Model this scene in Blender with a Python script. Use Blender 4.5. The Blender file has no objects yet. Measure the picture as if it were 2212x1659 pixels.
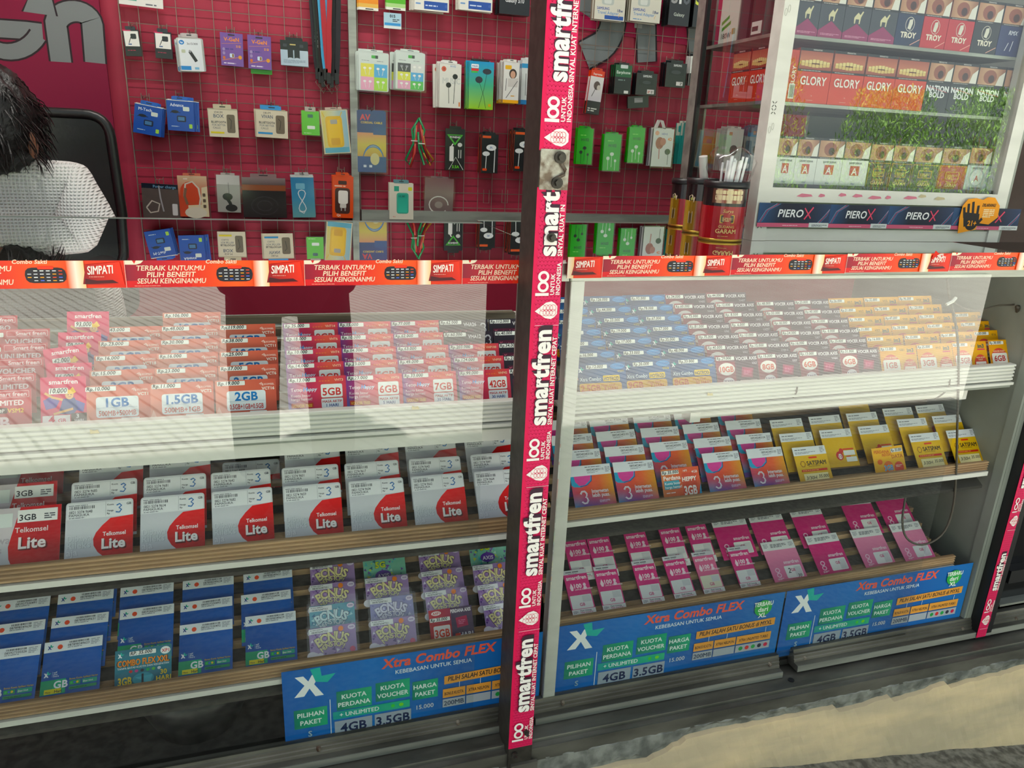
import bpy, bmesh, math, random, os
from mathutils import Vector, Matrix
random.seed(7)
C = bpy.context.scene.collection
sc = bpy.context.scene
# ------------------------------------------------------------ camera
ZC = 1.2                                   # height of the camera above the pavement
F, CX, CY = 1600.0, 1106.0, 829.5
_D = Vector((-226, 5020, F)).normalized()
_X = Vector((5259, -277, F)); _X = (_X - _D * _X.dot(_D)).normalized()
_Z = -_D
_Y = _Z.cross(_X)
if _Y.z < 0: _Y = -_Y
CAM = Vector((0, -1.0, ZC))
cam_d = bpy.data.cameras.new('camera'); cam = bpy.data.objects.new('camera', cam_d); C.objects.link(cam)
cam_d.sensor_width = 36; cam_d.lens = F / 2212 * 36; cam_d.clip_start = 0.02; cam_d.clip_end = 200
_r = Vector((_X.x, _Y.x, _Z.x)); _u = -Vector((_X.y, _Y.y, _Z.y)); _b = -Vector((_X.z, _Y.z, _Z.z))
cam.matrix_world = Matrix(((_r.x, _u.x, _b.x, CAM.x), (_r.y, _u.y, _b.y, CAM.y), (_r.z, _u.z, _b.z, CAM.z), (0, 0, 0, 1)))
sc.camera = cam
# ------------------------------------------------------------ sky, sun, exposure
w = bpy.data.worlds.new('sky'); sc.world = w; w.use_nodes = True
bg = w.node_tree.nodes['Background']; bg.inputs[0].default_value = (0.84, 0.94, 1.0, 1); bg.inputs[1].default_value = 1.35
sun_d = bpy.data.lights.new('sun', 'SUN'); sun = bpy.data.objects.new('sun', sun_d); C.objects.link(sun)
sun_d.energy = 44; sun_d.angle = 0.02; sun_d.color = (1.0, 0.97, 0.92)
sun.rotation_euler = Vector((-0.15, 0.45, 0.9)).to_track_quat('Z', 'Y').to_euler()   # high, from behind the shop
sc.view_settings.view_transform = 'Standard'; sc.view_settings.look = 'None'
sc.view_settings.gamma = 1; sc.view_settings.use_curve_mapping = False
sc.view_settings.exposure = -0.48
sc.cycles.max_bounces = 7; sc.cycles.diffuse_bounces = 4; sc.cycles.glossy_bounces = 3
sc.cycles.transparent_max_bounces = 16; sc.cycles.caustics_reflective = False; sc.cycles.caustics_refractive = False
sc.cycles.sample_clamp_indirect = 4
# ------------------------------------------------------------ geometry of the view (photo pixel -> place)
def ray(x, y):
    v = Vector((x - CX, y - CY, F))
    return Vector((_X.dot(v), _Y.dot(v), _Z.dot(v)))
def P(x, y, Y):
    d = ray(x, y); return CAM + d * ((Y - CAM.y) / d.y)
def PX(x, y, X):
    d = ray(x, y); return CAM + d * ((X - CAM.x) / d.x)
def proj(p):
    v = Vector(p) - CAM
    c = _X * v.x + _Y * v.y + _Z * v.z
    return CX + F * c.x / c.z, CY + F * c.y / c.z
def solveX(px, Y, Z):
    a, b = -1.0, 3.0
    for _ in range(40):
        m = (a + b) / 2
        if proj((m, Y, Z))[0] < px: a = m
        else: b = m
    return (a + b) / 2
# ------------------------------------------------------------ colours and materials
def lin(c):
    if isinstance(c, str): c = [int(c[i:i + 2], 16) for i in (0, 2, 4)]
    return tuple(((v / 255) / 12.92 if v / 255 <= 0.04045 else ((v / 255 + 0.055) / 1.055) ** 2.4) for v in c)
def newmat(name):
    m = bpy.data.materials.new(name); m.use_nodes = True
    return m, m.node_tree.nodes, m.node_tree.links, m.node_tree.nodes['Principled BSDF']
def simple(name, col, rough=0.5, metal=0.0, noise=0.0, scale=40.0, col2=None, bump=0.0, stretch=None, spec=None, detail=4):
    m, n, l, b = newmat(name)
    b.inputs['Roughness'].default_value = rough; b.inputs['Metallic'].default_value = metal
    if spec is not None: b.inputs['Specular IOR Level'].default_value = spec
    c = lin(col)
    b.inputs['Base Color'].default_value = (*c, 1)
    if noise or bump or col2:
        tc = n.new('ShaderNodeTexCoord'); mp = n.new('ShaderNodeMapping'); no = n.new('ShaderNodeTexNoise')
        l.new(tc.outputs['Object'], mp.inputs[0]); l.new(mp.outputs[0], no.inputs[0])
        if stretch: mp.inputs['Scale'].default_value = stretch
        no.inputs['Scale'].default_value = scale; no.inputs['Detail'].default_value = detail
        if noise or col2:
            r = n.new('ShaderNodeValToRGB'); l.new(no.outputs[0], r.inputs[0])
            c2 = lin(col2) if col2 else tuple(v * (1 - noise) for v in c)
            r.color_ramp.elements[0].position = 0.38; r.color_ramp.elements[0].color = (*c2, 1)
            r.color_ramp.elements[1].position = 0.62; r.color_ramp.elements[1].color = (*c, 1)
            l.new(r.outputs[0], b.inputs['Base Color'])
        if bump:
            bu = n.new('ShaderNodeBump'); bu.inputs['Strength'].default_value = bump; bu.inputs['Distance'].default_value = 0.004
            l.new(no.outputs[0], bu.inputs['Height']); l.new(bu.outputs[0], b.inputs['Normal'])
    return m
def colour_attr(name, rough, coat=0.0):
    m, n, l, b = newmat(name)
    a = n.new('ShaderNodeAttribute'); a.attribute_name = 'Col'
    l.new(a.outputs['Color'], b.inputs['Base Color']); b.inputs['Roughness'].default_value = rough
    b.inputs['Specular IOR Level'].default_value = 0.35
    b.inputs['Coat Weight'].default_value = coat; b.inputs['Coat Roughness'].default_value = 0.15
    return m
def thin_glass(name, tint=(0.93, 0.97, 0.95), both=2.0, rough=0.0, film=0.0):
    m, n, l, b = newmat(name); n.remove(b)
    out = n['Material Output']; t = n.new('ShaderNodeBsdfTransparent'); g = n.new('ShaderNodeBsdfGlossy'); mx = n.new('ShaderNodeMixShader')
    t.inputs[0].default_value = (*tint, 1); g.inputs[0].default_value = (1, 1, 1, 1); g.inputs['Roughness'].default_value = rough
    fr = n.new('ShaderNodeFresnel'); fr.inputs[0].default_value = 1.52
    ge = n.new('ShaderNodeNewGeometry'); s = n.new('ShaderNodeMath'); s.operation = 'SUBTRACT'; s.inputs[0].default_value = 1
    l.new(ge.outputs['Backfacing'], s.inputs[1])
    k = n.new('ShaderNodeMath'); k.operation = 'MULTIPLY'; k.inputs[1].default_value = both; l.new(fr.outputs[0], k.inputs[0])
    a = n.new('ShaderNodeMath'); a.operation = 'ADD'; a.inputs[1].default_value = film; l.new(k.outputs[0], a.inputs[0])
    q = n.new('ShaderNodeMath'); q.operation = 'MULTIPLY'; q.use_clamp = True; l.new(a.outputs[0], q.inputs[0]); l.new(s.outputs[0], q.inputs[1])
    l.new(q.outputs[0], mx.inputs[0]); l.new(t.outputs[0], mx.inputs[1]); l.new(g.outputs[0], mx.inputs[2]); l.new(mx.outputs[0], out.inputs[0])
    return m
M = {}
M['print'] = colour_attr('printed_card', 0.45)
M['gloss'] = colour_attr('glossy_packaging', 0.3, 0.5)
M['paper'] = colour_attr('printed_paper', 0.6)
M['glass'] = thin_glass('window_glass', (0.96, 0.975, 0.965))
M['film'] = thin_glass('plastic_film', (0.97, 0.97, 0.97), 1.2, 0.1, 0.0)
M['alu'] = simple('aluminium', 'a9aca4', 0.42, 0.6, 0.35, 30, bump=0.05, stretch=(0.15, 1, 1))
M['aludark'] = simple('weathered_aluminium', '75736b', 0.5, 0.5, 0.55, 18, bump=0.2, stretch=(0.3, 1, 1), detail=8)
M['white'] = simple('dirty_white_paint', 'd6d6ce', 0.45, 0, 0.12, 22, bump=0.08, stretch=(0.2, 1, 1), detail=8)
M['grey'] = simple('grey_panel', '8f958c', 0.5, 0, 0.2, 6)
M['steel'] = simple('dark_steel', '4a4640', 0.5, 0.5, 0.35, 60, bump=0.1, detail=8)
M['black'] = simple('black_plastic', '17181a', 0.4)
M['blackgloss'] = simple('black_gloss', '0c0d10', 0.15)
M['rust'] = simple('rusty_metal', '4f3a2e', 0.7, 0.5, 0, 90, '8a8478', 0.4, detail=8)
M['plate'] = simple('worn_hinge_plate', 'b4b1a6', 0.45, 0.4, 0, 70, '6a5a4c', 0.3, detail=8)
M['wire'] = simple('wire_metal', '8c7d73', 0.4, 0.5)
M['rubber'] = simple('cable_rubber', '4a443a', 0.5)
M['hair'] = simple('black_hair', '100d0d', 0.45, 0, 0.4, 120, bump=0.6)
M['skin'] = simple('skin', '8a5a45', 0.5, 0, 0.1, 20)
M['chair'] = simple('black_leatherette', '151617', 0.35, 0, 0.2, 80, bump=0.1)
M['dark_cloth'] = simple('dark_cloth', '24171c', 0.9)
M['denim'] = simple('dark_trousers', '1c1d24', 0.9)
M['plastic_white'] = simple('white_plastic', 'dcdcd6', 0.3)
M['leaf'] = simple('leaf_green', '8ab84a', 0.6, 0, 0, 3, '507c30')
M['wood'] = simple('reeded_wood', 'b0906a', 0.6, 0, 0, 7, '86694a', 0.25, (0.5, 3, 3), detail=8)
M['woodgrey'] = simple('reeded_wood_greyed', '9a8e78', 0.55, 0, 0, 9, '6e6250', 0.25, (0.4, 6, 6), detail=8)
M['plaster'] = simple('yellowed_plaster', 'e8cfa6', 0.9, 0, 0, 9, 'cab899', 1.0, (0.5, 1, 1.6), detail=15)
M['asphalt'] = simple('rough_asphalt', '85837a', 0.95, 0, 0, 60, '55534c', 1.0, detail=12)
M['cement'] = simple('grey_cement', '8f918b', 0.85, 0, 0, 30, '5c5e5a', 0.7, detail=10)
M['maroon'] = simple('maroon_wall', 'a8203f', 0.55, 0, 0.12, 3)
M['darkmaroon'] = simple('dark_maroon_banner', '80152f', 0.5, 0, 0.12, 3)
M['dirt'] = simple('dark_floor', '3a3833', 0.9, 0, 0.4, 5)
# waffle knit: fine relief
def waffle():
    m, n, l, b = newmat('white_waffle_knit')
    b.inputs['Base Color'].default_value = (*lin('cfcfcc'), 1); b.inputs['Roughness'].default_value = 0.9
    tc = n.new('ShaderNodeTexCoord'); bu = n.new('ShaderNodeBump'); bu.inputs['Strength'].default_value = 0.9; bu.inputs['Distance'].default_value = 0.003
    w1 = n.new('ShaderNodeTexWave'); w1.inputs['Scale'].default_value = 52; w1.bands_direction = 'X'
    w2 = n.new('ShaderNodeTexWave'); w2.inputs['Scale'].default_value = 52; w2.bands_direction = 'Z'
    mx = n.new('ShaderNodeMath'); mx.operation = 'MULTIPLY'
    for q, k in ((w1, 0), (w2, 1)):
        l.new(tc.outputs['Object'], q.inputs[0]); l.new(q.outputs['Fac'], mx.inputs[k])
    l.new(mx.outputs[0], bu.inputs['Height']); l.new(bu.outputs[0], b.inputs['Normal'])
    return m
M['waffle'] = waffle()
def paving():
    m, n, l, b = newmat('ridged_concrete_road')
    b.inputs['Roughness'].default_value = 0.9
    tc = n.new('ShaderNodeTexCoord'); no = n.new('ShaderNodeTexNoise'); no.inputs['Scale'].default_value = 3; no.inputs['Detail'].default_value = 8
    w1 = n.new('ShaderNodeTexWave'); w1.inputs['Scale'].default_value = 5.0; w1.inputs['Distortion'].default_value = 1.2
    mp = n.new('ShaderNodeMapping'); mp.inputs['Rotation'].default_value = (0, 0, 0.5)
    l.new(tc.outputs['Object'], no.inputs[0]); l.new(tc.outputs['Object'], mp.inputs[0]); l.new(mp.outputs[0], w1.inputs[0])
    r = n.new('ShaderNodeValToRGB'); r.color_ramp.elements[0].position = 0.3; r.color_ramp.elements[0].color = (*lin('a2a097'), 1)
    r.color_ramp.elements[1].position = 0.7; r.color_ramp.elements[1].color = (*lin('cac9be'), 1)
    mx = n.new('ShaderNodeMixRGB'); mx.blend_type = 'MULTIPLY'; mx.inputs[0].default_value = 0.75
    r2 = n.new('ShaderNodeValToRGB'); r2.color_ramp.elements[0].position = 0.0; r2.color_ramp.elements[0].color = (0.35, 0.33, 0.3, 1); r2.color_ramp.elements[1].position = 0.35
    l.new(no.outputs[0], r.inputs[0]); l.new(w1.outputs['Fac'], r2.inputs[0]); l.new(r.outputs[0], mx.inputs[1]); l.new(r2.outputs[0], mx.inputs[2])
    l.new(mx.outputs[0], b.inputs['Base Color'])
    return m
M['road'] = paving()
# ------------------------------------------------------------ mesh builders
def link(name, me, parent=None, mat=None):
    o = bpy.data.objects.new(name, me); C.objects.link(o)
    if mat is not None:
        me.materials.clear(); me.materials.append(M[mat] if isinstance(mat, str) else mat)
    if parent is not None: o.parent = parent
    return o
def tag(o, label=None, cat=None, group=None, kind=None):
    if label: o['label'] = label
    if cat: o['category'] = cat
    if group: o['group'] = group
    if kind: o['kind'] = kind
    return o
def empty(name, loc=(0, 0, 0), rot=(0, 0, 0)):
    o = bpy.data.objects.new(name, None); C.objects.link(o); o.location = loc; o.rotation_euler = rot; o.empty_display_size = 0.02
    return o
class MB:
    def __init__(s): s.v = []; s.f = []; s.sm = False
    def box(s, x0, x1, y0, y1, z0, z1, mtx=None):
        k = len(s.v)
        p = [(x0, y0, z0), (x1, y0, z0), (x1, y1, z0), (x0, y1, z0), (x0, y0, z1), (x1, y0, z1), (x1, y1, z1), (x0, y1, z1)]
        if mtx: p = [tuple(mtx @ Vector(q)) for q in p]
        s.v += p; s.f += [tuple(k + i for i in q) for q in ((0, 3, 2, 1), (4, 5, 6, 7), (0, 1, 5, 4), (1, 2, 6, 5), (2, 3, 7, 6), (3, 0, 4, 7))]
        return s
    def prism(s, prof, x0, x1):                       # profile (y, z) swept along x
        k = len(s.v); n = len(prof)
        s.v += [(x0, y, z) for y, z in prof] + [(x1, y, z) for y, z in prof]
        s.f += [(k + i, k + (i + 1) % n, k + n + (i + 1) % n, k + n + i) for i in range(n)]
        s.f += [tuple(k + i for i in reversed(range(n))), tuple(k + n + i for i in range(n))]
        return s
    def tube(s, pts, r, n=6, closed=False):
        pts = [Vector(p) for p in pts]; k = len(s.v); N = len(pts)
        rr = r if isinstance(r, (list, tuple)) else [r] * N
        ref = Vector((0.13, 0.31, 0.94))
        for i, p in enumerate(pts):
            a = pts[(i - 1) % N] if (closed or i) else p; b = pts[(i + 1) % N] if (closed or i < N - 1) else p
            d = (b - a).normalized()
            u = d.cross(ref)
            if u.length < 0.05: u = d.cross(Vector((1, 0, 0)))
            u.normalize(); v = d.cross(u)
            s.v += [tuple(p + (u * math.cos(t * 2 * math.pi / n) + v * math.sin(t * 2 * math.pi / n)) * rr[i]) for t in range(n)]
        for i in range(N if closed else N - 1):
            j = (i + 1) % N
            s.f += [(k + i * n + t, k + i * n + (t + 1) % n, k + j * n + (t + 1) % n, k + j * n + t) for t in range(n)]
        if not closed: s.f += [tuple(k + t for t in reversed(range(n))), tuple(k + (N - 1) * n + t for t in range(n))]
        return s
    def lathe(s, prof, c=(0, 0, 0), n=28):            # profile (r, z) around z
        k = len(s.v); m = len(prof)
        for r, z in prof:
            s.v += [(c[0] + r * math.cos(2 * math.pi * t / n), c[1] + r * math.sin(2 * math.pi * t / n), c[2] + z) for t in range(n)]
        for i in range(m - 1):
            s.f += [(k + i * n + t, k + i * n + (t + 1) % n, k + (i + 1) * n + (t + 1) % n, k + (i + 1) * n + t) for t in range(n)]
        s.f += [tuple(k + t for t in reversed(range(n))), tuple(k + (m - 1) * n + t for t in range(n))]
        return s
    def mesh(s, name):
        me = bpy.data.meshes.new(name); me.from_pydata(s.v, [], s.f); me.update()
        if s.sm: me.polygons.foreach_set('use_smooth', [True] * len(me.polygons))
        return me
    def build(s, name, mat, parent=None):
        return link(name, s.mesh(name), parent, mat)
def fillet(pts, r, n=4):
    out = []; N = len(pts)
    for i, p in enumerate(pts):
        a, b = Vector(pts[i - 1]), Vector(pts[(i + 1) % N]); p = Vector(p)
        u = (a - p).normalized() * r; v = (b - p).normalized() * r
        for k in range(n + 1):
            t = k / n; out.append(tuple(p + u * (1 - t) ** 2 + v * t ** 2))
    return out
# ------------------------------------------------------------ text
FONT = None
_tc = {}
def glyphs(s, bold, res=1):
    key = (s, bold, res)
    if key not in _tc:
        c = bpy.data.curves.new('t', 'FONT'); c.body = s
        if FONT: c.font = FONT
        c.resolution_u = res + 1; c.offset = bold; c.space_character = 1.0 + bold * .8; c.fill_mode = 'FRONT'; c.size = 1 / 0.73
        o = bpy.data.objects.new('t', c); me = bpy.data.meshes.new_from_object(o)
        v = [(q.co.x, q.co.y) for q in me.vertices]; f = [tuple(p.vertices) for p in me.polygons if p.normal.z != 0]
        f = [q if me.polygons[0].normal.z > 0 else q[::-1] for q in f]
        bpy.data.objects.remove(o); bpy.data.curves.remove(c); bpy.data.meshes.remove(me)
        x0 = min((a for a, _ in v), default=0); x1 = max((a for a, _ in v), default=1)
        _tc[key] = ([(a - x0, b) for a, b in v], f, x1 - x0)
    return _tc[key]
E1 = 4.5e-5
def LR(c, k=1.1):                                      # printing inks are a little stronger than their screen values
    r = lin(c); m = 0.3 * r[0] + 0.55 * r[1] + 0.15 * r[2]
    return tuple(min(1.0, max(0.0, m + (v - m) * k)) for v in r)
class Art:                                              # flat print, in millimetres, on the front (-y) of a slab
    def __init__(s, lv=1): s.v = []; s.f = []; s.c = []; s.lv = lv
    def _add(s, pts, faces, cols, lv=None):
        k = len(s.v); y = -(s.lv if lv is None else lv) * E1
        s.v += [(a / 1000, y, b / 1000) for a, b in pts]
        s.f += [tuple(k + i for i in q) for q in faces]
        s.c += [cols] * len(pts) if not isinstance(cols, list) else cols
        if lv is None: s.lv += 1
    def poly(s, pts, col, lv=None):
        cols = [LR(c) for c in col] if isinstance(col, list) else LR(col)
        s._add(pts, [tuple(range(len(pts)))], cols, lv); return s
    def rect(s, x, y, w, h, col, lv=None): return s.poly([(x, y), (x + w, y), (x + w, y + h), (x, y + h)], col, lv)
    def rr(s, x, y, w, h, r, col): return s.poly(fillet([(x, y), (x + w, y), (x + w, y + h), (x, y + h)], r, 3), col)
    def ell(s, cx, cy, rx, ry, col, n=26, a0=0, a1=360):
        full = a1 - a0 >= 360
        pts = [(cx + rx * math.cos(math.radians(a0 + (a1 - a0) * i / (n if full else n - 1))), cy + ry * math.sin(math.radians(a0 + (a1 - a0) * i / (n if full else n - 1)))) for i in range(n)]
        return s.poly(pts, col)
    def grad(s, x, y, w, h, cols, vert=False):          # cols evenly spaced; a printed colour ramp
        n = len(cols); pts = []; cc = []; fa = []
        for i, c in enumerate(cols):
            t = i / (n - 1)
            pts += [(x, y + h * t), (x + w, y + h * t)] if vert else [(x + w * t, y), (x + w * t, y + h)]
            cc += [LR(c)] * 2
        for i in range(n - 1):
            k = 2 * i; fa.append((k, k + 1, k + 3, k + 2) if vert else (k, k + 2, k + 3, k + 1))
        s._add(pts, fa, cc); return s
    def text(s, t, x, y, h, col, al='l', b=0.0, sh=0.0, rot=0.0, mw=None, ol=None, ow=0.05, res=1, sx=1.0, _in=False):
        if not _in: y -= h * .07 * (rot == 0); h *= 1.16; b = b * .5 + .004
        if ol: s.text(t, x, y, h, ol, al, b + ow * .8, sh, rot, mw * 1.04 if mw else None, None, 0, res, sx, True)
        sh_ = [(0, 0)]
        if 'M' in t and b > .008:                       # M closes up when fattened: print it several times, shifted
            sh_ = [(-b, 0), (b, 0), (0, b * .7), (0, -b * .7)] + ([(b * .7, b * .7), (-b * .7, -b * .7), (b * .7, -b * .7), (-b * .7, b * .7)] if b > .045 else [])
        v, f, wd = glyphs(t, 0.0 if 'M' in t else round(b, 4), res)
        k = h * sx
        if mw and wd * k > mw: k = mw / wd
        W = wd * k; dx = {'l': 0, 'c': -W / 2, 'r': -W}[al]
        cr, sr = math.cos(rot), math.sin(rot); lv0 = s.lv
        for j, (ox, oy) in enumerate(sh_):
            pts = []
            for a, q in v:
                px = (a + ox) * k + dx + sh * q * h; py = (q + oy) * h
                pts.append((x + px * cr - py * sr, y + px * sr + py * cr))
            s._add(pts, f, LR(col), lv0 + j * .12)
        s.lv = lv0 + 1; return s
    def greek(s, x, y, w, h, col, n=1, fill=0.55, seed=1):
        rnd = random.Random(seed + int(x * 7 + y * 3)); st = h / n; pts = []; fa = []
        for i in range(n):
            cx = x; yy = y + h - (i + 1) * st + st * 0.2; end = x + w * (1 if i < n - 1 else 0.7)
            while cx < end - 0.3:
                L = min(rnd.uniform(1.2, 5) * st * 0.9, end - cx); k = len(pts)
                pts += [(cx, yy), (cx + L, yy), (cx + L, yy + st * fill), (cx, yy + st * fill)]; fa.append((k, k + 1, k + 2, k + 3)); cx += L + st * 0.45
        s._add(pts, fa, LR(col)); return s
    def bars(s, x, y, w, h, col='222222', n=26, seed=3):
        rnd = random.Random(seed); pts = []; fa = []; cx = x
        while cx < x + w:
            L = rnd.uniform(0.3, 1.1) * w / n; k = len(pts)
            pts += [(cx, y), (cx + L, y), (cx + L, y + h), (cx, y + h)]; fa.append((k, k + 1, k + 2, k + 3)); cx += L + rnd.uniform(0.3, 1.2) * w / n
        s._add(pts, fa, LR(col)); return s
    def stroke(s, pts, w, col, closed=False):
        P2 = [Vector(p) for p in pts]; N = len(P2); vs = []; fa = []
        for i in range(N):
            a = P2[(i - 1) % N] if (closed or i) else P2[i]; b = P2[(i + 1) % N] if (closed or i < N - 1) else P2[i]
            d = (b - a).normalized(); nn = Vector((-d.y, d.x)) * (w / 2); vs += [tuple(P2[i] - nn), tuple(P2[i] + nn)]
        for i in range(N if closed else N - 1):
            j = (i + 1) % N; fa.append((2 * i, 2 * j, 2 * j + 1, 2 * i + 1))
        s._add(vs, fa, LR(col)); return s
    def ring(s, cx, cy, rx, ry, w, col, n=24, a0=0, a1=360):
        full = a1 - a0 >= 360
        return s.stroke([(cx + rx * math.cos(math.radians(a0 + (a1 - a0) * i / (n if full else n - 1))), cy + ry * math.sin(math.radians(a0 + (a1 - a0) * i / (n if full else n - 1)))) for i in range(n)], w, col, full)
    def slab(s, pts, t, col, side=None, y0=0.0):        # the body of the card, t mm thick, behind the print
        n = len(pts); c = LR(col); sd = LR(side or col); k = len(s.v)
        s.v += [(a / 1000, y0 / 1000, b / 1000) for a, b in pts]; s.c += [c] * n; s.f.append(tuple(k + i for i in range(n)))
        k2 = len(s.v)
        s.v += [(a / 1000, y0 / 1000, b / 1000) for a, b in pts] + [(a / 1000, (y0 + t) / 1000, b / 1000) for a, b in pts]; s.c += [sd] * (2 * n)
        s.f += [(k2 + i, k2 + n + i, k2 + n + (i + 1) % n, k2 + (i + 1) % n) for i in range(n)]
        s.f.append(tuple(k2 + n + i for i in reversed(range(n)))); return s
    def lift(s, d, W, t, col):                          # content above, plain card below
        s.v = [(x, y, z + d / 1000) for x, y, z in s.v]; return s.slab([(0, 0), (W, 0), (W, d), (0, d)], t, col)
    def box(s, w, h, t, col, side=None, x=0, y=0): return s.slab([(x, y), (x + w, y), (x + w, y + h), (x, y + h)], t, col, side)
    def mesh(s, name='card'):
        me = bpy.data.meshes.new(name); me.from_pydata(s.v, [], s.f); me.update()
        at = me.attributes.new('Col', 'FLOAT_COLOR', 'POINT')
        at.data.foreach_set('color', [q for c in s.c for q in (*c, 1.0)])
        return me
    def build(s, name, parent=None, mat='print'): return link(name, s.mesh(name), parent, mat)
NTH = ['zeroth', 'first', 'second', 'third', 'fourth', 'fifth', 'sixth', 'seventh', 'eighth', 'ninth', 'tenth', 'eleventh']
# ============================================================ THE SETTING
def Z(v): return ZC + v
def struct(o, label=None): o['kind'] = 'structure'; return tag(o, label)
# street, seen mirrored in the glass and at the bottom corner of the plinth
def street():
    xs = [-14, -8, -4, -2] + [-1 + 0.1 * i for i in range(41)] + [4, 6, 9, 14]; ys = [-16, -10, -6, -4, -2.5, -1.6, -1.0, -0.6, -0.4, -0.3, -0.22, -0.15, -0.1, -0.05, 0.02]
    b = MB(); rnd = random.Random(3)
    for y in ys:
        for x in xs:
            z = 0.078 - 0.14 * max(-0.6, min(0.9, x - 0.95)); k = max(0, min(1, (y + 1.2) / 1.0))
            b.v.append((x, y, z * k + rnd.uniform(-0.003, 0.003)))
    n = len(xs)
    for j in range(len(ys) - 1):
        for i in range(n - 1): b.f.append((j * n + i, j * n + i + 1, (j + 1) * n + i + 1, (j + 1) * n + i))
    b.sm = True
    o = b.build('street', 'road'); o.data.materials.append(M['asphalt'])
    for q in o.data.polygons:
        if q.center.y > -1.35: q.material_index = 1
    return o
struct(street(), 'ridged concrete street in front of the stall')
struct(MB().box(-1.6, 3.0, 0.04, 2.2, 0.0, 0.05).build('floor', 'dirt'))
WALLY = 1.62
struct(MB().box(-1.6, 3.0, WALLY, WALLY + 0.08, 0, 2.7).build('wall_back', 'maroon'))
struct(MB().box(-1.68, -1.6, -0.3, 1.75, 0, 2.7).build('wall_left', 'maroon'))
struct(MB().box(2.9, 3.0, -0.3, 1.75, 0, 2.7).build('wall_right', 'grey'))
struct(MB().box(-1.7, 3.1, -0.55, 1.8, 2.7, 2.8).build('ceiling', 'white'))
# ---- plinth: plaster face with a jagged upper edge, grey cement above it
def plinth():
    rnd = random.Random(5)
    MBc = MB(); MBc.box(-1.6, 2.9, -0.066, 0.6, -0.1, Z(-0.985))
    o = struct(MBc.build('wall_plinth', 'cement'), 'low plastered wall carrying the glass counter')
    b = MB(); xs = [-1.0 + 0.012 * i for i in range(260)]; rows = 14
    top = []
    z = Z(-1.03)
    for i, x in enumerate(xs):
        if rnd.random() < 0.07: z += rnd.choice((-0.012, 0.01, 0.007))
        z += rnd.uniform(-0.0025, 0.0025)
        z += (Z(-1.002) - z) * 0.12 if x > 0.6 else (Z(-1.03) - z) * 0.12
        top.append(z)
    n = len(xs)
    for j in range(rows + 1):
        for i, x in enumerate(xs):
            t = j / rows; zz = top[i] * (1 - t) + (-0.12) * t
            b.v.append((x, -0.075 - 0.035 * t * t + rnd.uniform(-0.0008, 0.0008), zz))
    for j in range(rows):
        for i in range(n - 1): b.f.append((j * n + i, (j + 1) * n + i, (j + 1) * n + i + 1, j * n + i + 1))
    k = len(b.v)
    for i, x in enumerate(xs): b.v.append((x, -0.064, top[i] + 0.002))
    for i in range(n - 1): b.f.append((i, i + 1, k + i + 1, k + i))
    b.build('plaster_skin', 'plaster', o)
    # flaked cement lip between steel and plaster
    b = MB(); k0 = 0; rows2 = 2
    for i, x in enumerate(xs):
        b.v += [(x, -0.064, Z(-0.975)), (x, -0.071 + rnd.uniform(-0.002, 0.002), Z(-0.98) + rnd.uniform(-0.002, 0.002)), (x, -0.069 + rnd.uniform(-0.002, 0.002), top[i] + 0.012 + rnd.uniform(-0.004, 0.006)), (x, -0.0655, top[i] + 0.008)]
    for i in range(n - 1):
        for q in range(3): b.f.append((4 * i + q, 4 * i + q + 1, 4 * i + 5 + q, 4 * i + 4 + q))
    b.build('cement_lip', 'cement', o)
plinth()
# ---- roller-shutter steel sill and the aluminium tracks
def sill():
    t = empty('steel_sill', (0, 0, 0)); tag(t, 'grimy steel channel sill with aluminium shutter tracks along the plinth', 'sill')
    pr = [(0.03, Z(-0.962)), (-0.014, Z(-0.958)), (-0.046, Z(-0.958)), (-0.048, Z(-0.954)), (-0.052, Z(-0.954)), (-0.054, Z(-0.960)), (-0.066, Z(-0.962)), (-0.0665, Z(-0.957)), (-0.069, Z(-0.957)), (-0.070, Z(-0.982)), (0.03, Z(-0.984))]
    MB().prism(pr, -1.2, 2.6).build('steel_channel', 'aludark', t)
    TRK = []
    for x0, x1, dz in ((-1.2, 0.372, 0), (0.385, 0.892, 0), (0.925, 2.4, 0.006)):
        pr = [(0.012, Z(-0.921)), (0.0, Z(-0.920)), (-0.001, Z(-0.925)), (-0.003, Z(-0.926)), (-0.003, Z(-0.931)), (-0.005, Z(-0.932)), (-0.005, Z(-0.938)), (-0.007, Z(-0.939)), (-0.0075, Z(-0.944)), (-0.018, Z(-0.944)), (-0.019, Z(-0.957)), (0.012, Z(-0.957))]
        pr = [(y, z + dz) for y, z in pr]
        TK = MB().prism(pr, x0, x1).build('aluminium_track', 'aludark', t); TRK.append((x0, x1, TK))
        MB().prism([(-0.0175, Z(-0.9445) + dz), (-0.0195, Z(-0.9445) + dz), (-0.0205, Z(-0.9565) + dz), (-0.0175, Z(-0.9565) + dz)], x0, x1).build('track_lip', 'alu', TK)
    for x in (0.02, 0.25, 0.44, 0.87, 0.95, 1.35, 1.5):
        b = MB(); b.tube([(x, -0.003, Z(-0.933)), (x, -0.0085, Z(-0.934))], [0.0045, 0.003], 8); b.build('screw', 'rust', next(q for a_, b_, q in TRK if a_ <= x <= b_))
    b = MB(); b.tube([(0.905, -0.03, Z(-0.9575)), (0.905, -0.03, Z(-0.9565))], 0.006, 12); b.build('bolt_hole', 'black', t)
sill()
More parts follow.
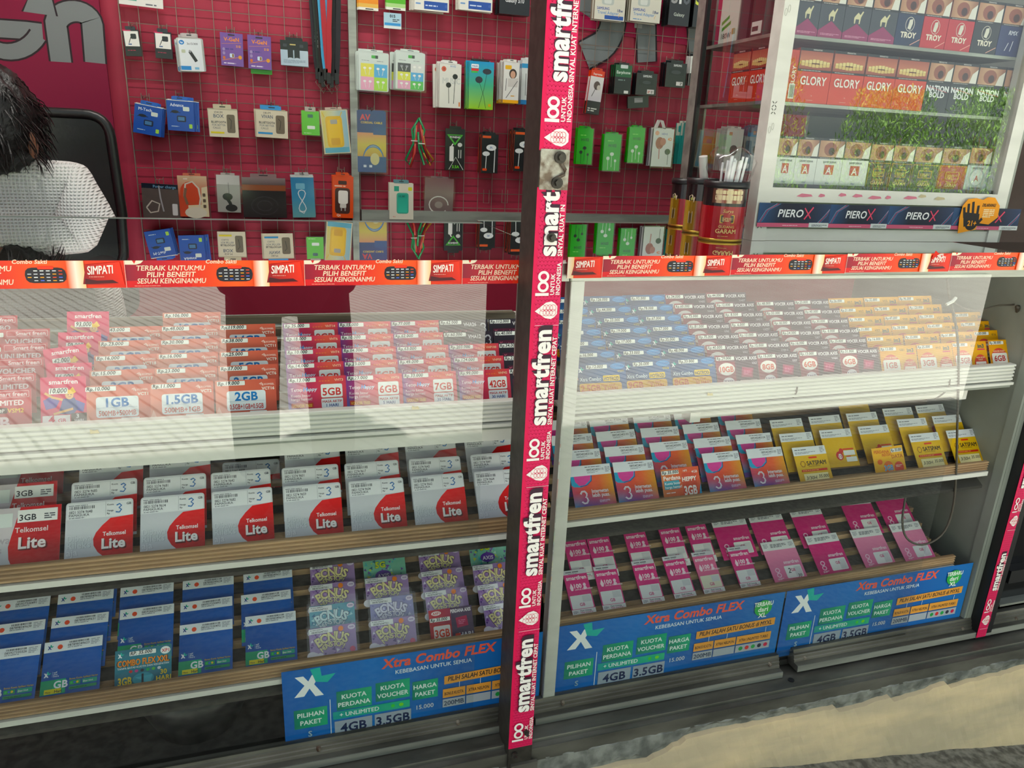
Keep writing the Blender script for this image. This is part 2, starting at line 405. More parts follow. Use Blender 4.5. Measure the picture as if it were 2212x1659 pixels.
# ============================================================ DISPLAY CASES
def reed(b, x0, x1, y, z, d=0.018, h=0.009):           # reeded moulding strip, front at y, resting at z
    pr = [(y, z), (y + d, z), (y + d, z + h)]
    for i in range(4):
        a = y + d - (i + 0.15) * d / 4; c = y + d - (i + 0.85) * d / 4
        pr += [(a, z + h), (a - 0.0006, z + h - 0.0025), (c + 0.0006, z + h - 0.0025), (c, z + h)]
    pr.append((y, z + h)); b.prism(pr, x0, x1)
def ledge_prof(y0, z0, z1, n=4, d=0.014):               # front lip, grooved face
    pr = [(y0 + d, z0), (y0 + d, z1), (y0 + 0.002, z1)]
    st = (z1 - z0) / n
    for i in range(n):
        a = z1 - i * st; pr += [(y0, a - 0.001), (y0, a - st + 0.0028), (y0 + 0.003, a - st + 0.002), (y0 + 0.003, a - st + 0.0008)]
    return pr
SH = {  # shelf: first row Y, row pitch, height (relative to the eye), rise per row, lean in degrees, sideways rise
    'TL': (0.048, 0.0255, -0.380, 0.0142, 24, -0.004), 'TR': (0.048, 0.023, -0.378, 0.0136, 24, 0.0117),
    'ML': (0.048, 0.030, -0.583, 0.018, 37, -0.01), 'MR': (0.048, 0.028, -0.590, 0.0185, 37, 0.011),
    'LL': (0.048, 0.032, -0.803, 0.021, 50, -0.004), 'LR': (0.048, 0.030, -0.799, 0.022, 50, 0.012)}
def display_case(side, X0, X1):
    L = side == 'L'
    t = empty('display_case', (X0, 0, Z(-0.96)))
    tag(t, 'aluminium and glass display counter, the ' + ('one holding red and white vouchers and blue packs' if L else 'one holding blue, purple and yellow vouchers under the cabinet'), 'counter', 'glass display counters')
    off = Vector((-X0, 0, -Z(-0.96)))
    def put(b, name, mat):
        b.v = [tuple(Vector(p) + off) for p in b.v]; return b.build(name, mat, t)
    # counter top glass and its back rail
    ZT = Z(-0.150)
    g = MB(); g.box(X0, X1, -0.004, 0.50 + (0.0 if L else 0.05), ZT - 0.005, ZT); put(g, 'counter_glass', 'glass')
    put(MB().prism([(0.5, ZT - 0.006), (0.5, ZT + 0.001), (0.506, ZT + 0.001), (0.506, ZT - 0.006)] if L else [(0.55, ZT - 0.006), (0.55, ZT + 0.001), (0.556, ZT + 0.001), (0.556, ZT - 0.006)], X0, X1), 'glass_edge_strip', 'alu')
    # frame
    put(MB().box(X0, X1, 0.003, 0.022, Z(-0.182), ZT - 0.006), 'top_rail', 'alu')
    put(MB().box(X0, X1, 0.455, 0.475, Z(-0.190), ZT - 0.006), 'back_rail', 'alu')
    put(MB().box(X0, X1, 0.40, 0.44, Z(-0.345), Z(-0.322)), 'sliding_door_track', 'white')
    put(MB().box(X0, X1, 0.012, 0.45, Z(-0.957), Z(-0.945)), 'base_board', 'dirt')
    put(MB().box(X0, X1, 0.43, 0.445, Z(-0.945), Z(-0.345)), 'back_board', 'woodgrey')
    xs = (X0 + 0.0, X1 - 0.02) if not L else (X0, X1 - 0.016)
    for i, x in enumerate(xs):
        if L and i == 1: put(MB().box(x - 0.055, x - 0.035, 0.012, 0.03, Z(-0.33), Z(-0.182)), 'corner_post', 'alu')
        else: put(MB().box(x if x < 1 else x + .014, x + 0.022, 0.001, 0.022, Z(-0.945), Z(-0.182)), 'corner_post', ('white' if x < 1 else 'grey') if not L else 'alu')
    for x in (X0 + 0.002, X1 - 0.008):
        if not L and x > 1:
            put(MB().box(X1, X1 + 0.012, 0.0, 0.5, Z(-0.957), Z(-0.157)), 'side_panel', 'grey')
    # front glass
    if L: g = MB().box(X0, 0.276, -0.003, 0.001, Z(-0.925), Z(-0.182))
    else: g = MB().box(X0, P(2128, 640, 0).x, -0.003, 0.001, Z(-0.925), Z(-0.176))
    put(g, 'front_glass', 'glass')
    # three stepped shelves
    for key, mat, rows, depth in (('T', 'woodgrey', 8, 0), ('M', 'wood', 8, 0), ('B', 'wood', 7, 0)):
        Y0, dY, z0, dz, lean, kx = SH[('L' if key == 'B' else key) + side]
        xm = (X0 + X1) / 2; zk = (kx * (X0 - (0 if L else 0.45)), kx * (X1 - (0 if L else 0.45)))
        xa, xb = X0 + (0.0 if L else 0.022), X1 - (0.02 if not L else 0.005)
        if not L: xb = {'T': 1.34, 'M': 1.335, 'B': 1.31}[key]
        if L: xb = {'T': 0.395, 'M': 0.39, 'B': 0.36}[key]
        def shear(b):                                     # follow the slight sideways rise of the shelf
            b.v = [(x, y, z + kx * (x - (0 if L else 0.45))) for x, y, z in b.v]; return b
        for k in range(rows):
            b = MB(); reed(b, xa, xb, Y0 + k * dY + 0.005, Z(z0 + k * dz - 0.008), dY - 0.008, 0.012); put(shear(b), 'slat', mat)
        b = MB(); b.prism([(0.02, Z(z0 - 0.010 - .028 * dz / dY)), (Y0 + rows * dY, Z(z0 + rows * dz - 0.010)), (Y0 + rows * dY, Z(z0 + rows * dz - 0.016)), (0.02, Z(z0 - 0.016 - .028 * dz / dY))], xa, xb)
        put(shear(b), 'shelf_board', 'dirt' if key != 'T' else 'grey')
        if key == 'T':
            b = MB(); b.prism(ledge_prof(0.018, Z(z0 - 0.020), Z(z0 + 0.014), 5), xa - 0.01, xb); put(shear(b), 'ledge', 'white')
            b = MB(); b.box(xa, xb, 0.014, 0.45, Z(z0 - 0.026), Z(z0 - 0.021)); put(shear(b), 'shelf_underside', 'white')
            if L:
                b = MB(); b.prism([(0.03, Z(z0 - 0.028)), (0.024, Z(z0 - 0.032)), (0.024, Z(z0 - 0.052)), (0.034, Z(z0 - 0.056)), (0.075, Z(z0 - 0.056)), (0.075, Z(z0 - 0.028))], xa, xb); put(shear(b), 'lamp_cover', 'white')
            else:
                b = MB(); b.box(0.66, 1.27, 0.05, 0.075, Z(z0 - 0.045), Z(z0 - 0.027)); LB = put(shear(b), 'lamp_batten', 'plastic_white')
                b = MB(); b.tube([(0.675, 0.06, Z(z0 - 0.052)), (1.255, 0.06, Z(z0 - 0.052))], 0.0075, 10); put(shear(b), 'lamp_tube', 'plastic_white').parent = LB
                for x in (0.66, 1.25):
                    b = MB(); b.box(x, x + 0.02, 0.048, 0.076, Z(z0 - 0.062), Z(z0 - 0.043)); put(shear(b), 'lamp_holder', 'plastic_white').parent = LB
        else:
            la, lb_ = {'ML': (-.008, .018), 'MR': (.004, .024), 'BL': (-.002, .022), 'BR': (.001, .022)}[key + side]
            b = MB(); b.prism(ledge_prof(0.018, Z(z0 + la), Z(z0 + lb_), 4, 0.008), xa, xb); put(shear(b), 'ledge', mat)
            b = MB(); b.box(xa - 0.004, xb, 0.015, 0.035, Z(z0 + la - .009), Z(z0 + la)); put(shear(b), 'ledge_trim', 'white')
    return t
display_case('L', -0.75, 0.402)
display_case('R', 0.404, 1.362)
# pieces of yellowed tape still stuck to the white ledges
for i, (x, y, lab) in enumerate([(195, 937, 'small square of yellowed tape on the white ledge under the red vouchers'), (890, 885, 'torn strip of yellow tape on the white ledge under the happy vouchers'), (1528, 855, 'brown torn tape corner on the white ledge under the blue vouchers')]):
    p = P(x, y, 0.016); a = Art(); a.slab([(0, 0), (11, 0), (9, 5), (5, 4), (0, 6)], 0.4, 'c9b98c', 'a99b70'); o = a.build('tape_scrap', None, 'paper'); o.location = p; tag(o, lab, 'tape')
# ---- the end column and black machine beyond the right end of the counter
t = empty('end_column', (1.385, 0, 0)); tag(t, 'black metal end column with a pink printed strip beside the counter', 'column')
MB().box(-0.01, 0.032, -0.02, 0.06, Z(-0.955), Z(-0.17)).build('column_body', 'black', t)
END_COLUMN = t
t = empty('black_machine', (1.42, 0, 0)); tag(t, 'black appliance with a pale panel standing past the end of the counter', 'appliance')
MB().box(0, 0.9, 0.02, 0.5, 0.24, 1.02).build('machine_body', 'blackgloss', t)
MB().box(0.12, 0.5, 0.002, 0.02, 0.42, 0.66).build('pale_panel', 'plastic_white', t)
MB().box(0.03, 0.9, -0.004, 0.02, 0.36, 0.39).build('front_lip', 'black', t)
MB().box(0.03, 0.9, 0.0, 0.02, 0.30, 0.305).build('bright_trim', 'alu', t)
# ---- main post with bolts, hinge plate and printed tape
def tape(art, wmm, z0, z1, units, mirror=False):
    """printed tape lying along z: z in mm, read from bottom to top"""
    art.slab([(0, z0), (wmm, z0), (wmm, z1), (0, z1)], 0.35, 'd6305f', 'a81a42')
    # woven net pattern
    lv = art.lv; st = 5.2
    art.rect(0, z0, wmm * 0.14, z1 - z0, 'd81a55')
    rows = int((z1 - z0) / st)
    pts = []; fa = []
    for j in range(rows):
        for i in range(int(wmm / st) + 1):
            cx = wmm * 0.16 + i * st + (st / 2 if j % 2 else 0); cy = z0 + j * st + 2
            if cx > wmm - 1.5: continue
            for dx in (-1, 1):
                k = len(pts); pts += [(cx, cy), (cx + dx * st / 2, cy + st / 2), (cx + dx * st / 2 - 0.6 * dx, cy + st / 2 + 0.6), (cx - 0.6 * dx, cy + 0.6)]; fa.append((k, k + 1, k + 2, k + 3) if dx > 0 else (k, k + 3, k + 2, k + 1))
    art._add(pts, fa, LR('c2184a'))
    for (b, tp, cut) in units:                          # unit from line b to next line tp
        H = tp - b; xm = wmm * 0.16
        def inside(a, c): return a >= z0 - 1 and c <= z1 + 1
        if inside(b, b + 1): art.rect(xm, b, wmm - xm, 0.5, 'f4e8e8')
        # drop emblem
        if inside(b + 0.01 * H, b + 0.16 * H):
            cy = b + 0.09 * H; cx = wmm * 0.55; s = 0.045 * H
            art.poly([(cx - wmm * 0.42, cy - s * 0.1), (cx - wmm * 0.05, cy + s), (cx + wmm * 0.15, cy + s * 1.15), (cx + wmm * 0.27, cy + s * 0.9), (cx + wmm * 0.36, cy + s * 0.5), (cx + wmm * 0.36, cy - s * 0.5), (cx + wmm * 0.27, cy - s * 0.9), (cx + wmm * 0.15, cy - s * 1.15), (cx - wmm * 0.05, cy - s)], 'fbf4f0')
            for q in range(-1, 3): art.ring(cx + q * s * 0.45 - 1, cy + s * 0.3, s * 0.42, s * 0.42, 0.5, 'd02050', 14); art.ring(cx + q * s * 0.45 - 1, cy - s * 0.3, s * 0.42, s * 0.42, 0.5, 'd02050', 14)
        R = math.pi / 2
        if inside(b + 0.17 * H, b + 0.33 * H):
            art.text('1', wmm * 0.56, b + 0.175 * H, wmm * 0.40, 'fbf4f0', b=0.06, rot=R)
            art.ring(wmm * 0.37, b + 0.228 * H, wmm * 0.15, 0.025 * H, wmm * 0.085, 'fbf4f0', 18); art.ring(wmm * 0.37, b + 0.285 * H, wmm * 0.15, 0.025 * H, wmm * 0.085, 'fbf4f0', 18)
            art.text('UNTUK', wmm * 0.76, b + 0.18 * H, wmm * 0.125, 'fbf4f0', b=0.05, rot=R)
            art.text('INDONESIA', wmm * 0.95, b + 0.18 * H, wmm * 0.125, 'fbf4f0', b=0.05, rot=R)
        for wd, q0, q1 in (('smartfren', 0.40, 0.98),):
            s2 = wd
            if cut: s2 = cut
            if inside(b + q0 * H, b + (q1 if not cut else q0 + 0.36) * H):
                L = (q1 - q0) * H * (len(s2) / 9 if cut else 1) * (1.12 if cut else 1)
                art.text(s2, wmm * 0.72, b + q0 * H, wmm * 0.52, 'fbf6f0', b=0.10, rot=R, mw=L, ol='3a2030', ow=0.06, res=3)
                art.text('SINYAL KUAT INTERNET CEPAT' if not cut else 'SINYAL KUAT IN', wmm * 0.95, b + q0 * H, wmm * 0.135, 'fbf6f0', b=0.05, rot=R, mw=L * 1.03)
def zpx(x, y, Y): return P(x, y, Y).z
t = empty('steel_post', (0.319, -0.012, 0.16)); tag(t, 'dark painted square steel post wrapped in pink printed tape in front of the counter', 'post')
PYF = -0.064                                            # front face, relative to the empty
MB().box(0, 0.0405, PYF, 0, 0.0, 2.5).build('post_tube', 'steel', t)
MB().box(0.004, 0.05, PYF - 0.006, PYF, Z(-1.02) - 0.16, Z(-0.972) - 0.16).build('foot_plate', 'aludark', t)
zz = lambda y: zpx(1190, y, -0.0765) * 1000 - 160
lines = [zz(-75), zz(330), zz(703), zz(1048), zz(1353), zz(1622)]
a = Art(); tape(a, 42, zz(325), zz(-110), [(zz(330), zz(-75), None)]); o = a.build('printed_tape', t, 'paper'); o.location = (-0.001, PYF - 0.0008, 0); tag(o, 'pink tape with white lettering above the hinge plate')
a = Art(); a.lv = 3; tape(a, 41, zz(1600), zz(405), [(zz(703), zz(703) + 235, 'smart'), (zz(1048), zz(703), None), (zz(1353), zz(1048), None), (zz(1630), zz(1353), None)]); o = a.build('printed_tape', t, 'paper'); o.location = (-0.001, PYF - 0.0008, 0); tag(o, 'pink tape with white lettering below the hinge plate')
b = MB(); b.box(0.001, 0.040, PYF - 0.002, PYF, zz(410) / 1000, zz(322) / 1000); b.build('hinge_plate', 'plate', t); PLATE = t.children[-1]
for x, y, r in ((1210, 340, 0.0075), (1203, 395, 0.0075), (1191, 513, 0.006), (1137, 1582, 0.0045), (1112, 1632, 0.0055)):
    p = P(x, y, -0.08) - Vector((0.319, -0.012, 0.16)); yy = PYF - 0.0025
    b = MB(); b.tube([(p.x, yy, p.z), (p.x, yy - 0.004, p.z)], r, 14); b.tube([(p.x, yy - 0.004, p.z), (p.x, yy - 0.009, p.z)], r * 0.6, 6); b.build('bolt', 'steel', t)
b = MB(); b.tube([Vector((0.028, PYF - 0.004, zz(350) / 1000)), Vector((0.034, PYF - 0.005, zz(366) / 1000)), Vector((0.033, PYF - 0.005, zz(376) / 1000)), Vector((0.022, PYF - 0.004, zz(385) / 1000))], 0.0022, 8); b.build('hinge_link', 'rust', t)
# tape on the end column, in the same print
a = Art(); zz2 = lambda y: zpx(2140, y, -0.02) * 1000
tape(a, 26, 250, 1020, [(270 + 235 * i, 270 + 235 * (i + 1), None) for i in range(-1, 4)]); o = a.build('printed_strip', END_COLUMN, 'paper'); o.location = (-0.010, -0.0215, 0)
# ============================================================ BANNER STRIPS on the counter edge
def banner_art(W=212, H=33):
    a = Art(); a.box(W, H, 0.4, 'c01c24')
    a.grad(0, 0, W, H, ['8c1a33', 'c22030', 'e2402c', 'f0602c', 'e8452c', 'e0362a']); a.grad(0, 0, W * 0.35, H * 0.25, ['d8202c', 'c41c2c', 'd82a28'])
    for i, s in enumerate(('TERBAIK UNTUKMU', 'PILIH BENEFIT', 'SESUAI KEINGINANMU')): a.text(s, W * 0.24, H * (0.64 - 0.24 * i), H * 0.17, 'f0d9c0', 'c', 0.04, 0.2, mw=W * 0.37)
    a.greek(W * 0.04, H * 0.04, W * 0.2, 1.2, 'f0a090')
    a.poly([(0, H), (W * 0.10, H), (W * 0.085, H * 0.9), (W * 0.06, H * 0.85), (0, H * 0.85)], 'f2e4cc')
    a.poly([(W * 0.04, H), (W * 0.06, H), (W * 0.05, H * 0.88)], 'd81e2c')
    a.text('Combo Sakti', W * 0.52, H * 0.90, H * 0.13, 'f2dcc0', 'c', 0.05, 0.2)
    a.rr(W * 0.49, H * 0.20, W * 0.205, H * 0.55, H * 0.25, '1d1a24')
    a.rr(W * 0.555, H * 0.69, W * 0.08, H * 0.12, 1.5, 'e8402c')
    rnd = random.Random(2)
    for j in range(4):
        for i in range(6):
            if j in (0, 3) and i in (0,): continue
            c = rnd.choice(['e8e8e8', 'e05038', 'd8d8e0', '5a70d8', 'e8a040', 'c8c8d0']); a.rect(W * (0.503 + i * 0.031), H * (0.62 - j * 0.115), W * 0.019, H * 0.035, c)
    a.grad(W * 0.70, 0, W * 0.09, H, ['f0602c', 'fbeedd', 'f5c890']); 
    a.poly([(W * 0.775, H * 0.15), (W * 0.80, H * 0.86), (W * 0.975, H * 0.96), (W * 0.99, H * 0.1)], ['7c1020', 'b02024', 'f0402c', 'e8382c'])
    a.poly([(W * 0.785, H * 0.15), (W * 0.79, H * 0.35), (W * 0.85, H * 0.28), (W * 0.93, H * 0.30), (W * 0.96, H * 0.18)], '4a0c18')
    a.text('SIMPATI', W * 0.805, H * 0.5, H * 0.27, 'fdf3ea', b=0.06, sh=0.1, rot=0.05, mw=W * 0.13, res=2)
    a.greek(W * 0.81, H * 0.40, W * 0.11, 1.1, 'f0b0a0')
    a.rect(W - 0.5, 0, 0.5, H, 'f0d0c0')
    return a
BA = banner_art()
bm = BA.mesh('banner'); k = 0
for side, x0, n, z in (('L', -0.1798 - 0.2095, 4, -0.1825), ('R', 0.448 - 0.2145, 6, -0.1765)):
    for i in range(n):
        if side == 'R' and i == 0: xa = x0
        me = bm
        if side == 'L' and i == 3 or side == 'R' and i == 0:
            me = bm.copy(); q = bmesh.new(); q.from_mesh(me); q.faces.ensure_lookup_table(); cx_ = 0.118 if side == 'L' else 0.158
            bmesh.ops.bisect_plane(q, geom=q.verts[:] + q.edges[:] + q.faces[:], plane_co=(cx_, 0, 0), plane_no=(1, 0, 0), clear_outer=side == 'L', clear_inner=side == 'R'); q.to_mesh(me); q.free()
        o = link('counter_banner', me, None, 'print'); W = 0.2095 if side == 'L' else 0.2152
        o.location = (x0 + i * W, -0.0065, Z(z) + (0.002 * i if side == 'R' else 0)); o.scale = (W / 0.212, 1, 1.0 if side == 'L' else 0.93)
        o.rotation_euler = (0, -0.004 if side == 'R' else 0, 0)
        d = ('first' if side == 'L' else 'first')
        tag(o, f'red paper banner on the edge of the counter, {NTH[i + 1]} ' + ('from the seated shopkeeper' if side == 'L' else 'past the pink taped post'), 'banner', 'red banners on the counter edge')
# ============================================================ POSTERS behind the glass, low
def poster_art(W=450, H=136):
    a = Art(); a.box(W, H, 0.5, '1c66b4')
    a.grad(0, 0, W, H, ['1a5fae', '2270bd', '1a5ba6', '2470b8']); 
    a.poly([(W * 0.04, H * .62), (W * 0.075, H * .62), (W * 0.095, H * .72), (W * 0.115, H * .60), (W * 0.145, H * .60), (W * 0.112, H * .77), (W * 0.135, H * .9), (W * 0.105, H * .9), (W * 0.092, H * .82), (W * 0.075, H * .9), (W * 0.045, H * .9), (W * 0.078, H * .77)], 'f2f6f8')
    a.poly([(W * 0.10, H * .98), (W * 0.135, H * .99), (W * 0.14, H * .87), (W * 0.19, H * .88), (W * 0.16, H * .77), (W * 0.118, H * .80)], '28b0a4')
    a.text('Xtra Combo FLEX', W * 0.58, H * 0.84, H * 0.115, 'e2604a', 'c', 0.08, 0.18, mw=W * 0.58, res=3)
    a.text('KEBEBASAN UNTUK SEMUA', W * 0.56, H * 0.73, H * 0.05, 'dde8ee', 'c', 0.03)
    a.rect(W * 0.165, -0.0, 1.2, H * 0.52, 'e8f0f4')
    for x, w, s1, s2, y in ((0.035, 0.12, 'PILIHAN', 'PAKET', 0.20), (0.19, 0.13, 'KUOTA', 'PERDANA', 0.37), (0.335, 0.13, 'KUOTA', 'VOUCHER', 0.40), (0.475, 0.10, 'HARGA', 'PAKET', 0.33)):
        a.grad(W * x, H * (y - 0.03), W * w, H * 0.27, ['14806a', '22a87c'])
        a.text(s1, W * (x + w / 2), H * (y + 0.13), H * 0.055, 'e6f2f2', 'c', 0.05, mw=W * w * .92); a.text(s2, W * (x + w / 2), H * (y + 0.02), H * 0.055, 'e6f2f2', 'c', 0.05, mw=W * w * .92)
    a.grad(W * 0.175, H * 0.22, W * 0.29, H * 0.11, ['149a96', '24b486']); a.text('+ UNLIMITED', W * 0.20, H * 0.25, H * 0.052, 'e6f2f2', b=0.04)
    a.ell(W * 0.40, H * 0.275, 3.4, 3.4, '46c84a'); a.ell(W * 0.432, H * 0.275, 4, 3.4, '7ad23c')
    a.rect(W * 0.18, 0, W * 0.14, H * 0.19, '9aa6b4'); a.rect(W * 0.33, 0, W * 0.14, H * 0.19, '9aa6b4')
    a.text('4GB', W * 0.25, H * 0.03, H * 0.11, '14244e', 'c', 0.07); a.text('3.5GB', W * 0.40, H * 0.03, H * 0.11, '14244e', 'c', 0.07, mw=W * 0.13)
    a.text('15.000', W * 0.525, H * 0.16, H * 0.055, 'c8d4e0', 'c', 0.04)
    a.text('S', W * 0.09, H * 0.05, H * 0.07, '9ab4c4', 'c', 0.05)
    a.poly([(W * 0.60, H * 0.46), (W * 0.97, H * 0.49), (W * 0.97, H * 0.61), (W * 0.60, H * 0.58)], 'e2a04e'); a.text('PILIH SALAH SATU BONUS di MYXL', W * 0.785, H * 0.505, H * 0.06, '1a1a2a', 'c', 0.06, 0.1, rot=0.01, mw=W * 0.34)
    for x in (0.66, 0.745, 0.93): a.rect(W * x, H * 0.38, 0.9, H * 0.09, 'dce8ee')
    for i, (x, w, s1) in enumerate(((0.595, 0.09, 'BONUS KUOTA'), (0.69, 0.10, 'XTRA NELPON'), (0.795, 0.165, 'XTRA UNLIMITED TURBO'))):
        a.rect(W * x, H * 0.26, W * w, H * 0.13, 'e2a04e'); a.text(s1, W * (x + w / 2), H * 0.30, H * 0.04, '2a2028', 'c', 0.05, mw=W * w * 0.85)
        a.rect(W * x, H * 0.12, W * w, H * 0.12, 'a8b0ba')
    a.text('200MB', W * 0.64, H * 0.15, H * 0.06, '30405c', 'c', 0.05)
    for i, c in enumerate(('2c9a4a', 'd03a3a', '30a050', '2c3040', 'c83050')): a.ell(W * (0.82 + 0.03 * i), H * 0.18, 4.5, 4.5, c, 10)
    a.ell(W * 0.90, H * 0.80, W * 0.042, H * 0.13, '3aa850', 14)
    a.text('TERBARU', W * 0.90, H * 0.84, H * 0.06, 'f2f8f4', 'c', 0.06, mw=W * .09); a.text('dari', W * 0.90, H * 0.75, H * 0.065, 'f2f8f4', 'c', 0.05); a.text('XL', W * 0.90, H * 0.655, H * 0.065, 'f2f8f4', 'c', 0.06)
    return a
pm = poster_art().lift(14, 450, .5, '16508e').mesh('poster')
for i, (xa, xb, z, lab) in enumerate([(-0.030, 0.3995, -0.938, 'in the first display case, below the purple cards'), (0.428, 0.889, -0.933, 'between the white corner post and the second poster'), (0.893, 1.352, -0.933, 'below the pink packs by the end column')]):
    o = link('data_plan_poster', pm, None, 'paper'); o.location = (xa, 0.009, Z(z)); o.scale = ((xb - xa) / 0.45, 1, 1.0); o.rotation_euler = (0, 0, 0)
    tag(o, 'blue poster, ' + lab, 'poster', 'blue posters low in the counters')
# ============================================================ CARDS AND VOUCHERS
def sticker(parent, txt, x, y, w=34, h=6.2, lv=16, tilt=0.0, col='eef0ec'):
    a = Art(lv); a.rr(x, y, w, h, 1.0, col); a.text(txt, x + 1.2, y + h * 0.16, h * 0.70, '16161e', b=0.06, sh=0.16, rot=0.01, mw=w - 2.4, res=1)
    o = a.build('price_sticker', parent); tag(o, 'white sticker with a handwritten price'); return o
def place(o, shelf, row, xl, ex=0.0, yaw=0.0, roll=0.0, h=0.054, dlean=0.0, lift=0.0, flip=1):
    Y0, dY, z0, dz, lean, kx = SH[shelf]; l = math.radians(lean + dlean)
    y = Y0 + row * dY + ex; zb = z0 + row * dz + lift
    x = solveX(xl, y + h * math.sin(l), Z(zb + h * math.cos(l)))
    zb += kx * (x - (0.45 if shelf[1] == 'R' else 0))
    o.location = (x, y, Z(zb)); o.rotation_euler = (-l, roll, yaw)
    return o
def width(shelf, row, xl, xr, h):
    Y0, dY, z0, dz, lean, kx = SH[shelf]; l = math.radians(lean); y = Y0 + row * dY + h * math.sin(l); z = Z(z0 + row * dz + h * math.cos(l))
    return (solveX(xr, y, z) - solveX(xl, y, z)) * 1000
RW = ['front', 'second', 'third', 'fourth', 'fifth', 'sixth', 'back']
def wee(): return random.uniform(-0.5, 0.5)
def tselvoucher(code, gb, sub, W=81.5, H=54):
    a = Art(); a.box(W, H, 0.5, 'cf5a48', 'e8d8d0'); a.grad(0, 0, W, H, ['da806c', 'cf6852', 'c45a48'])
    a.poly([(0, H * .12), (W * .13, 0), (W * .05, H * .32)], 'eab0a0')
    a.text('TELKOMSEL', W * .97, H * .84, 2.3, 'f4dcd4', 'r', 0.03); a.stroke([(W * .72, H * .87), (W * .76, H * .91), (W * .78, H * .82)], 0.8, 'f4dcd4')
    a.text(code, W * .97, H * .72, 3.6, 'f6ece4', 'r', 0.07)
    a.rr(W * .18, H * .19, W * .64, H * .52, 4, 'e6ecf0'); a.rect(W * .20, H * .43, W * .60, 0.4, '9ab0c8')
    a.text(gb, W * .5, H * .47, 10.5, '1c74b8', 'c', 0.08, mw=W * .5, res=2); a.text(sub, W * .5, H * .24, 6.2, 'c23c34', 'c', 0.05, mw=W * .56)
    a.text('Masa aktif', W * .38, H * .10, 2.4, 'f4dcd4', 'c'); a.rr(W * .55, H * .07, W * .28, H * .1, 1, 'eaf0f0'); a.text('3 HARI', W * .69, H * .085, 3, 'b03030', 'c', 0.05)
    return a
def happy(code, gb, masa, W=83, H=54):
    a = Art(); a.box(W, H, 0.5, 'c43a62', 'd8c8d0'); a.grad(0, 0, W, H, ['7a3a86', 'b8325e', 'cc3c58', 'd85a48', 'cf4058']); a.poly([(0, 0), (W * .4, 0), (0, H * .5)], ['2c6cb8', 'b0345c', '7a3a86'])
    for i in range(4): a.ell(W * (.55 + .05 * i), H * .87, 1.6, 0.9, 'e07a48', 6)
    a.text(code, W * .95, H * .86, 3.2, 'f2c8a8', 'r', 0.05)
    a.text('Tetap', W * .05, H * .62, 4.4, 'f6e6ee', b=0.02); a.text('Happy', W * .26, H * .62, 4.6, 'd8e8fa', b=0.05, sh=0.2); a.text('H', W * .26, H * .62, 5.2, '3a86d8', b=0.07, sh=0.2)
    a.text('Kuota besar', W * .05, H * .47, 3.6, 'f0d8e0'); a.text('harga hemat!', W * .05, H * .37, 3.6, 'f0d8e0')
    a.rr(W * .05, H * .17, W * .37, H * .13, 1, 'b8402c'); a.text('VOUCER TREE', W * .07, H * .19, 3.6, 'e8c04c', b=0.06, mw=W * .33)
    a.rr(W * .56, H * .42, W * .37, H * .36, 2.5, 'eef0f0'); a.text(gb, W * .745, H * .49, 9.5, 'c8403c', 'c', 0.06, mw=W * .32, res=2)
    a.rr(W * .56, H * .14, W * .37, H * .25, 1.5, 'e8eef2'); a.text('MASA AKTIF', W * .745, H * .28, 3.2, 'c03c3c', 'c', 0.06, mw=W * .33); a.text(masa, W * .745, H * .17, 3.8, '2c4c90', 'c', 0.05)
    return a
def three(a, x, y, h, col, w=0.9):
    pts = [(-.55, .78), (-.25, 1.0), (.25, 1.0), (.55, .78), (.45, .55), (.2, .5), (.5, .42), (.62, .2), (.35, -.02), (-.1, -.05), (-.5, .12)]
    a.stroke([(x + h * .55 * p, y + h * q) for p, q in pts], w, col); a.stroke([(x + h * .42 * p, y + h * (.06 + .86 * q)) for p, q in pts], w * .7, col); return a
def blackvoucher(code, W=83, H=54):
    a = Art(); a.box(W, H, 0.5, '2c2430', 'c8c0c8'); three(a, W * .90, H * .60, 15, 'd8d8e0', 1.0)
    a.text(code, W * .5, H * .80, 5.4, 'e8e4e8', b=0.05, mw=W * .26); a.rr(W * .08, H * .40, W * .62, H * .3, 1, '5a1c38')
    a.text('Kuota aktif', W * .12, H * .56, 5, 'e87890', b=0.05); a.text('selamanya', W * .12, H * .42, 5, 'e87890', b=0.05); a.rr(W * .1, H * .1, W * .4, H * .22, 2, 'e8e8ec'); a.text('10GB', W * .3, H * .14, 7, 'c03040', 'c', 0.06)
    return a
def xl_logo(a, x, y, s, c1='f0f4f6', c2='2ab4a4'):
    a.poly([(x, y), (x + s * .3, y), (x + s * .48, y + s * .3), (x + s * .66, y), (x + s, y), (x + s * .62, y + s * .5), (x + s * .9, y + s), (x + s * .6, y + s), (x + s * .45, y + s * .72), (x + s * .28, y + s), (x, y + s), (x + s * .3, y + s * .5)], c1)
    a.poly([(x + s * .55, y + s * 1.25), (x + s * .9, y + s * 1.3), (x + s * .95, y + s * .85), (x + s * 1.5, y + s * .9), (x + s * 1.1, y + s * .5), (x + s * .7, y + s * .6)], c2)
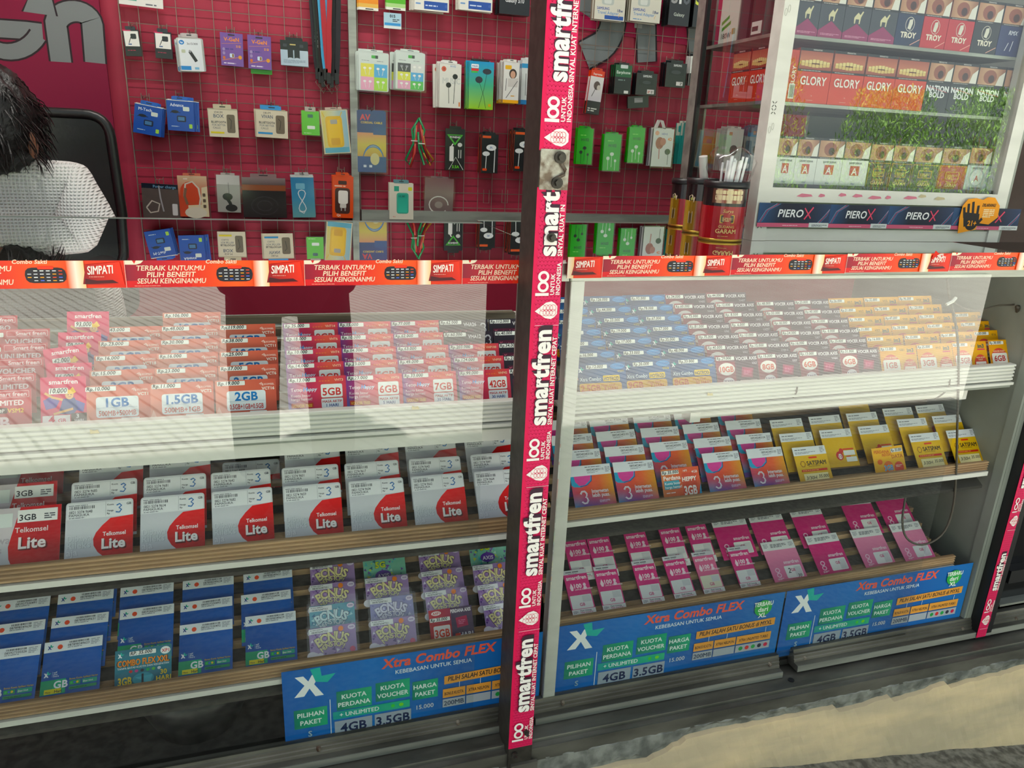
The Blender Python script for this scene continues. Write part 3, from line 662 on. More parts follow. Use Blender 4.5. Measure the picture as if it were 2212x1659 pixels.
def xlvoucher(code, l2, gb, masa, W=85, H=54):
    a = Art(); a.box(W, H, 0.5, '2c4e84', 'd0d8e0'); a.grad(0, 0, W, H, ['27406c', '2a588c', '2c5c96'])
    xl_logo(a, W * .02, H * .72, 6.5); a.ell(W * .83, H * .87, W * .15, H * .09, '3a8ccc'); a.text('VOUCHER', W * .83, H * .845, 3, '2c6cae', 'c', 0.05)
    a.text(code, W * .96, H * .69, 3.0, 'c8b440', 'r', 0.06)
    a.text('Xtra Combo', W * .03, H * .46, 5.4, 'e6eef6', b=0.03, mw=W * .44); a.rr(W * .51, H * .42, W * .35, H * .18, 2, 'e8c23c' if l2 != 'FLEXX' else 'd8e0e8'); a.text(l2, W * .685, H * .455, 5.2, '2a3c60', 'c', 0.06, mw=W * .31)
    a.rr(W * .01, H * .12, W * .88, H * .26, 4, 'f0b42c'); a.text(gb, W * .04, H * .15, 9.4, 'd85a28', b=0.07, mw=W * .4, res=2); a.text('Masa Aktif', W * .46, H * .27, 3.6, 'd8702c', b=0.06, sh=0.2); a.text(masa, W * .52, H * .15, 5, 'd8582c', b=0.05)
    return a
def axvoucher(code, gb, hari, foot, W=85, H=54):
    a = Art(); a.box(W, H, 0.5, '3e2440', 'd0c8d0'); a.grad(0, 0, W * .48, H, ['8c2c44', '7c2844', '4c2444']); 
    a.rect(0, H * .0, W * .44, H * .78, '8e2c46'); a.text('VOCER AXIS', W * .47, H * .83, 5.0, 'efe8ee', b=0.07, mw=W * .5); a.text(code, W * .96, H * .68, 3.4, 'd8ccd8', 'r', 0.06)
    a.ell(W * .24, H * .55, W * .19, H * .20, 'f2ece8', 22); a.text(gb, W * .24, H * .47, 8.4, 'cf4a34', 'c', 0.08, mw=W * .32, res=2)
    a.ell(W * .26, H * .15, W * .13, H * .13, 'eee8ec', 18); a.text(hari, W * .26, H * .12, 4, '5a3a70', 'c', 0.07, mw=W * .22)
    a.poly([(W * .56, H * .27), (W * .83, H * .24), (W * .87, H * .55), (W * .60, H * .6)], 'a02a5c'); a.poly([(W * .60, H * .32), (W * .8, H * .29), (W * .83, H * .5), (W * .64, H * .54)], 'c2366c'); a.greek(W * .63, H * .34, W * .15, H * .14, 'e06a9c', 3)
    a.rr(W * .52, H * .04, W * .42, H * .13, 1.5, 'eedcd8'); a.text(foot, W * .73, H * .065, 4, 'c8442c', 'c', 0.07, mw=W * .38)
    return a
def imvoucher(code, gb, foot, W=84, H=54):
    a = Art(); a.box(W, H, 0.5, 'e0a030', 'e8d8b0'); a.grad(0, 0, W, H, ['dc962c', 'e0a62c', 'd89a2a'])
    a.text(code, W * .6, H * .81, 4, '6a5a28', 'c', 0.04, mw=W * .14); a.rr(W * .72, H * .68, W * .22, H * .05, 0.6, 'c84a5a'); a.text('im3', W * .83, H * .77, 6.4, '2c5458', 'c', 0.10, mw=W * .23, res=2)
    a.ell(W * .28, H * .28, W * .25, H * .42, 'd05040', 22, 0, 180); a.text('VOUCER PAKET', W * .28, H * .56, 2.8, 'f4d8b0', 'c', 0.06, mw=W * .34)
    a.rr(W * .06, H * .02, W * .45, H * .50, 3.5, 'f2eee6'); a.text(gb, W * .285, H * .24, 9.6, 'c43c3c', 'c', 0.06, mw=W * .38, res=2); a.text(foot, W * .285, H * .07, 3.8, '2c8464', 'c', 0.06, mw=W * .38)
    a.ell(W * .78, H * .2, W * .18, H * .32, 'd05040', 22, -36, 216); a.text('MASA AKTIF', W * .78, H * .39, 2.4, 'f4d8b0', 'c', 0.06); a.text('PAKET', W * .78, H * .31, 2.4, 'f4d8b0', 'c', 0.06)
    a.rr(W * .63, H * .06, W * .30, H * .2, 1.5, 'f2e8dc'); a.text('30 HARI' if gb != '1GB' else '2 HARI', W * .78, H * .10, 4.2, 'c04040', 'c', 0.08, mw=W * .27)
    return a
def smvoucher(l1, gb, W=92, H=54):
    a = Art(); a.box(W, H, 0.5, 'b8283c', 'e0d0d0'); a.rr(W * .42, H * .80, W * .55, H * .16, 1.2, 'e8c8cc'); a.rr(W * .425, H * .81, W * .54, H * .14, 1, 'b8283c'); a.text('Smart freen', W * .94, H * .84, 4.8, 'f2dce0', 'r', 0.05)
    a.text(l1, W * .90, H * .62, 6, 'f2e0e4', 'r', 0.08); a.rr(W * .50, H * .42, W * .2, H * .14, 2, '3a2028'); a.text('POP', W * .6, H * .45, 4, 'f0e8e8', 'c', 0.06); a.text('VSM2', W * .90, H * .44, 5, 'e8c040', 'r', 0.06, 0.0)
    a.text(gb, W * .52, H * .08, 13, 'f2d8dc', 'c', 0.08, res=2); return a
def smportrait(gb, W=54, H=68):
    a = Art(); a.box(W, H, 0.5, 'd0245c', 'e8c8d4'); a.text('smartfren', W * .5, H * .85, 5.4, 'fbeef2', 'c', 0.05, mw=W * .82)
    # dancer in a gilded headdress, blue cloth
    a.poly([(3, H * .5), (14, H * .60), (22, H * .48), (18, H * .34), (6, H * .3)], '5a4a9c'); a.poly([(40, H * .5), (52, H * .40), (50, H * .22), (36, H * .3)], '4a50a8')
    a.poly([(26, H * .52), (40, H * .54), (44, H * .3), (38, H * .18), (20, H * .2), (24, H * .38)], '40508c'); a.stroke([(26, H * .5), (14, H * .56), (5, H * .66)], 3, 'dca868'); a.stroke([(38, H * .3), (24, H * .24), (15, H * .2)], 3, 'dca868')
    a.ell(34, H * .60, 5, 6, 'e2b078', 14); a.poly([(27, H * .66), (30, H * .76), (34, H * .70), (38, H * .77), (42, H * .66), (38, H * .62), (30, H * .63)], 'f0c030')
    a.ell(32.5, H * .605, .6, .8, '301c18', 6); a.ell(36, H * .605, .6, .8, '301c18', 6); a.stroke([(32.6, H * .565), (34.2, H * .557), (36, H * .566)], .5, 'a03030')
    a.rect(2, 0, W * .6, H * .17, 'f2ecec'); a.text('4', 9, H * .015, 9, 'd82c5c', b=0.08, res=2); a.text('GB', 20, H * .02, 4.6, 'd82c5c', b=0.06); a.rect(W * .66, 0, W * .34, H * .2, '2c2430'); a.text('3', W * .8, H * .1, 5, 'f0f0f0', 'c', .06); a.text('HARI', W * .83, H * .02, 3, 'f0f0f0', 'c', .05)
    return a
CARDNO = 0
def V(name, art, shelf, row, xl, label, group, cat='voucher', price=None, sx=2, sw=34, h=54, sy=46.2, **kw):
    o = art.build(name); place(o, shelf, row, xl, h=h / 1000, yaw=math.radians(wee() * 1.6), **kw); tag(o, label, cat, group)
    if price: sticker(o, price, sx, sy, sw)
    return o
def words_(s): return s.replace('.000', 'k').replace('.', '').replace(' ', '')
# --- red-orange 1GB..2GB vouchers
TS = {0: [(180, 'Rp.10.000', 'VCT1', '1GB', '500MB+500MB'), (193, 'Rp.15.000', 'VCT17', '3GB', '1GB+2GB'), (203, 'Rp.16.000', 'VCT18', '3GB', '1GB+2GB'), (212, 'Rp.23.000', 'VCT7', '3GB', '1GB+2GB'), (216, 'Rp.43.000', 'VCT5', '12GB', '6GB+6GB')],
      1: [(323, 'Rp.11.000', 'VCT2', '1.5GB', '500MB+1GB'), (334, 'Rp.23.000', 'VCT8', '4.5GB', '2GB+2.5GB'), (339, 'Rp.16.000', 'VCT4', '2GB', '1GB+1GB'), (344, 'Rp.30.000', 'VCT10', '7GB', '3GB+4GB'), (346, 'Rp.48.000', 'VCT12', '4GB', '2GB+2GB'), (351, 'Rp.106.000', 'VCT13', '18GB', '9GB+9GB')],
      2: [(464, 'Rp.19.000', 'VCT16', '2GB', '0.5GB+1GB+0.5GB'), (471, 'Rp.17.000', 'VCT6', '2.5GB', '1GB+1.5GB'), (474, 'Rp.25.000', 'VCT9', '5GB', '2GB+3GB'), (474, 'Rp.38.000', 'VCT11', '10GB', '5GB+5GB'), (472, 'Rp.119.000', 'VCT14', '14GB', '7GB+7GB')]}
for c, L in TS.items():
    for r, (xl, pr, code, gb, sub) in enumerate(L):
        V('data_voucher', tselvoucher(code, gb, sub), 'TL', r, xl, f'salmon red voucher reading {gb}, price {words_(pr)}, {RW[r]} row, {NTH[c + 1]} column, code {code}', 'salmon red data vouchers', price=pr, sx=2.5, sw=37)
HP = {0: [(620, 'Rp.13.000', 'VHT3', '5GB', '1 HARI'), (618, 'Rp.14.000', 'VHT5', '2GB', '3 HARI'), (616, 'Rp.10.000', 'VHT4', '5GB', '2 HARI'), (614, 'Rp.18.000', 'VHT6', '2.5GB', '5 HARI'), (611, 'Rp.25.000', 'VHT14', '9GB', '7 HARI')],
      1: [(746, 'Rp.23.000', 'VHT6', '6GB', '5 HARI'), (742, 'Rp.23.000', 'VHT7', '5GB', '7 HARI'), (737, 'Rp.14.000', 'VHT8', '2GB', '5 HARI'), (733, 'Rp.10.000', 'VHT9', '1GB', '3 HARI'), (729, 'Rp.15.000', 'VHT10', '3GB', '5 HARI')],
      2: [(868, 'Rp.33.000', 'VHP7', '7GB', '30 HARI'), (859, 'Rp.49.000', 'VHP11', '16GB', '30 HARI'), (855, 'Rp.63.000', 'VHP14', '14GB', '30 HARI'), (849, 'Rp.62.000', 'VHP18', '18GB', '30 HARI'), (843, 'Rp.77.000', 'VHP30', '20GB', '30 HARI')],
      3: [(989, 'Rp.99.000', 'VHP42', '42GB', '30 HARI'), (978, 'Rp.124.000', 'VHP55', '55GB', '30 HARI'), (968, 'Rp.203.000', 'VHP100', '100GB', '30 HARI')]}
for c, L in HP.items():
    for r, (xl, pr, code, gb, masa) in enumerate(L):
        V('data_voucher', happy(code, gb, masa), 'TL', r, xl, f'pink and purple data voucher reading {gb}, {NTH[c + 1]} column, {RW[r]} row, price {words_(pr)}', 'pink and purple data vouchers', price=pr, sx=2, sw=38)
for r, xl, pr, code in ((3, 956, 'Rp.60.000', 'VHA12'), (4, 947, 'Rp.62.000', 'VHA26')):
    V('data_voucher', blackvoucher(code), 'TL', r, xl, f'black data voucher marked {code}, {RW[r]} row, behind the pink ones', 'black data vouchers', price=pr, sx=2, sw=36)
for r, (xl, pr) in enumerate(((1097, 'Rp.18.000'), (1086, 'Rp.21.000'), (1075, 'Rp.34.000'), (1066, 'Rp.40.000'), (1055, 'Rp.112.000'))):
    V('data_voucher', blackvoucher('VHA2%d' % r), 'TL', r, xl, f'black data voucher in the column beside the steel post, {RW[r]} row', 'black data vouchers', price=pr, sx=2, sw=36)
for r, (xr, l1, gb) in enumerate(((68, 'UNLIMITED', '8GB'), (78, 'UNLIMITED', '4GB'), (95, 'VOUCHER', '25GB'), (104, 'UNLIMITED', '6GB'), (108, 'VOUCHER', '50GB'), (38, 'KOMBO', '10GB'))):
    wd = 92; o = smvoucher(l1, gb).build('data_voucher'); place(o, 'TL', r, xr, h=.054); o.location.x -= wd / 1000
    tag(o, f'deep red unlimited voucher at the end beside the pink portrait cards, {RW[r]} row', 'voucher', 'deep red unlimited vouchers'); sticker(o, ('%d0.000' % (r + 2)), 2, 43, 33)
for r, (xl, pr) in enumerate(((87, '10.000'), (100, '16.000'), (106, '42.000'), (124, '50.000'), (143, '93.000'))):
    o = smportrait('4', H=62).lift(6, 54, .5, 'd0245c').build('data_voucher'); place(o, 'TL', r, xl, h=.062, roll=math.radians((0, 1, -7, 1, 1)[r]), lift=(0, -.002, -.003, 0, 0.010)[r]); tag(o, f'pink portrait voucher with a costumed dancer, {RW[r]} row, priced {words_(pr)}', 'voucher', 'pink portrait vouchers'); sticker(o, pr, 10, 45, 22, 8)
# --- right case, top shelf
XLV = {0: [(1246, 'Rp.12.000', 'VXM1', 'HOTROD', '2.5GB', '3 HARI'), (1226, 'Rp.16.000', 'VXM2', 'HOTROD', '2GB', '7 HARI'), (1207, 'Rp.15.000', 'VXM3', 'HOTROD', '3GB', '7 HARI'), (1197, 'Rp.15.000', 'VXM4', 'HOTROD', '3GB', '7 HARI'), (1187, 'Rp.19.000', 'VXM5', 'HOTROD', '4GB', '7 HARI'), (1172, 'Rp.22.000', 'VXM6', 'HOTROD', '4GB', '7 HARI'), (1160, 'Rp.30.000', 'VXM7', 'HOTROD', '5GB', '7 HARI')],
       1: [(1348, 'Rp.20.000', 'VXH8', 'HOTROD', '9GB', '7 HARI'), (1328, 'Rp.33.000', 'VXH2', 'HOTROD', '8GB', '30 HARI'), (1311, 'Rp.17.000', 'VXH5', 'HOTROD', '4GB', '7 HARI'), (1300, 'Rp.19.000', 'VXH1', 'HOTROD', '5GB', '7 HARI'), (1287, 'Rp.23.000', 'VXF2', 'HOTROD', '5GB', '7 HARI'), (1270, 'Rp.44.000', 'VXF4', 'HOTROD', '6GB', '7 HARI'), (1257, 'Rp.126.000', 'VXF5', 'FLEX', '12GB', '28 HARI')],
       2: [(1447, 'Rp.33.000', 'VXF1', 'HOTROD', '8GB', '30 HARI'), (1425, 'Rp.48.000', 'VX12', 'FLEX', '9GB', '28 HARI'), (1407, 'Rp.35.000', 'VX10', 'FLEX', '6GB', '28 HARI'), (1393, 'Rp.57.000', 'VX18', 'FLEX', '8GB', '28 HARI'), (1378, 'Rp.67.000', 'VX28', 'FLEX', '10GB', '28 HARI'), (1362, 'Rp.78.000', 'VX34', 'FLEX', '12GB', '28 HARI'), (1345, 'Rp.93.000', 'VX44', 'FLEX', '16GB', '28 HARI')]}
for c, L in XLV.items():
    for r, (xl, pr, code, l2, gb, masa) in enumerate(L):
        V('data_voucher', xlvoucher(code, l2, gb, masa), 'TR', r, xl, f'blue data voucher, {NTH[c + 1]} blue column, {RW[r]} row, handwritten {words_(pr)}', 'blue data vouchers', price=pr, sx=15, sw=37, sy=44)
AXV = {0: [(1544, 'Rp.29.000', 'VA3', '10GB', '30 HARI', 'FULL'), (1525, 'Rp.40.000', 'VA4', '16GB', '30 HARI', 'FULL'), (1506, 'Rp.75.000', 'VA5', '30GB', '30 HARI', 'FULL'), (1486, 'Rp.81.000', 'VA6', '20GB', '30 HARI', 'FULL'), (1474, 'Rp.73.000', 'VAD1', '20GB', '30 HARI', 'FULL'), (1456, 'Rp.60.000', 'VAD3', '14GB', '30 HARI', 'FULL'), (1436, 'Rp.34.000', 'VAB5', '6GB', '30 HARI', 'FULL')],
       1: [(1634, 'Rp.15.000', 'VA9', '8GB', '3 HARI', 'FULL'), (1615, 'Rp.15.000', 'VAB10', '1.5GB', '3 HARI', 'FULL'), (1594, 'Rp.13.000', 'VAB11', '2GB', '3 HARI', 'FULL'), (1577, 'Rp. 6.000', 'VAD7', '1GB', '3 HARI', 'FULL'), (1563, 'Rp. 8.500', 'VAD2', '1.5GB', '3 HARI', 'FULL'), (1545, 'Rp.12.000', 'VA12', '3GB', '3 HARI', 'FULL'), (1525, 'Rp.44.000', 'VAB7', '8GB', '30 HARI', 'FULL')],
       2: [(1724, 'Rp.13.000', 'VAB4', '6GB', '3 HARI', 'JUMAT SABTU'), (1704, 'Rp.16.000', 'VAB3', '4GB', '3 HARI', 'FULL'), (1686, 'Rp.24.000', 'VA7', '5GB', '5 HARI', 'FULL'), (1668, 'Rp.18.000', 'VAD8', '2.5GB', '5 HARI', 'FULL'), (1652, 'Rp.33.000', 'VAD9', '10GB', '7 HARI', 'FULL'), (1632, 'Rp.48.000', 'VA15', '15GB', '7 HARI', 'FULL')],
       3: [(1811, 'Rp.31.000', 'VA11', '6GB', '7 HARI', 'JUMAT MALAM'), (1789, 'Rp.25.000', 'VAB8', '2.5GB', '7 HARI', 'FULL'), (1772, 'Rp. 8.000', 'VAB9', '20GB', '7 HARI', 'FULL'), (1750, 'Rp.30.000', 'VA14', '4GB', '7 HARI', 'FULL'), (1735, 'Rp.40.000', 'VA16', '8GB', '7 HARI', 'FULL'), (1714, 'Rp.23.000', 'VA18', '1.5GB', '7 HARI', 'FULL')]}
for c, L in AXV.items():
    for r, (xl, pr, code, gb, hari, foot) in enumerate(L):
        V('data_voucher', axvoucher(code, gb, hari, foot), 'TR', r, xl, f'purple and maroon data voucher, {NTH[c + 1]} purple column, {RW[r]} row, price {words_(pr)}', 'purple data vouchers', price=pr, sx=1, sw=36, sy=45)
IMV = {0: [(1897, 'Rp.13.000', 'VI01', '1GB'), (1870, 'Rp.16.000', 'VI02', '2GB'), (1846, 'Rp.11.000', 'VI03', '1GB'), (1831, 'Rp.19.000', 'VI06', '3GB'), (1812, 'Rp.21.000', 'VI12', '3GB'), (1788, 'Rp.26.000', 'VI17', '4GB')],
       1: [(1977, 'Rp.25.000', 'VI13', '3GB'), (1951, 'Rp.35.000', 'VI04', '5GB'), (1924, 'Rp.38.000', 'VI07', '6GB'), (1908, 'Rp.47.000', 'VI08', '8GB'), (1886, 'Rp.72.000', 'VI09', '12GB'), (1864, 'Rp.32.000', 'VI15', '5GB')],
       2: [(2053, 'Rp.31.000', 'VI21', '5.5GB'), (2028, 'Rp.61.000', 'VI22', '9GB'), (1999, 'Rp.65.000', 'VI20', '10GB'), (1982, 'Rp.139.000', 'VI27', '40GB'), (1960, 'Rp.120.000', 'VI18', '30GB'), (1938, 'Rp.96.000', 'VI23', '20GB')],
       3: [(2131, 'Rp.38.000', 'VI28', '6GB'), (2100, 'Rp.50.000', 'VI16', '8GB'), (2071, 'Rp.77.000', 'VI25', '14GB'), (2057, 'Rp.109.000', 'VI30', '22GB')]}
for c, L in IMV.items():
    for r, (xl, pr, code, gb) in enumerate(L):
        V('data_voucher', imvoucher(code, gb, 'KUOTA FULL'), 'TR', r, xl, f'orange yellow data voucher, {NTH[c + 1]} yellow column, {RW[r]} row, price {words_(pr)}', 'orange yellow data vouchers', price=pr, sx=1, sw=36, sy=45)
# --- middle shelf, first case: white and red SIM card packs
def lite(num, W=87, H=80, old=False, sq=False, shade=None):
    a = Art(); pts = [(0, 0), (W, 0), (W, H), (0, H)]
    body = pts if sq else pts[:2] + fillet(pts, 5, 4)[10:]
    a.slab(body, 0.8, 'dfe2e6', 'b8b8bc')
    a.grad(0, 0, W, H * .69, ['c4c8ce', 'd2d5da', 'cdd0d6'], True)
    def drop(x0): a.poly([(W, 0), (W, H * .70), (x0 + W * .22, H * .66), (x0 + W * .10, H * .54), (x0 + W * .02, H * .42), (x0 - W * .015, H * .3), (x0 + W * .0, H * .2), (x0 + W * .06, H * .08), (x0 + W * .14, 0)][::-1] if False else [(x0 + W * .14, 0), (W, 0), (W, H * .70), (x0 + W * .24, H * .67), (x0 + W * .12, H * .55), (x0 + W * .03, H * .43), (x0 - W * .01, H * .32), (x0, H * .2), (x0 + W * .06, H * .08)], ['b81418', 'a81216', 'e02420', 'e42a22', 'e02620', 'd82018', 'cc1a18', 'c81818', 'c01618'])
    drop(W * .42)
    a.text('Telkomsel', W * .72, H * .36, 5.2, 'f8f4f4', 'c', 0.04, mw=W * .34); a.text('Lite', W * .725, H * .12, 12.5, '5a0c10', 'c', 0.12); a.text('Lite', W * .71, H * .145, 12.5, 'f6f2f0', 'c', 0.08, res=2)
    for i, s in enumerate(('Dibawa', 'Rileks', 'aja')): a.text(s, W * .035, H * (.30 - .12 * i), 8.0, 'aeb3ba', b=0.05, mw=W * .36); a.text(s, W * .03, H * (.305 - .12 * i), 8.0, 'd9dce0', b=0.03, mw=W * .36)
    a.rr(W * .02, H * .70, W * .96, H * .27, 2, 'eef1f3') if not old else a.rect(0, H * .72, W * .58, H * .22, 'e8ece8')
    if not old:
        a.bars(W * .05, H * .87, W * .36, H * .055, '4a4e56', 30); a.greek(W * .04, H * .93, W * .4, 1.8, '7a7e86'); a.text(num, W * .05, H * .80, 3.6, '3a3e48', b=0.02, mw=W * .34); a.text('PAMASUKA', W * .05, H * .745, 3.2, '4a4e58', b=0.02); a.greek(W * .05, H * .705, W * .33, 2.0, '8a8e96', 1)
        a.rect(W * .585, H * .71, .4, H * .26, 'b0b4ba'); a.text('Kuota', W * .61, H * .90, 2.2, '50545c', b=.02); a.text('Harga', W * .61, H * .79, 2.2, '50545c', b=.02); a.text('Rp', W * .61, H * .74, 2.2, '50545c', b=.02); a.text('GB', W * .97, H * .89, 3.0, '50545c', 'r', .03)
        x, y = W * .75, H * .75; s = 13
        a.stroke([(x, y + s * .85), (x + s * .3, y + s), (x + s * .5, y + s * .8), (x + s * .25, y + s * .55), (x + s * .5, y + s * .35), (x + s * .3, y + s * .05), (x - s * .08, y + s * .12)], 1.7, '2a70b4')
    return a
def lite_old(num, W=150, H=84):
    a = Art(); a.box(W, H, 0.8, 'c8c4c8', 'b8b8bc'); a.grad(0, 0, W, H, ['c0c4c8', 'd0c8cc', 'ccc4c8'], True)
    for i, s in enumerate(('Dibawa', 'Rileks', 'aja')): a.text(s, W * .30, H * (.42 - .16 * i), 9, 'b4aab0', b=0.05); 
    a.poly([(W * .62, 0), (W, 0), (W, H), (W * .66, H), (W * .60, H * .55), (W * .575, H * .35), (W * .585, H * .15)], ['a81420', 'a01420', 'c82028', 'c42028', 'd02428', 'cc2020', 'b81818'])
    a.rect(W * .02, H * .68, W * .58, H * .23, 'dfe6e2'); a.greek(W * .3, H * .86, W * .28, 2, '6a6e72'); a.text(num, W * .26, H * .79, 4.6, '2a2e38', b=.02, mw=W * .2); a.text('PAMASUKA', W * .26, H * .72, 3.6, '3a3e48')
    a.rect(W * .64, H * .74, W * .33, H * .21, 'eef0ee'); a.rect(W * .645, H * .745, W * .32, H * .20, 'f4f4f2'); a.text('3GB', W * .655, H * .78, 7.4, '23242c', b=.05); a.greek(W * .86, H * .77, W * .09, 9, '50545c', 3)
    a.text('Telkomsel', W * .76, H * .58, 6.4, 'f0dcdc', 'c', 0.03, mw=W * .27); a.text('Lite', W * .78, H * .30, 14, '6a1014', 'c', 0.1); a.text('Lite', W * .77, H * .32, 14, 'f2e6e6', 'c', 0.07, res=2)
    return a
LT = {0: [(144, '0821 5274 9648'), (304, '0821 5274 9614'), (458, '0821 5274 9682'), (611, '0821 5274 9659'), (752, '0821 5274 9604'), (887, '0821 5274 9662'), (1022, '0821 5274 9664')],
      1: [(156, '0821 5274 9685'), (311, '0821 5274 9681'), (456, '0821 5274 9642'), (608, '0821 5274 9601'), (743, '0821 5274 9617'), (881, '0821 5274 9643'), (1016, '0821 5274 9641')],
      2: [(173, '0813 5641 6615'), (324, '0813 5641 6634'), None, (613, '0813 5641 6632'), (744, '0813 5641 6631'), (873, '0821 5274 9684'), (1001, '0813 5641 6630')]}
for r, L in LT.items():
    for c, it in enumerate(L):
        if not it: continue
        xl, num = it
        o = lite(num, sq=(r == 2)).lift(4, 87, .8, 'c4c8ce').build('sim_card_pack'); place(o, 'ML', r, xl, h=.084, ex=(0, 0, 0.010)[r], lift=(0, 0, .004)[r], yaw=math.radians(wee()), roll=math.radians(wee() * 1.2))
        tag(o, f'white and red SIM card pack, {RW[r]} row, {NTH[c + 1]} from the sealed pinkish packs', 'SIM card pack', 'white and red SIM card packs')
o = lite('0813 5641 6600', sq=False).lift(4, 87, .8, 'c4c8ce').build('sim_card_pack'); place(o, 'ML', 2, 480, h=.084, ex=0.012, lift=-0.020); tag(o, 'white and red SIM card pack sunk low in the gap of the third row', 'SIM card pack', 'white and red SIM card packs')
for r, (xr, num) in enumerate(((134, '0821 9587 6596'), (125, '0821 9587 6538'), (140, '0821 9587 6548'))):
    o = lite_old(num).build('sim_card_pack'); place(o, 'ML', r, xr, h=.084, ex=(0, .012, .03)[r] , lift=0); o.location.x -= .150
    tag(o, f'wide SIM card pack with white 3GB sticker, {("front", "middle", "back")[r]} one of three', 'SIM card pack', 'wide SIM card packs with 3GB stickers')
# --- lower shelf, first case: blue SIM packs
def xlsim(num, W=79, H=79):
    a = Art(); a.box(W, H, 0.8, '0f58a8', '0c447c'); a.grad(0, 0, W, H, ['10509c', '0f5cb0'])
    a.rect(0, H * .80, W, H * .20, 'e8eef2'); xl_logo(a, W * .06, H * .855, 5.5, '24468c', '22a890'); a.ell(W * .27, H * .885, 3.6, 3.6, 'e2583a', 16)
    a.bars(W * .42, H * .935, W * .33, H * .035, '3a3e48', 30); a.text(num, W * .40, H * .88, 3.1, '3a3e48', b=.01, mw=W * .37); a.greek(W * .40, H * .845, W * .35, 1.8, '7a828c'); a.greek(W * .80, H * .85, W * .15, 9.5, 'a8aeb6', 4)
    xl_logo(a, W * .04, H * .34, 6.5); a.rect(W * .18, H * .33, .4, H * .1, 'a8c8e8')
    for i, s in enumerate(('self', 'plus', 'more')): a.text(s, W * .2, H * (.40 - .035 * i), 2.2, 'dce8f4', b=.03)
    a.rect(0, H * .02, W * .42, H * .26, '1c9a6c'); a.poly([(W * .18, H * .02), (W * .42, H * .02), (W * .42, H * .28), (W * .24, H * .28)], '22ae7c')
    a.text('GB', W * .22, H * .13, 9, 'f4f8fa', b=.07, res=2); a.rect(W * .07, H * .03, W * .28, H * .085, 'e8dc34'); a.text('Hari', W * .24, H * .045, 3.6, '2c3c28', b=.05); a.text('Masa', W * .09, H * .05, 2.2, '2c3c28', b=.02)
    a.text('Bonus Kuota Aplikasi Harian', W * .48, H * .24, 2.4, 'c8b048', b=.04, mw=W * .48); a.rr(W * .48, H * .14, W * .19, H * .08, 1, '2a9c64'); a.rr(W * .70, H * .14, W * .25, H * .08, 1, '1ea486'); a.rr(W * .48, H * .06, W * .47, H * .055, 1, '2a9464')
    for i, c in enumerate(('40c860', '3a70d0', 'e8d040')): a.ell(W * (.52 + .05 * i), H * .18, 1.7, 1.7, c, 10)
    a.text('@apps Unlock', W * .715, H * .165, 2.2, 'e8f8f0', b=.03, mw=W * .17); a.greek(W * .5, H * .075, W * .4, 1.8, '145838')
    return a
XS = {0: [(-42, '085927330326'), (99, '087898349623'), None, (388, '085927330492'), (529, '087898349629')], 1: [(-28, '087898349630'), (113, '087898349631'), (260, '085926652386'), (391, '085927330493'), (521, '085927330494')],
      2: [(-15, '085927330491'), (127, '087898349622'), (261, '087898349634'), (395, '087898349628'), (526, '087898349621')], 3: [(-10, '087898349611'), (140, '087898349612')]}
for r, L in XS.items():
    for c, it in enumerate(L):
        if not it: continue
        o = xlsim(it[1]).lift(4, 79, .8, '0f58a8').build('sim_card_pack'); place(o, 'LL', r, it[0], h=.083, roll=math.radians(wee()), yaw=math.radians(wee())); 
        tag(o, f'blue SIM card pack with a white number label, {RW[r]} row, {NTH[c + 1]} from the basket end', 'SIM card pack', 'blue SIM card packs')
def combo():
    W, H = 79, 56; a = Art(); a.box(W, H, .5, '2c7084', 'c0d0d4'); a.grad(0, 0, W, H, ['24586c', '2f8496', '2c6c80'], True); xl_logo(a, 4, H * .80, 6); a.ell(W * .89, H * .86, 7, 5.5, 'e8ecea'); a.text('XP1', W * .89, H * .82, 4.2, 'c83838', 'c', .05)
    a.text('COMBO FLEX XXL', W * .5, H * .58, 8, 'e89038', 'c', .08, mw=W * .9, ol='5a3820'); a.text('TANPA BATAS KUOTA DAN KECEPATAN', W * .5, H * .50, 2.4, 'e8f0f0', 'c', .04)
    for i, c in enumerate(('d03c3c', 'c8508c', '2c2c34', '3ab464', '60c050', 'e0e4e8')): a.ell(W * (.28 + .1 * i), H * .42, 2.6, 2.2, c, 10)
    a.ell(W * .5, H * .2, 15, 9, '3c9cae', 18); a.poly([(W * .36, H * .25), (W * .62, H * .05), (W * .66, H * .28)], '58b8c8'); a.rect(W * .47, H * .08, 3, 14, '1c2c38')
    a.text('3GB', W * .06, H * .1, 10, 'e8cc3c', b=.08, mw=W * .24); a.text('30', W * .86, H * .26, 6, 'e8cc3c', 'c', .07); a.text('HARI', W * .86, H * .1, 6, 'e8cc3c', 'c', .07); return a
o = combo().build('data_voucher'); place(o, 'LL', 0, 249, h=.056, ex=-.003, dlean=-12); tag(o, 'teal voucher with an orange block title among the blue packs', 'voucher'); sticker(o, 'RP. 35.000', 20, 46, 37)
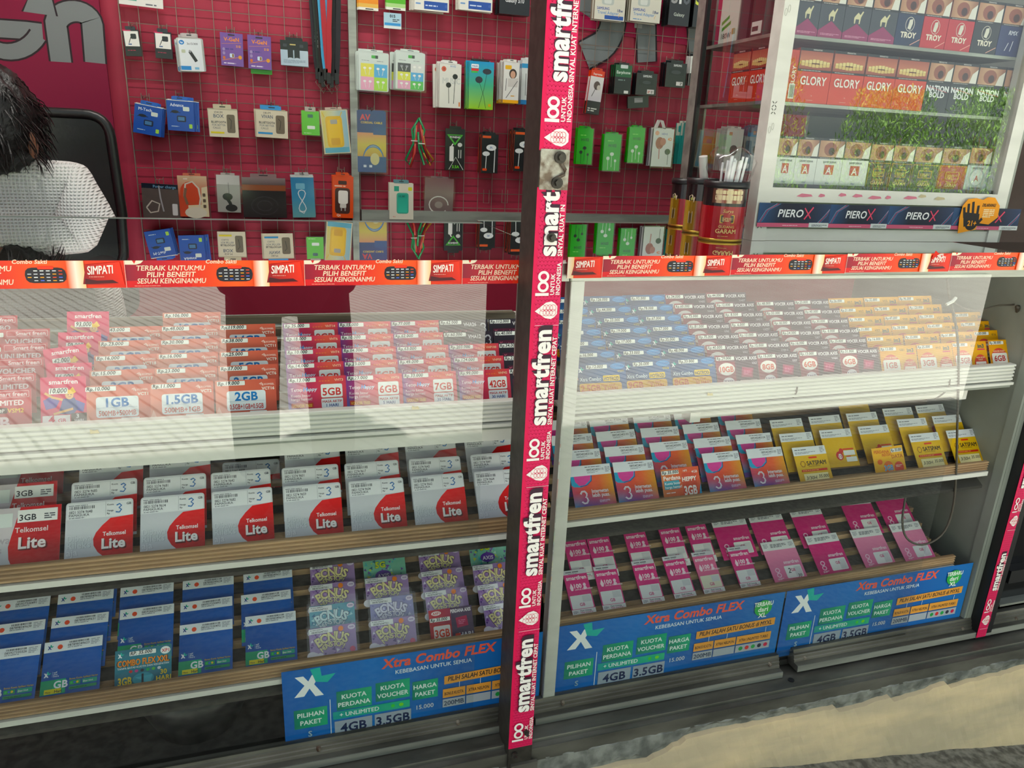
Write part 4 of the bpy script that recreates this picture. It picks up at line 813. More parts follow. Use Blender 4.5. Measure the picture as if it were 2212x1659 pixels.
# --- bonus cards in cellophane
def bonus(kind, W=66, H=48):
    a = Art(); base = {'p': 'a488bc', 't': '5ca0b8', 'g': '7cc0a8', 'v': '8c8cc0'}[kind]; a.box(W, H, .8, base, 'd8d8dc')
    rnd = random.Random(W + ord(kind))
    pal = {'p': ['7c4c9c', 'c86aa0', 'e8e0f0', '5a3c84', 'b898d0', 'e09ac0', '9c78bc'], 't': ['3a88a8', 'c8e8f0', '6cc0d0', '2c6c94', 'a8d4e0'], 'g': ['2c6c7c', 'b8e0d0', '58b8c0', '6a50a0', 'c8d850'], 'v': ['5a5aa0', 'c8c8e8', '7878b8', 'a8a0d8']}[kind]
    for i in range(46):
        x, y = rnd.uniform(2, W - 5), rnd.uniform(2, H - 6); s = rnd.uniform(1.5, 4.2); t = rnd.uniform(0, 6)
        a.poly([(x + s * math.cos(t + q * 2.1), y + s * math.sin(t + q * 2.1)) for q in range(3)], rnd.choice(pal), lv=3 + i % 5)
    a.lv = 10
    if kind in 'g': a.ell(W * .45, H * .3, 14, 9, '5c3c9c', 16); a.text('AXIS', W * .45, H * .22, 6, 'f0ecf8', 'c', .06); a.text('5G', W * .4, H * .6, 9, 'c8dc48', 'c', .1, ol='2c4c3c'); return a
    for cx, r in ((8, 6), (16, 5), (3, 8)): a.ell(cx, 3 + r * .3, r, r * .8, 'ece8f2', 12)
    c1 = {'p': 'ece2a8', 't': 'c8e4ea', 'v': 'd8d8ee'}[kind]
    for s, R, h, cy, a0, a1 in (('BONUS', 22, 12.5, H * .26, 146, 40), ('NONSTOP!', 15, 7, H * .16, 160, 24)):
        for i, ch in enumerate(s):
            an = math.radians(a0 + (a1 - a0) * i / (len(s) - 1)); x = W * .5 + R * math.cos(an) * 1.05; y = cy + R * math.sin(an) * .55
            a.text(ch, x, y, h, c1, 'c', .09, rot=(an - math.pi / 2) * .5, ol='4a3060', ow=.05)
    a.rect(W * .0, H * .80, W * .50, H * .17, 'eceff0'); a.greek(2, H * .91, W * .38, 1.8, '6a6e78'); a.text('083876047351', 4, H * .825, 2.8, '3a3e48', b=.02)
    a.ell(W * .68, H * .87, 4.2, 4.2, 'f08a34' if rnd.random() < .5 else '58bc84', 16) if kind == 'p' else None
    a.ell(W * .91, H * .88, 6, 4.2, 'ded4ea', 14); a.text('AXIS', W * .91, H * .86, 2.2, '6a3c94', 'c', .04); a.ell(W * .9, H * .15, 4.5, 4.5, 'e03c70', 12)
    return a
def sleeve(parent, W, H, m=4):
    b = MB(); x0, x1, z0, z1 = -m / 1000, (W + m) / 1000, -m / 2000, (H + m) / 1000; n = 7; rnd = random.Random(int(W * H)); 
    for j in range(n):
        for i in range(n): b.v.append((x0 + (x1 - x0) * i / (n - 1), -0.0022 - rnd.uniform(0, .0012) * (0 < i < n - 1), z0 + (z1 - z0) * j / (n - 1)))
    for j in range(n - 1):
        for i in range(n - 1): b.f.append((j * n + i, j * n + i + 1, (j + 1) * n + i + 1, (j + 1) * n + i))
    return b.build('plastic_sleeve', 'film', parent)
BN = {0: [(667, 'p', 0), (667, 't', 1), (668, 'p', 2), (669, 'p', 3)], 1: [(799, 'p', 0), (797, 'v', 1), (787, 'p', 2), (783, 'g', 3)], 2: [(917, 'p', 1), (909, 'p', 2), (903, 'p', 3)], 3: [(1043, 'p', 0), (1030, 'p', 1), (1019, 'p', 2), (1010, 'g', 3.3)]}
for c, L in BN.items():
    for xl, kd, r in L:
        o = bonus(kd, W=75 if kd == 'p' else 74).build('bonus_card', None, 'gloss'); place(o, 'LL', r, xl, h=.05, roll=math.radians(wee() * 2), dlean=-8); sleeve(o, 75, 48)
        cn = {'p': 'purple', 't': 'light blue', 'v': 'lavender', 'g': 'green and teal'}[kd]
        tag(o, f'{cn} cartoon bonus card, {NTH[c + 1]} column from the blue packs, {RW[int(r)]} row', 'SIM card pack', 'bonus cards in clear sleeves')
def ax3():
    W, H = 76, 52; a = Art(); a.box(W, H, .5, '4c3c58', 'c8c0cc'); a.grad(0, 0, W * .5, H, ['b83c44', '9c3850']); a.text('PERDANA AXIS', W * .97, H * .84, 5, 'f0ecf0', 'r', .07, mw=W * .47); a.ell(W * .17, H * .88, 8.5, 3.6, 'e8dcdc'); a.text('AXP1', W * .17, H * .85, 3.4, 'b83838', 'c', .07)
    a.rr(W * .06, H * .03, W * .42, H * .48, 3, 'c83c34'); a.rr(W * .08, H * .06, W * .38, H * .42, 2.5, 'eee8e4'); a.text('3GB', W * .27, H * .14, 11, 'd84a30', 'c', .08, mw=W * .34, res=2)
    a.poly([(W * .62, H * .34), (W * .88, H * .38), (W * .86, H * .7), (W * .6, H * .66)], 'b83058'); a.greek(W * .66, H * .44, W * .16, 8, 'e080a0', 3); a.text('HARI', W * .97, H * .04, 7, 'e8e4ec', 'r', .06); a.rr(W * .56, H * .03, W * .12, H * .14, 1, 'd04030'); return a
o = ax3().build('data_voucher'); place(o, 'LL', 0, 925, h=.052, ex=-.002, dlean=-14); tag(o, 'purple and red voucher reading 3GB among the cartoon bonus cards', 'voucher'); sticker(o, 'Rp 35.000', 1, 32, 35)
# --- middle shelf, second case: rainbow packs
def tri(num, W=78, H=73):
    a = Art(); a.box(W, H, .9, 'd85a4c', '8a3a40'); a.grad(0, H * .22, W, H * .53, ['cc4c68', 'e0503c', 'e0663a', 'dc9a34']); a.grad(0, H * .0, W, H * .23, ['2a90c0', '5a50a8', '9a4490', 'c05070'])
    pts = []; fa = []; cc = []
    for i, (t, c) in enumerate(zip((0, .25, .5, .75, 1), (('2a90c0', 'cc4c68'), ('4c50a4', 'd84c58'), ('6c489c', 'e0503c'), ('b04c88', 'e0663a'), ('c85870', 'dc9a34')))):
        pts += [(W * t, 0), (W * t, H * .34)]; cc += [LR(c[0]), LR(c[1])]
        if i < 4: fa.append((2 * i, 2 * i + 2, 2 * i + 3, 2 * i + 1))
    a._add(pts, fa, cc)
    a.poly([(0, H * .76), (0, H * .55), (W * .05, H * .50), (W * .22, H * .48), (W * .38, H * .52), (W * .50, H * .62), (W * .52, H * .76)], '2c9cc4'); a.poly([(W * .08, H * .76), (W * .10, H * .62), (W * .18, H * .52), (W * .32, H * .53), (W * .46, H * .64), (W * .49, H * .76)], ['d84c9c', 'd84498', 'c83c90', 'd24494', 'da4a98', 'd8489c'])
    a.stroke([(W * .2, H * .5), (W * .36, H * .52), (W * .49, H * .62), (W * .51, H * .76)], 1.4, '3c3c84')
    a.rect(0, H * .75, W, H * .25, 'e9edf2'); a.text(num, W * .62, H * .86, 3.6, '3a3e48', 'c', .02, mw=W * .42); a.greek(W * .38, H * .94, W * .55, 2, '4a4e58'); a.greek(W * .42, H * .80, W * .26, 3, '9a9ea8', 2); a.greek(W * .86, H * .80, W * .12, 10, '9a9ea8', 4)
    three(a, W * .25, H * .10, 21, 'f2ecf4', 1.6); a.text('Internetan', W * .45, H * .33, 5.8, 'f4eef2', b=.05, mw=W * .40); a.text('lebih puas.', W * .45, H * .23, 5.8, 'f4eef2', b=.05, mw=W * .42)
    a.ring(W * .74, H * .13, W * .18, H * .06, .3, 'c8b8dc', 4, 45, 405) if False else a.greek(W * .60, H * .08, W * .25, 5, 'd8c8e4', 3); return a
TRI = {0: [(1228, '0895402403110'), (1321, '0895402403107'), None, (1515, '0895402403106'), (1610, '0895402403105')], 1: [(1205, '0895402403106'), (1303, '0895402403103'), (1402, '0895402403095'), (1496, '0895402403103'), (1587, '0895402403104')],
       2: [(1189, '0895402403102'), (1287, '0895402403101'), (1381, '0895402403098'), (1473, '0895402403097'), (1564, '0895402403099')], 3: [(1178, '0895402403091'), (1272, '0895402403094'), (1365, '0895402403088'), (1452, '0895402403091'), (1545, '0895402403090')]}
for r, L in TRI.items():
    for c, it in enumerate(L):
        if not it: continue
        o = tri(it[1]).lift(9, 78, .9, '6c489c').build('sim_card_pack'); place(o, 'MR', r, it[0], h=.082, roll=math.radians(wee()), yaw=math.radians(wee() * 2)); tag(o, f'rainbow coloured SIM card pack, {RW[r]} row, {NTH[c + 1]} from the white corner post', 'SIM card pack', 'rainbow coloured SIM card packs')
def heppy():
    W, H = 76, 60; a = Art(); a.box(W, H, .5, 'd8683c', 'd8c8c0'); a.grad(0, 0, W, H, ['cf7a48', 'd8603c', 'd85a3c']); a.rr(W * .53, H * .04, W * .38, H * .8, 3, 'cc4c34'); a.text('Perdana', W * .05, H * .68, 6.4, 'f6ece6', b=.07, mw=W * .45)
    a.rr(W * .05, H * .40, W * .4, H * .25, 1.5, '48a0b4'); a.text('Kuota besar', W * .07, H * .54, 4, 'f2f6f6', b=.03); a.text('harga hemat!', W * .07, H * .43, 4, 'f2f6f6', b=.03); a.text('HEPPY', W * .72, H * .60, 6.6, 'f8efe8', 'c', .1, mw=W * .38); a.text('3GB', W * .72, H * .20, 14, 'f8efe8', 'c', .08, mw=W * .34, res=2)
    a.text('NP3', W * .58, H * .88, 3, 'f0e0d8', b=.05); a.text('4GB', W * .80, H * .82, 4, 'f0e0d8', b=.03); a.greek(W * .08, H * .27, W * .34, 3, 'f0d8d0'); a.rr(W * .06, H * .1, W * .38, H * .08, 2, 'f0e0d8'); a.rr(W * .07, H * .11, W * .36, H * .06, 2, 'b84830'); a.poly([(W * .96, 0), (W, 0), (W, H * .5), (W * .9, H * .0)], '2c9cc8'); return a
o = heppy().build('data_voucher'); place(o, 'MR', 0, 1427, h=.060, ex=-.002, dlean=-10, roll=math.radians(-1)); tag(o, 'orange voucher reading 3GB leaning among the rainbow packs', 'voucher'); sticker(o, 'Rp 35.000', 1, 50, 34, 7)
def yellow(kind, W=74, H=69):
    a = Art(); a.box(W, H, .9, 'dcae22', 'b08c1c'); a.grad(0, 0, W, H * .76, ['d8a81c', 'e0b628', 'e2b62c'], True); a.rect(0, H * .76, W, H * .24, 'e9edf0'); a.greek(W * .06, H * .90, W * .5, 3, '70747c'); a.greek(W * .05, H * .80, W * .62, 4.5, '9a9ea6', 2); a.greek(W * .82, H * .80, W * .14, 12, 'a4a8b0', 4)
    if kind == 's':
        a.ring(W * .21, H * .52, 5.2, 6, 1.4, '8c5a1c', 6); a.text('SATSPAM', W * .33, H * .48, 7.4, '40341c', b=.07, mw=W * .58, res=2); a.greek(W * .36, H * .43, W * .52, 1.6, '7a5c20'); a.rr(W * .42, H * .66, W * .25, H * .05, 1, 'd84828'); a.rect(W * .12, H * .30, W * .78, H * .06, 'd23c28'); a.greek(W * .16, H * .315, W * .68, 2.4, 'f0a868')
        a.rect(W * .15, H * .0, W * .74, H * .24, 'f2e8b0'); a.text('3/30H', W * .20, H * .08, 6, '2c2c34', b=.015, sh=.2); a.text('35.000', W * .58, H * .11, 5.4, '2c2c34', b=.015, sh=.2)
    else:
        a.ell(W * .52, H * .36, 5, 5, 'd03c34', 14); a.ell(W * .44, H * .22, 8.5, 9, 'c83838', 16); a.ell(W * .45, H * .20, 4.5, 5.5, 'f2e8e8', 14); a.text('13', W * .45, H * .17, 5, 'b82c3c', 'c', .05); a.rr(W * .58, H * .38, W * .34, H * .04, 1, 'd8482c'); a.rr(W * .58, H * .22, W * .36, H * .14, 1.5, 'f0f0ec'); a.rr(W * .62, H * .03, W * .34, H * .14, 1.5, 'f0f0ec'); a.rr(W * .64, H * .17, W * .14, H * .03, .8, 'd8482c')
    return a
YL = [(0, 1709, 's', 0), (0, 1960, 's', .004), (0, 2040, 's', .004), (1, 1681, 'y', 0), (1, 1767, 'y', 0), (1, 1851, 'y', 0), (1, 1934, 'y', .008), (1, 2010, 'y', .008), (2, 1661, 'y', 0), (2, 1745, 'y', 0), (2, 1825, 'y', 0), (2, 1903, 'y', .004), (2, 1975, 'y', .004), (3.3, 1804, 'y', 0)]
for i, (r, xl, kd, lf) in enumerate(YL):
    o = yellow(kd).lift(7, 74, .9, 'dcae22').build('sim_card_pack'); place(o, 'MR', r, xl, h=.076, lift=lf, roll=math.radians(wee()), yaw=math.radians(wee() * 2))
    if kd == 's': lab = 'yellow SIM card pack with shield mark, ' + ('beside the rainbow packs', 'middle one of three', 'by the hanging cable')[i]
    else: lab = f'plain yellow SIM card pack with white label, {RW[int(r)]} row, {NTH[1 + sum(1 for q in YL[:i] if q[0] == r)]} past the rainbow packs'
    tag(o, lab, 'SIM card pack', 'yellow SIM card packs')
def indo():
    W, H = 74, 58; a = Art(); a.box(W, H, .5, 'e8b028', 'e0d0a0'); a.text('PERDANA', W * .06, H * .82, 5, 'c85a28', b=.06, rot=-.04); a.text('INDOSAT', W * .30, H * .70, 5, 'c85a28', b=.06, mw=W * .32); a.text('DATA', W * .60, H * .60, 6.2, 'b86a2c', b=.08)
    a.ell(W * .20, H * .52, 6, 5, 'e06a2c'); a.ell(W * .45, H * .30, 12, 13, 'e2722c', 18); a.text('3GB', W * .45, H * .22, 9, '3a9ccc', 'c', .08, mw=W * .28, ol='e8e0b0'); a.ell(W * .78, H * .26, 11, 12, 'd8503c', 18); a.greek(W * .68, H * .28, W * .22, 5, 'f0c8b0', 2); a.text('30 HARI', W * .78, H * .04, 4.6, '3a6ca8', 'c', .06); return a
o = indo().build('data_voucher'); place(o, 'MR', 0, 1882, h=.058, ex=-.001, dlean=-10, roll=math.radians(-2)); tag(o, 'yellow and orange voucher reading PERDANA DATA leaning before the yellow packs', 'voucher'); sticker(o, 'Rp 35.000', 44, 46, 27, 7)
# --- lower shelf, second case: pink packs
def sfnarrow(pale=False, W=46, H=82):
    a = Art(); c = 'd43a80' if not pale else 'd86a94'; a.box(W, H, 2.2, c, 'b02460'); a.rect(0, H * .90, W, H * .10, 'd4d4da'); a.greek(W * .1, H * .935, W * .8, 3.2, '60646c'); a.greek(W * .2, H * .905, W * .6, 1.8, '90949c')
    a.text('smartfren', W * .5, H * .78, 6.4, 'faeaf2', 'c', .06, mw=W * .86, res=2); a.poly([(W * .14, H * .60), (W * .22, H * .70), (W * .30, H * .60), (W * .26, H * .53), (W * .18, H * .53)], 'f6dce8'); a.text('100', W * .33, H * .585, 7, 'f8e4ee', b=.08, mw=W * .32); a.ell(W * .78, H * .64, 3, 3.4, 'f4d4e4', 10); a.ell(W * .78, H * .57, 3.6, 3, 'f4d4e4', 10); a.text('UNTUK INDONESIA', W * .33, H * .53, 2.4, 'f8e4ee', b=.05)
    a.rr(W * .05, H * .12, W * .9, H * .30, 1.5, 'ecebea' if not pale else 'e8e4cc'); a.rect(W * .55, H * .26, W * .36, H * .14, 'd8d8da'); a.text('GB', W * .5, H * .18, 5, 'c8407c', 'c', .05); a.rect(0, 0, W, H * .11, 'ececec'); a.text('Pasti Untung', W * .35, H * .06, 2.6, '4a4a54', b=.03); a.text('Pakai smartfren', W * .35, H * .02, 2.4, 'c83c78', b=.03); a.greek(W * .05, H * .02, W * .2, 5, '8a8a94', 3); return a
SFN = [(0, 1215, 0), (0, 1279, 0), (0, 1362, 0), (0, 1430, 0), (0, 1492, 1), (0, 1569, 0), (1.75, 1215, 0), (1.75, 1265, 0), (1.75, 1344, 0), (1.75, 1419, 0), (1.75, 1476, 0)]
for i, (r, xl, pale) in enumerate(SFN):
    o = sfnarrow(bool(pale)).lift(4, 46, 2.2, 'e4e4e4').build('sim_card_pack'); place(o, 'LR', r, xl, h=.086, roll=math.radians(wee() * 2), yaw=math.radians(wee() * 2)); tag(o, f'narrow pink upright SIM card pack, {"front" if r == 0 else "rear"} row, {NTH[(i if r == 0 else i - 6) + 1]} from the white corner post' + (', paler' if pale else ''), 'SIM card pack', 'narrow pink SIM card packs')
def sfwide(pale, txt=None, W=78, H=82):
    a = Art(); c = 'd4307c' if not pale else 'dc7aa0'; a.box(W, H, 1.2, c, 'a82c64'); a.grad(0, 0, W, H * .8, ['e0709c' if pale else 'cc2a74', 'dc8aac' if pale else 'cf2c78'], True); a.rect(0, H * .78, W, H * .22, 'e8eaea'); a.greek(W * .05, H * .84, W * .14, 9, '9a9ea6', 4); a.greek(W * .26, H * .84, W * .48, 8, '60646c', 3); a.greek(W * .82, H * .84, W * .14, 9, '9a9ea6', 4)
    a.text('smartfren', W * .92, H * .42, 6, 'f6e0ea', 'r', .06, mw=W * .46); a.rr(W * .42, H * .06, W * .5, H * .30, 2.5, 'efefec'); a.rect(W * .70, H * .08, W * .2, H * .24, 'd8d8d8'); a.text('GB', W * .66, H * .22, 5, 'c83c78', 'c', .05)
    if txt: a.text('2', W * .50, H * .19, 9, '3a3a44', b=.02, sh=.2); a.text('30', W * .74, H * .06, 6, '3a3a44', b=.01, sh=.2)
    for y in (.28, .16): a.ell(W * .2, H * y, 5.5, 5, 'f4c8dc', 14); a.ell(W * .2, H * y, 3.5, 3, c, 12)
    a.greek(W * .12, H * .04, W * .18, 4, 'f2dce8', 2); return a
SFW = [(0, 1641, 1, 1), (0, 1737, 0, 0), (0, 1833, 1, 0), (0, 1917, 1, 0), (1.7, 1533, 0, 0), (1.7, 1613, 0, 0), (1.7, 1702, 0, 0), (2, 1807, 0, 0), (2, 1882, 0, 0)]
for i, (r, xl, pale, tx) in enumerate(SFW):
    o = sfwide(bool(pale), tx).lift(4, 78, 1.2, 'cc3c80').build('sim_card_pack'); place(o, 'LR', r, xl, h=.086, roll=math.radians(wee() * 2), yaw=math.radians(wee() * 2)); tag(o, f'wide pink SIM card pack with white label, {"front" if r == 0 else "rear"} row, {NTH[(i if r == 0 else i - 4) + 1]} past the narrow packs' + (', handwritten' if tx else ''), 'SIM card pack', 'wide pink SIM card packs')
# ============================================================ BACK OF THE SHOP
GY = 1.60                                              # wire grid plane
def spec(a, W, H, ops):
    for op in ops:
        k = op[0]
        if k == 'r': a.rect(W * op[1], H * op[2], W * op[3], H * op[4], op[5])
        elif k == 'R': a.rr(W * op[1], H * op[2], W * op[3], H * op[4], min(W * op[3], H * op[4]) * .22, op[5])
        elif k == 'e': a.ell(W * op[1], H * op[2], W * op[3], H * op[4], op[5], 16)
        elif k == 'g': a.grad(W * op[1], H * op[2], W * op[3], H * op[4], op[5], len(op) > 6)
        elif k == 't': a.text(op[1], W * op[2], H * op[3], H * op[4], op[5], 'c', op[6] if len(op) > 6 else .04, mw=W * (op[7] if len(op) > 7 else .9))
        elif k == 'k': a.greek(W * op[1], H * op[2], W * op[3], H * op[4], op[5], op[6] if len(op) > 6 else 1)
        elif k == 's': a.stroke([(W * x, H * y) for x, y in op[1]], op[2], op[3])
        elif k == 'p': a.poly([(W * x, H * y) for x, y in op[1]], op[2])
    return a
HK = {}
def hook(x, z, yf, what):
    HK[what] = HK.get(what, 0) + 1; k_ = HK[what]; what += ('' if k_ == 1 else ', the %s such' % NTH[k_])
    b = MB(); r = 0.0011
    b.tube([(x, GY + .002, z + .016), (x, GY - .006, z + .014), (x, yf - .008, z + .004), (x, yf - .016, z + .012)], r, 5)
    for dx in (-.011, .011): b.tube([(x + dx, GY - .003, z - .002), (x + dx, GY - .004, z + .022)], r * 1.2, 5)
    b.tube([(x - .012, GY - .003, z + .014), (x + .012, GY - .003, z + .014)], r, 5)
    o = b.build('peg_hook', 'wire'); ob = [Vector(v) for v in b.v]
    return tag(o, 'wire hook on the grid holding ' + what, 'hook', 'wire hooks on the grid')
def hang(name, px, t, ops, col, label, cat, n=1, side=None, tilt=0, tab=None, mat='gloss', pitch=None, group=None, hk=True, round_=0, film=False, Y=None, drift=0.0, what=None, win=None):
    x0, y0, x1, y1 = px; pitch = pitch or (t + 1.5) / 1000
    yf = (Y if Y is not None else GY - .012) - n * pitch
    xm = (x0 + x1) / 2; ym = (y0 + y1) / 2
    a, b = P(x0, ym, yf), P(x1, ym, yf); W = (b.x - a.x) * 1000; H = (P(xm, y0, yf).z - P(xm, y1, yf).z) * 1000
    A = Art()
    if round_: A.slab(fillet([(0, 0), (W, 0), (W, H), (0, H)], round_ * W, 4), t, col, side)
    else: A.box(W, H, t, col, side)
    spec(A, W, H, ops)
    me = A.mesh(name); tm = None
    if tab:
        T = Art(); T.slab(fillet([(W * .2, H - .5), (W * .8, H - .5), (W * .8, H + tab[1]), (W * .2, H + tab[1])], 1.5, 3), .6, tab[0]); T.rr(W * .4, H + tab[1] * .45, W * .2, tab[1] * .25, .5, '20202a'); tm = T.mesh('hang_tab')
    zb = P(xm, y1, yf).z
    for i in range(n):
        o = link(name, me, None, mat); rnd = random.Random(int(x0) + i)
        if tm: q = link('hang_tab', tm, o, mat)
        if film and i == 0:
            m = W * .06; q = MB(); q.v = [(-m / 1000, -.003, -m / 1000), ((W + m) / 1000, -.003, -m / 1000), ((W + m) / 1000, -.002, (H + m) / 1000), (-m / 1000, -.002, (H + m) / 1000)]; q.f = [(0, 1, 2, 3)]; q.build('plastic_bag', 'film', o)
        ti = math.radians(tilt + (rnd.uniform(-1.5, 1.5) if i else 0))
        o.location = Vector((a.x, yf, zb)) + Vector(((rnd.uniform(-.003, .001) + drift) * i, i * pitch, rnd.uniform(-.001, .003) * (i > 0))); o.rotation_euler = (0, ti, 0)
        if i == 0: tag(o, label, cat, group)
        else: tag(o, 'another one hanging behind the ' + ' '.join(label.replace(',', '').split()[:11]), cat, group or ('behind the ' + label))
    if hk: hook((a.x + b.x) / 2, zb + H / 1000 + (tab[1] / 1000 if tab else 0) - .004, yf, 'the ' + ' '.join(label.replace(',', '').split()[:6] + ['by', 'the', NTH[1 + len(HK) // 8], 'stretch'][:0]))
    return o
# ---- printed wall banner and the wire grid
def plane_art(Y, x, y):
    o = P(x, y, Y); return o, (lambda px, py: ((P(px, py, Y).x - o.x) * 1000, (P(px, py, Y).z - o.z) * 1000))
o0, lc = plane_art(1.585, -60, 560)
a = Art(); a.slab([lc(-400, 640), lc(290, 640), lc(206, -60), lc(-400, -60)], 8, '7c1338', '5c0e2a')
def letter(strk, w, ow):
    p = [lc(*q) for q in strk]; a.stroke(p, w + ow, '24161e'); a.stroke(p, w, '787e80')
def arc(cx, cy, rx, ry, a0, a1, n=14): return [(cx + rx * math.cos(math.radians(a0 + (a1 - a0) * i / (n - 1))), cy - ry * math.sin(math.radians(a0 + (a1 - a0) * i / (n - 1)))) for i in range(n)]
letter([(132, 134), (122, 60)] + arc(160, 56, 40, 32, 170, 10) + [(206, 136)], 52, 10)
letter([(92, 70), (60, 66), (0, 62), (-60, 60)], 44, 10); letter(arc(20, 40, 72, 72, 330, 200), 40, 10)
letter([(-80, -60), (80, -50), (86, 30)], 80, 10)
o = a.build('wall_banner', None, 'paper'); o.location = o0; tag(o, 'dark maroon wall banner with big grey outlined letters behind the shopkeeper', 'banner')
o0, lc = plane_art(1.612, 1200, 400)
a = Art(); a.slab([lc(1230, 60), lc(1700, 130), lc(1700, -60), lc(1230, -60)], 4, 'a01d48')
def blob(pts, c): a.poly([lc(*p) for p in pts][::-1], c)
letter([(1262, 30)] + arc(1255, 40, 70, 78, 60, -50) + [(1262, 120)], 90, 12); letter([(1395, -20), (1397, 134)], 70, 12); letter([(1500, 0), (1505, 135)], 60, 12); a.rect(*lc(1370, 60), 30, 90, '9a9e9e')
o = a.build('wall_banner', None, 'paper'); o.location = o0; tag(o, 'maroon wall banner with grey letter shapes behind the second wire grid', 'banner')
def grid(xa, xb, frame, lab):
    t = empty('wire_grid', (xa, GY, Z(-.31))); tag(t, lab, 'display grid')
    b = MB(); z0, z1 = 0.0, 1.1; n = int(round((xb - xa) / .0508)); 
    for i in range(n + 1): b.tube([(i * .0508, 0, z0), (i * .0508, 0, z1)], .0013 if 0 < i < n else .0022, 5)
    for j in range(int((z1 - z0) / .0508) + 1): b.tube([(0, .002, z0 + j * .0508), (n * .0508, .002, z0 + j * .0508)], .0013, 5)
    b.build('wire_mesh', 'wire', t); return t
gl = P(280, 235, GY).x; gm = P(752, 235, GY).x; gr = P(775, 235, GY).x
grid(gl, gm, 0, 'silver wire display grid on the pink wall nearest the shopkeeper')
grid(gr, gr + 1.62, 0, 'silver wire display grid on the pink wall between the two aluminium uprights')
x = P(764, 235, GY - .01).x; t = MB().box(-.012, .012, -.012, .012, 0, 1.6).build('wall_upright', 'alu'); t.location = (x, GY - .01, Z(-.33)); tag(t, 'worn aluminium upright between the two wire grids', 'upright')
zf = P(900, 468, GY - .02).z
t = MB().box(0, 1.7, -.01, .02, -.02, .02).build('grid_rail', 'alu'); t.location = (gr, GY - .02, zf); tag(t, 'long aluminium rail under the second wire grid', 'rail')
t = MB().box(0, gm - gl, -.008, .012, -.012, .012).build('grid_rail', 'alu'); t.location = (gl, GY - .02, P(500, 476, GY).z - .01); tag(t, 'aluminium rail under the wire grid nearest the shopkeeper', 'rail')
# ---- goods on the left grid
tb = lambda c='303038': (c, 9)
for i, (q, s1) in enumerate((((270, 66, 305, 122), 'the outermost'), ((334, 70, 371, 126), 'the next'))):
    hang('adapter_pack', q, 6, [('r', .06, .38, .88, .58, 'e6e6e2'), ('s', [(.3, .5), (.45, .72), (.62, .82)], 1.8, '1c1c20'), ('R', .45, .66, .35, .2, '26262c'), ('k', .25, .42, .3, .08, '3a5a8c'), ('k', .15, .2, .7, .05, 'a02c48'), ('r', 0, .96, .5, .04, 'c82c5c')], '1c1b20', f'black pack with white window, {s1} on the upper row', 'adapter pack', 3, tab=tb(), tilt=(-3, 1)[i])
hang('flash_drive_pack', (388, 83, 440, 155), 2.5, [('g', .03, .02, .94, .95, ['dfe6ea', 'd6dde2']), ('e', .16, .86, .11, .07, '2c7cc0'), ('t', 'hp', .16, .84, .05, 'f0f4f8', .05), ('t', '3x15/300', .6, .8, .055, '2a2a30', .0, .5), ('r', .03, .04, .42, .12, '2c84c8'), ('r', .6, .06, .18, .07, '7ab0d0'), ('s', [(.46, .6), (.70, .30)], 9, '1c1c20'), ('s', [(.44, .63), (.5, .57)], 5, '8a8c90'), ('R', .12, .55, .16, .1, 'b8c0a8')], 'b8bcb6', 'white blister card holding a black flash drive', 'flash drive', 6, tab=('b8b2b0', 12), tilt=-2, pitch=.007, round_=.08)
for i, q in enumerate(((476, 71, 524, 142), (535, 77, 585, 149))):
    hang('memory_card_pack', q, 1.2, [('t', 'V-GeN', .5, .76, .10, 'e08838', .06, .72), ('s', [(.06, .66), (.94, .72)], .8, 'd88a48'), ('s', [(.06, .16), (.94, .3)], 1.4, 'd88438'), ('t', '32 GB', .8, .58, .06, 'e8a040', .06, .2), ('R', .40, .26, .20, .12, 'c8d8e8'), ('R', .5, .27, .08, .1, '8a6a3c'), ('e', .14, .24, .06, .05, 'c86c38'), ('e', .86, .28, .08, .06, 'd89840'), ('k', .15, .48, .6, .07, '4c3c88'), ('e', .14, .5, .06, .05, '9a84b4'), ('e', .14, .38, .06, .05, '9a84b4'), ('k', .12, .05, .76, .06, 'd8cce4'), ('R', .35, .92, .3, .04, '2a2030')], '73509a', 'purple memory card pack with orange lettering, ' + ('over plain wall' if i == 0 else 'with a green pack showing beneath'), 'memory card', 2, tilt=1)
hang('memory_card_pack', (540, 84, 586, 160), 1.2, [], '3c9c34', 'bright green pack showing below the purple memory card pack', 'memory card', 1, hk=False, Y=GY - .006)
hang('phone_stand_pack', (606, 88, 665, 142), 8, [('g', 0, 0, 1, .64, ['a8bccc', 'b4c4d0']), ('r', 0, .62, 1, .38, '1c1d22'), ('r', .26, .28, .2, .36, '22242a'), ('r', .5, .28, .2, .36, '22242a'), ('e', .36, .26, .11, .06, 'b4c4d0'), ('e', .6, .26, .11, .06, 'b4c4d0'), ('k', .1, .1, .8, .14, '8c9cac', 3), ('k', .35, .8, .3, .08, 'c8b878'), ('R', .1, .74, .14, .12, '3a3c44'), ('R', .7, .74, .14, .12, '3a3c44')], '1c1d22', 'black and pale blue phone stand pack', 'phone stand', 2, tab=('17181c', 9), tilt=0)
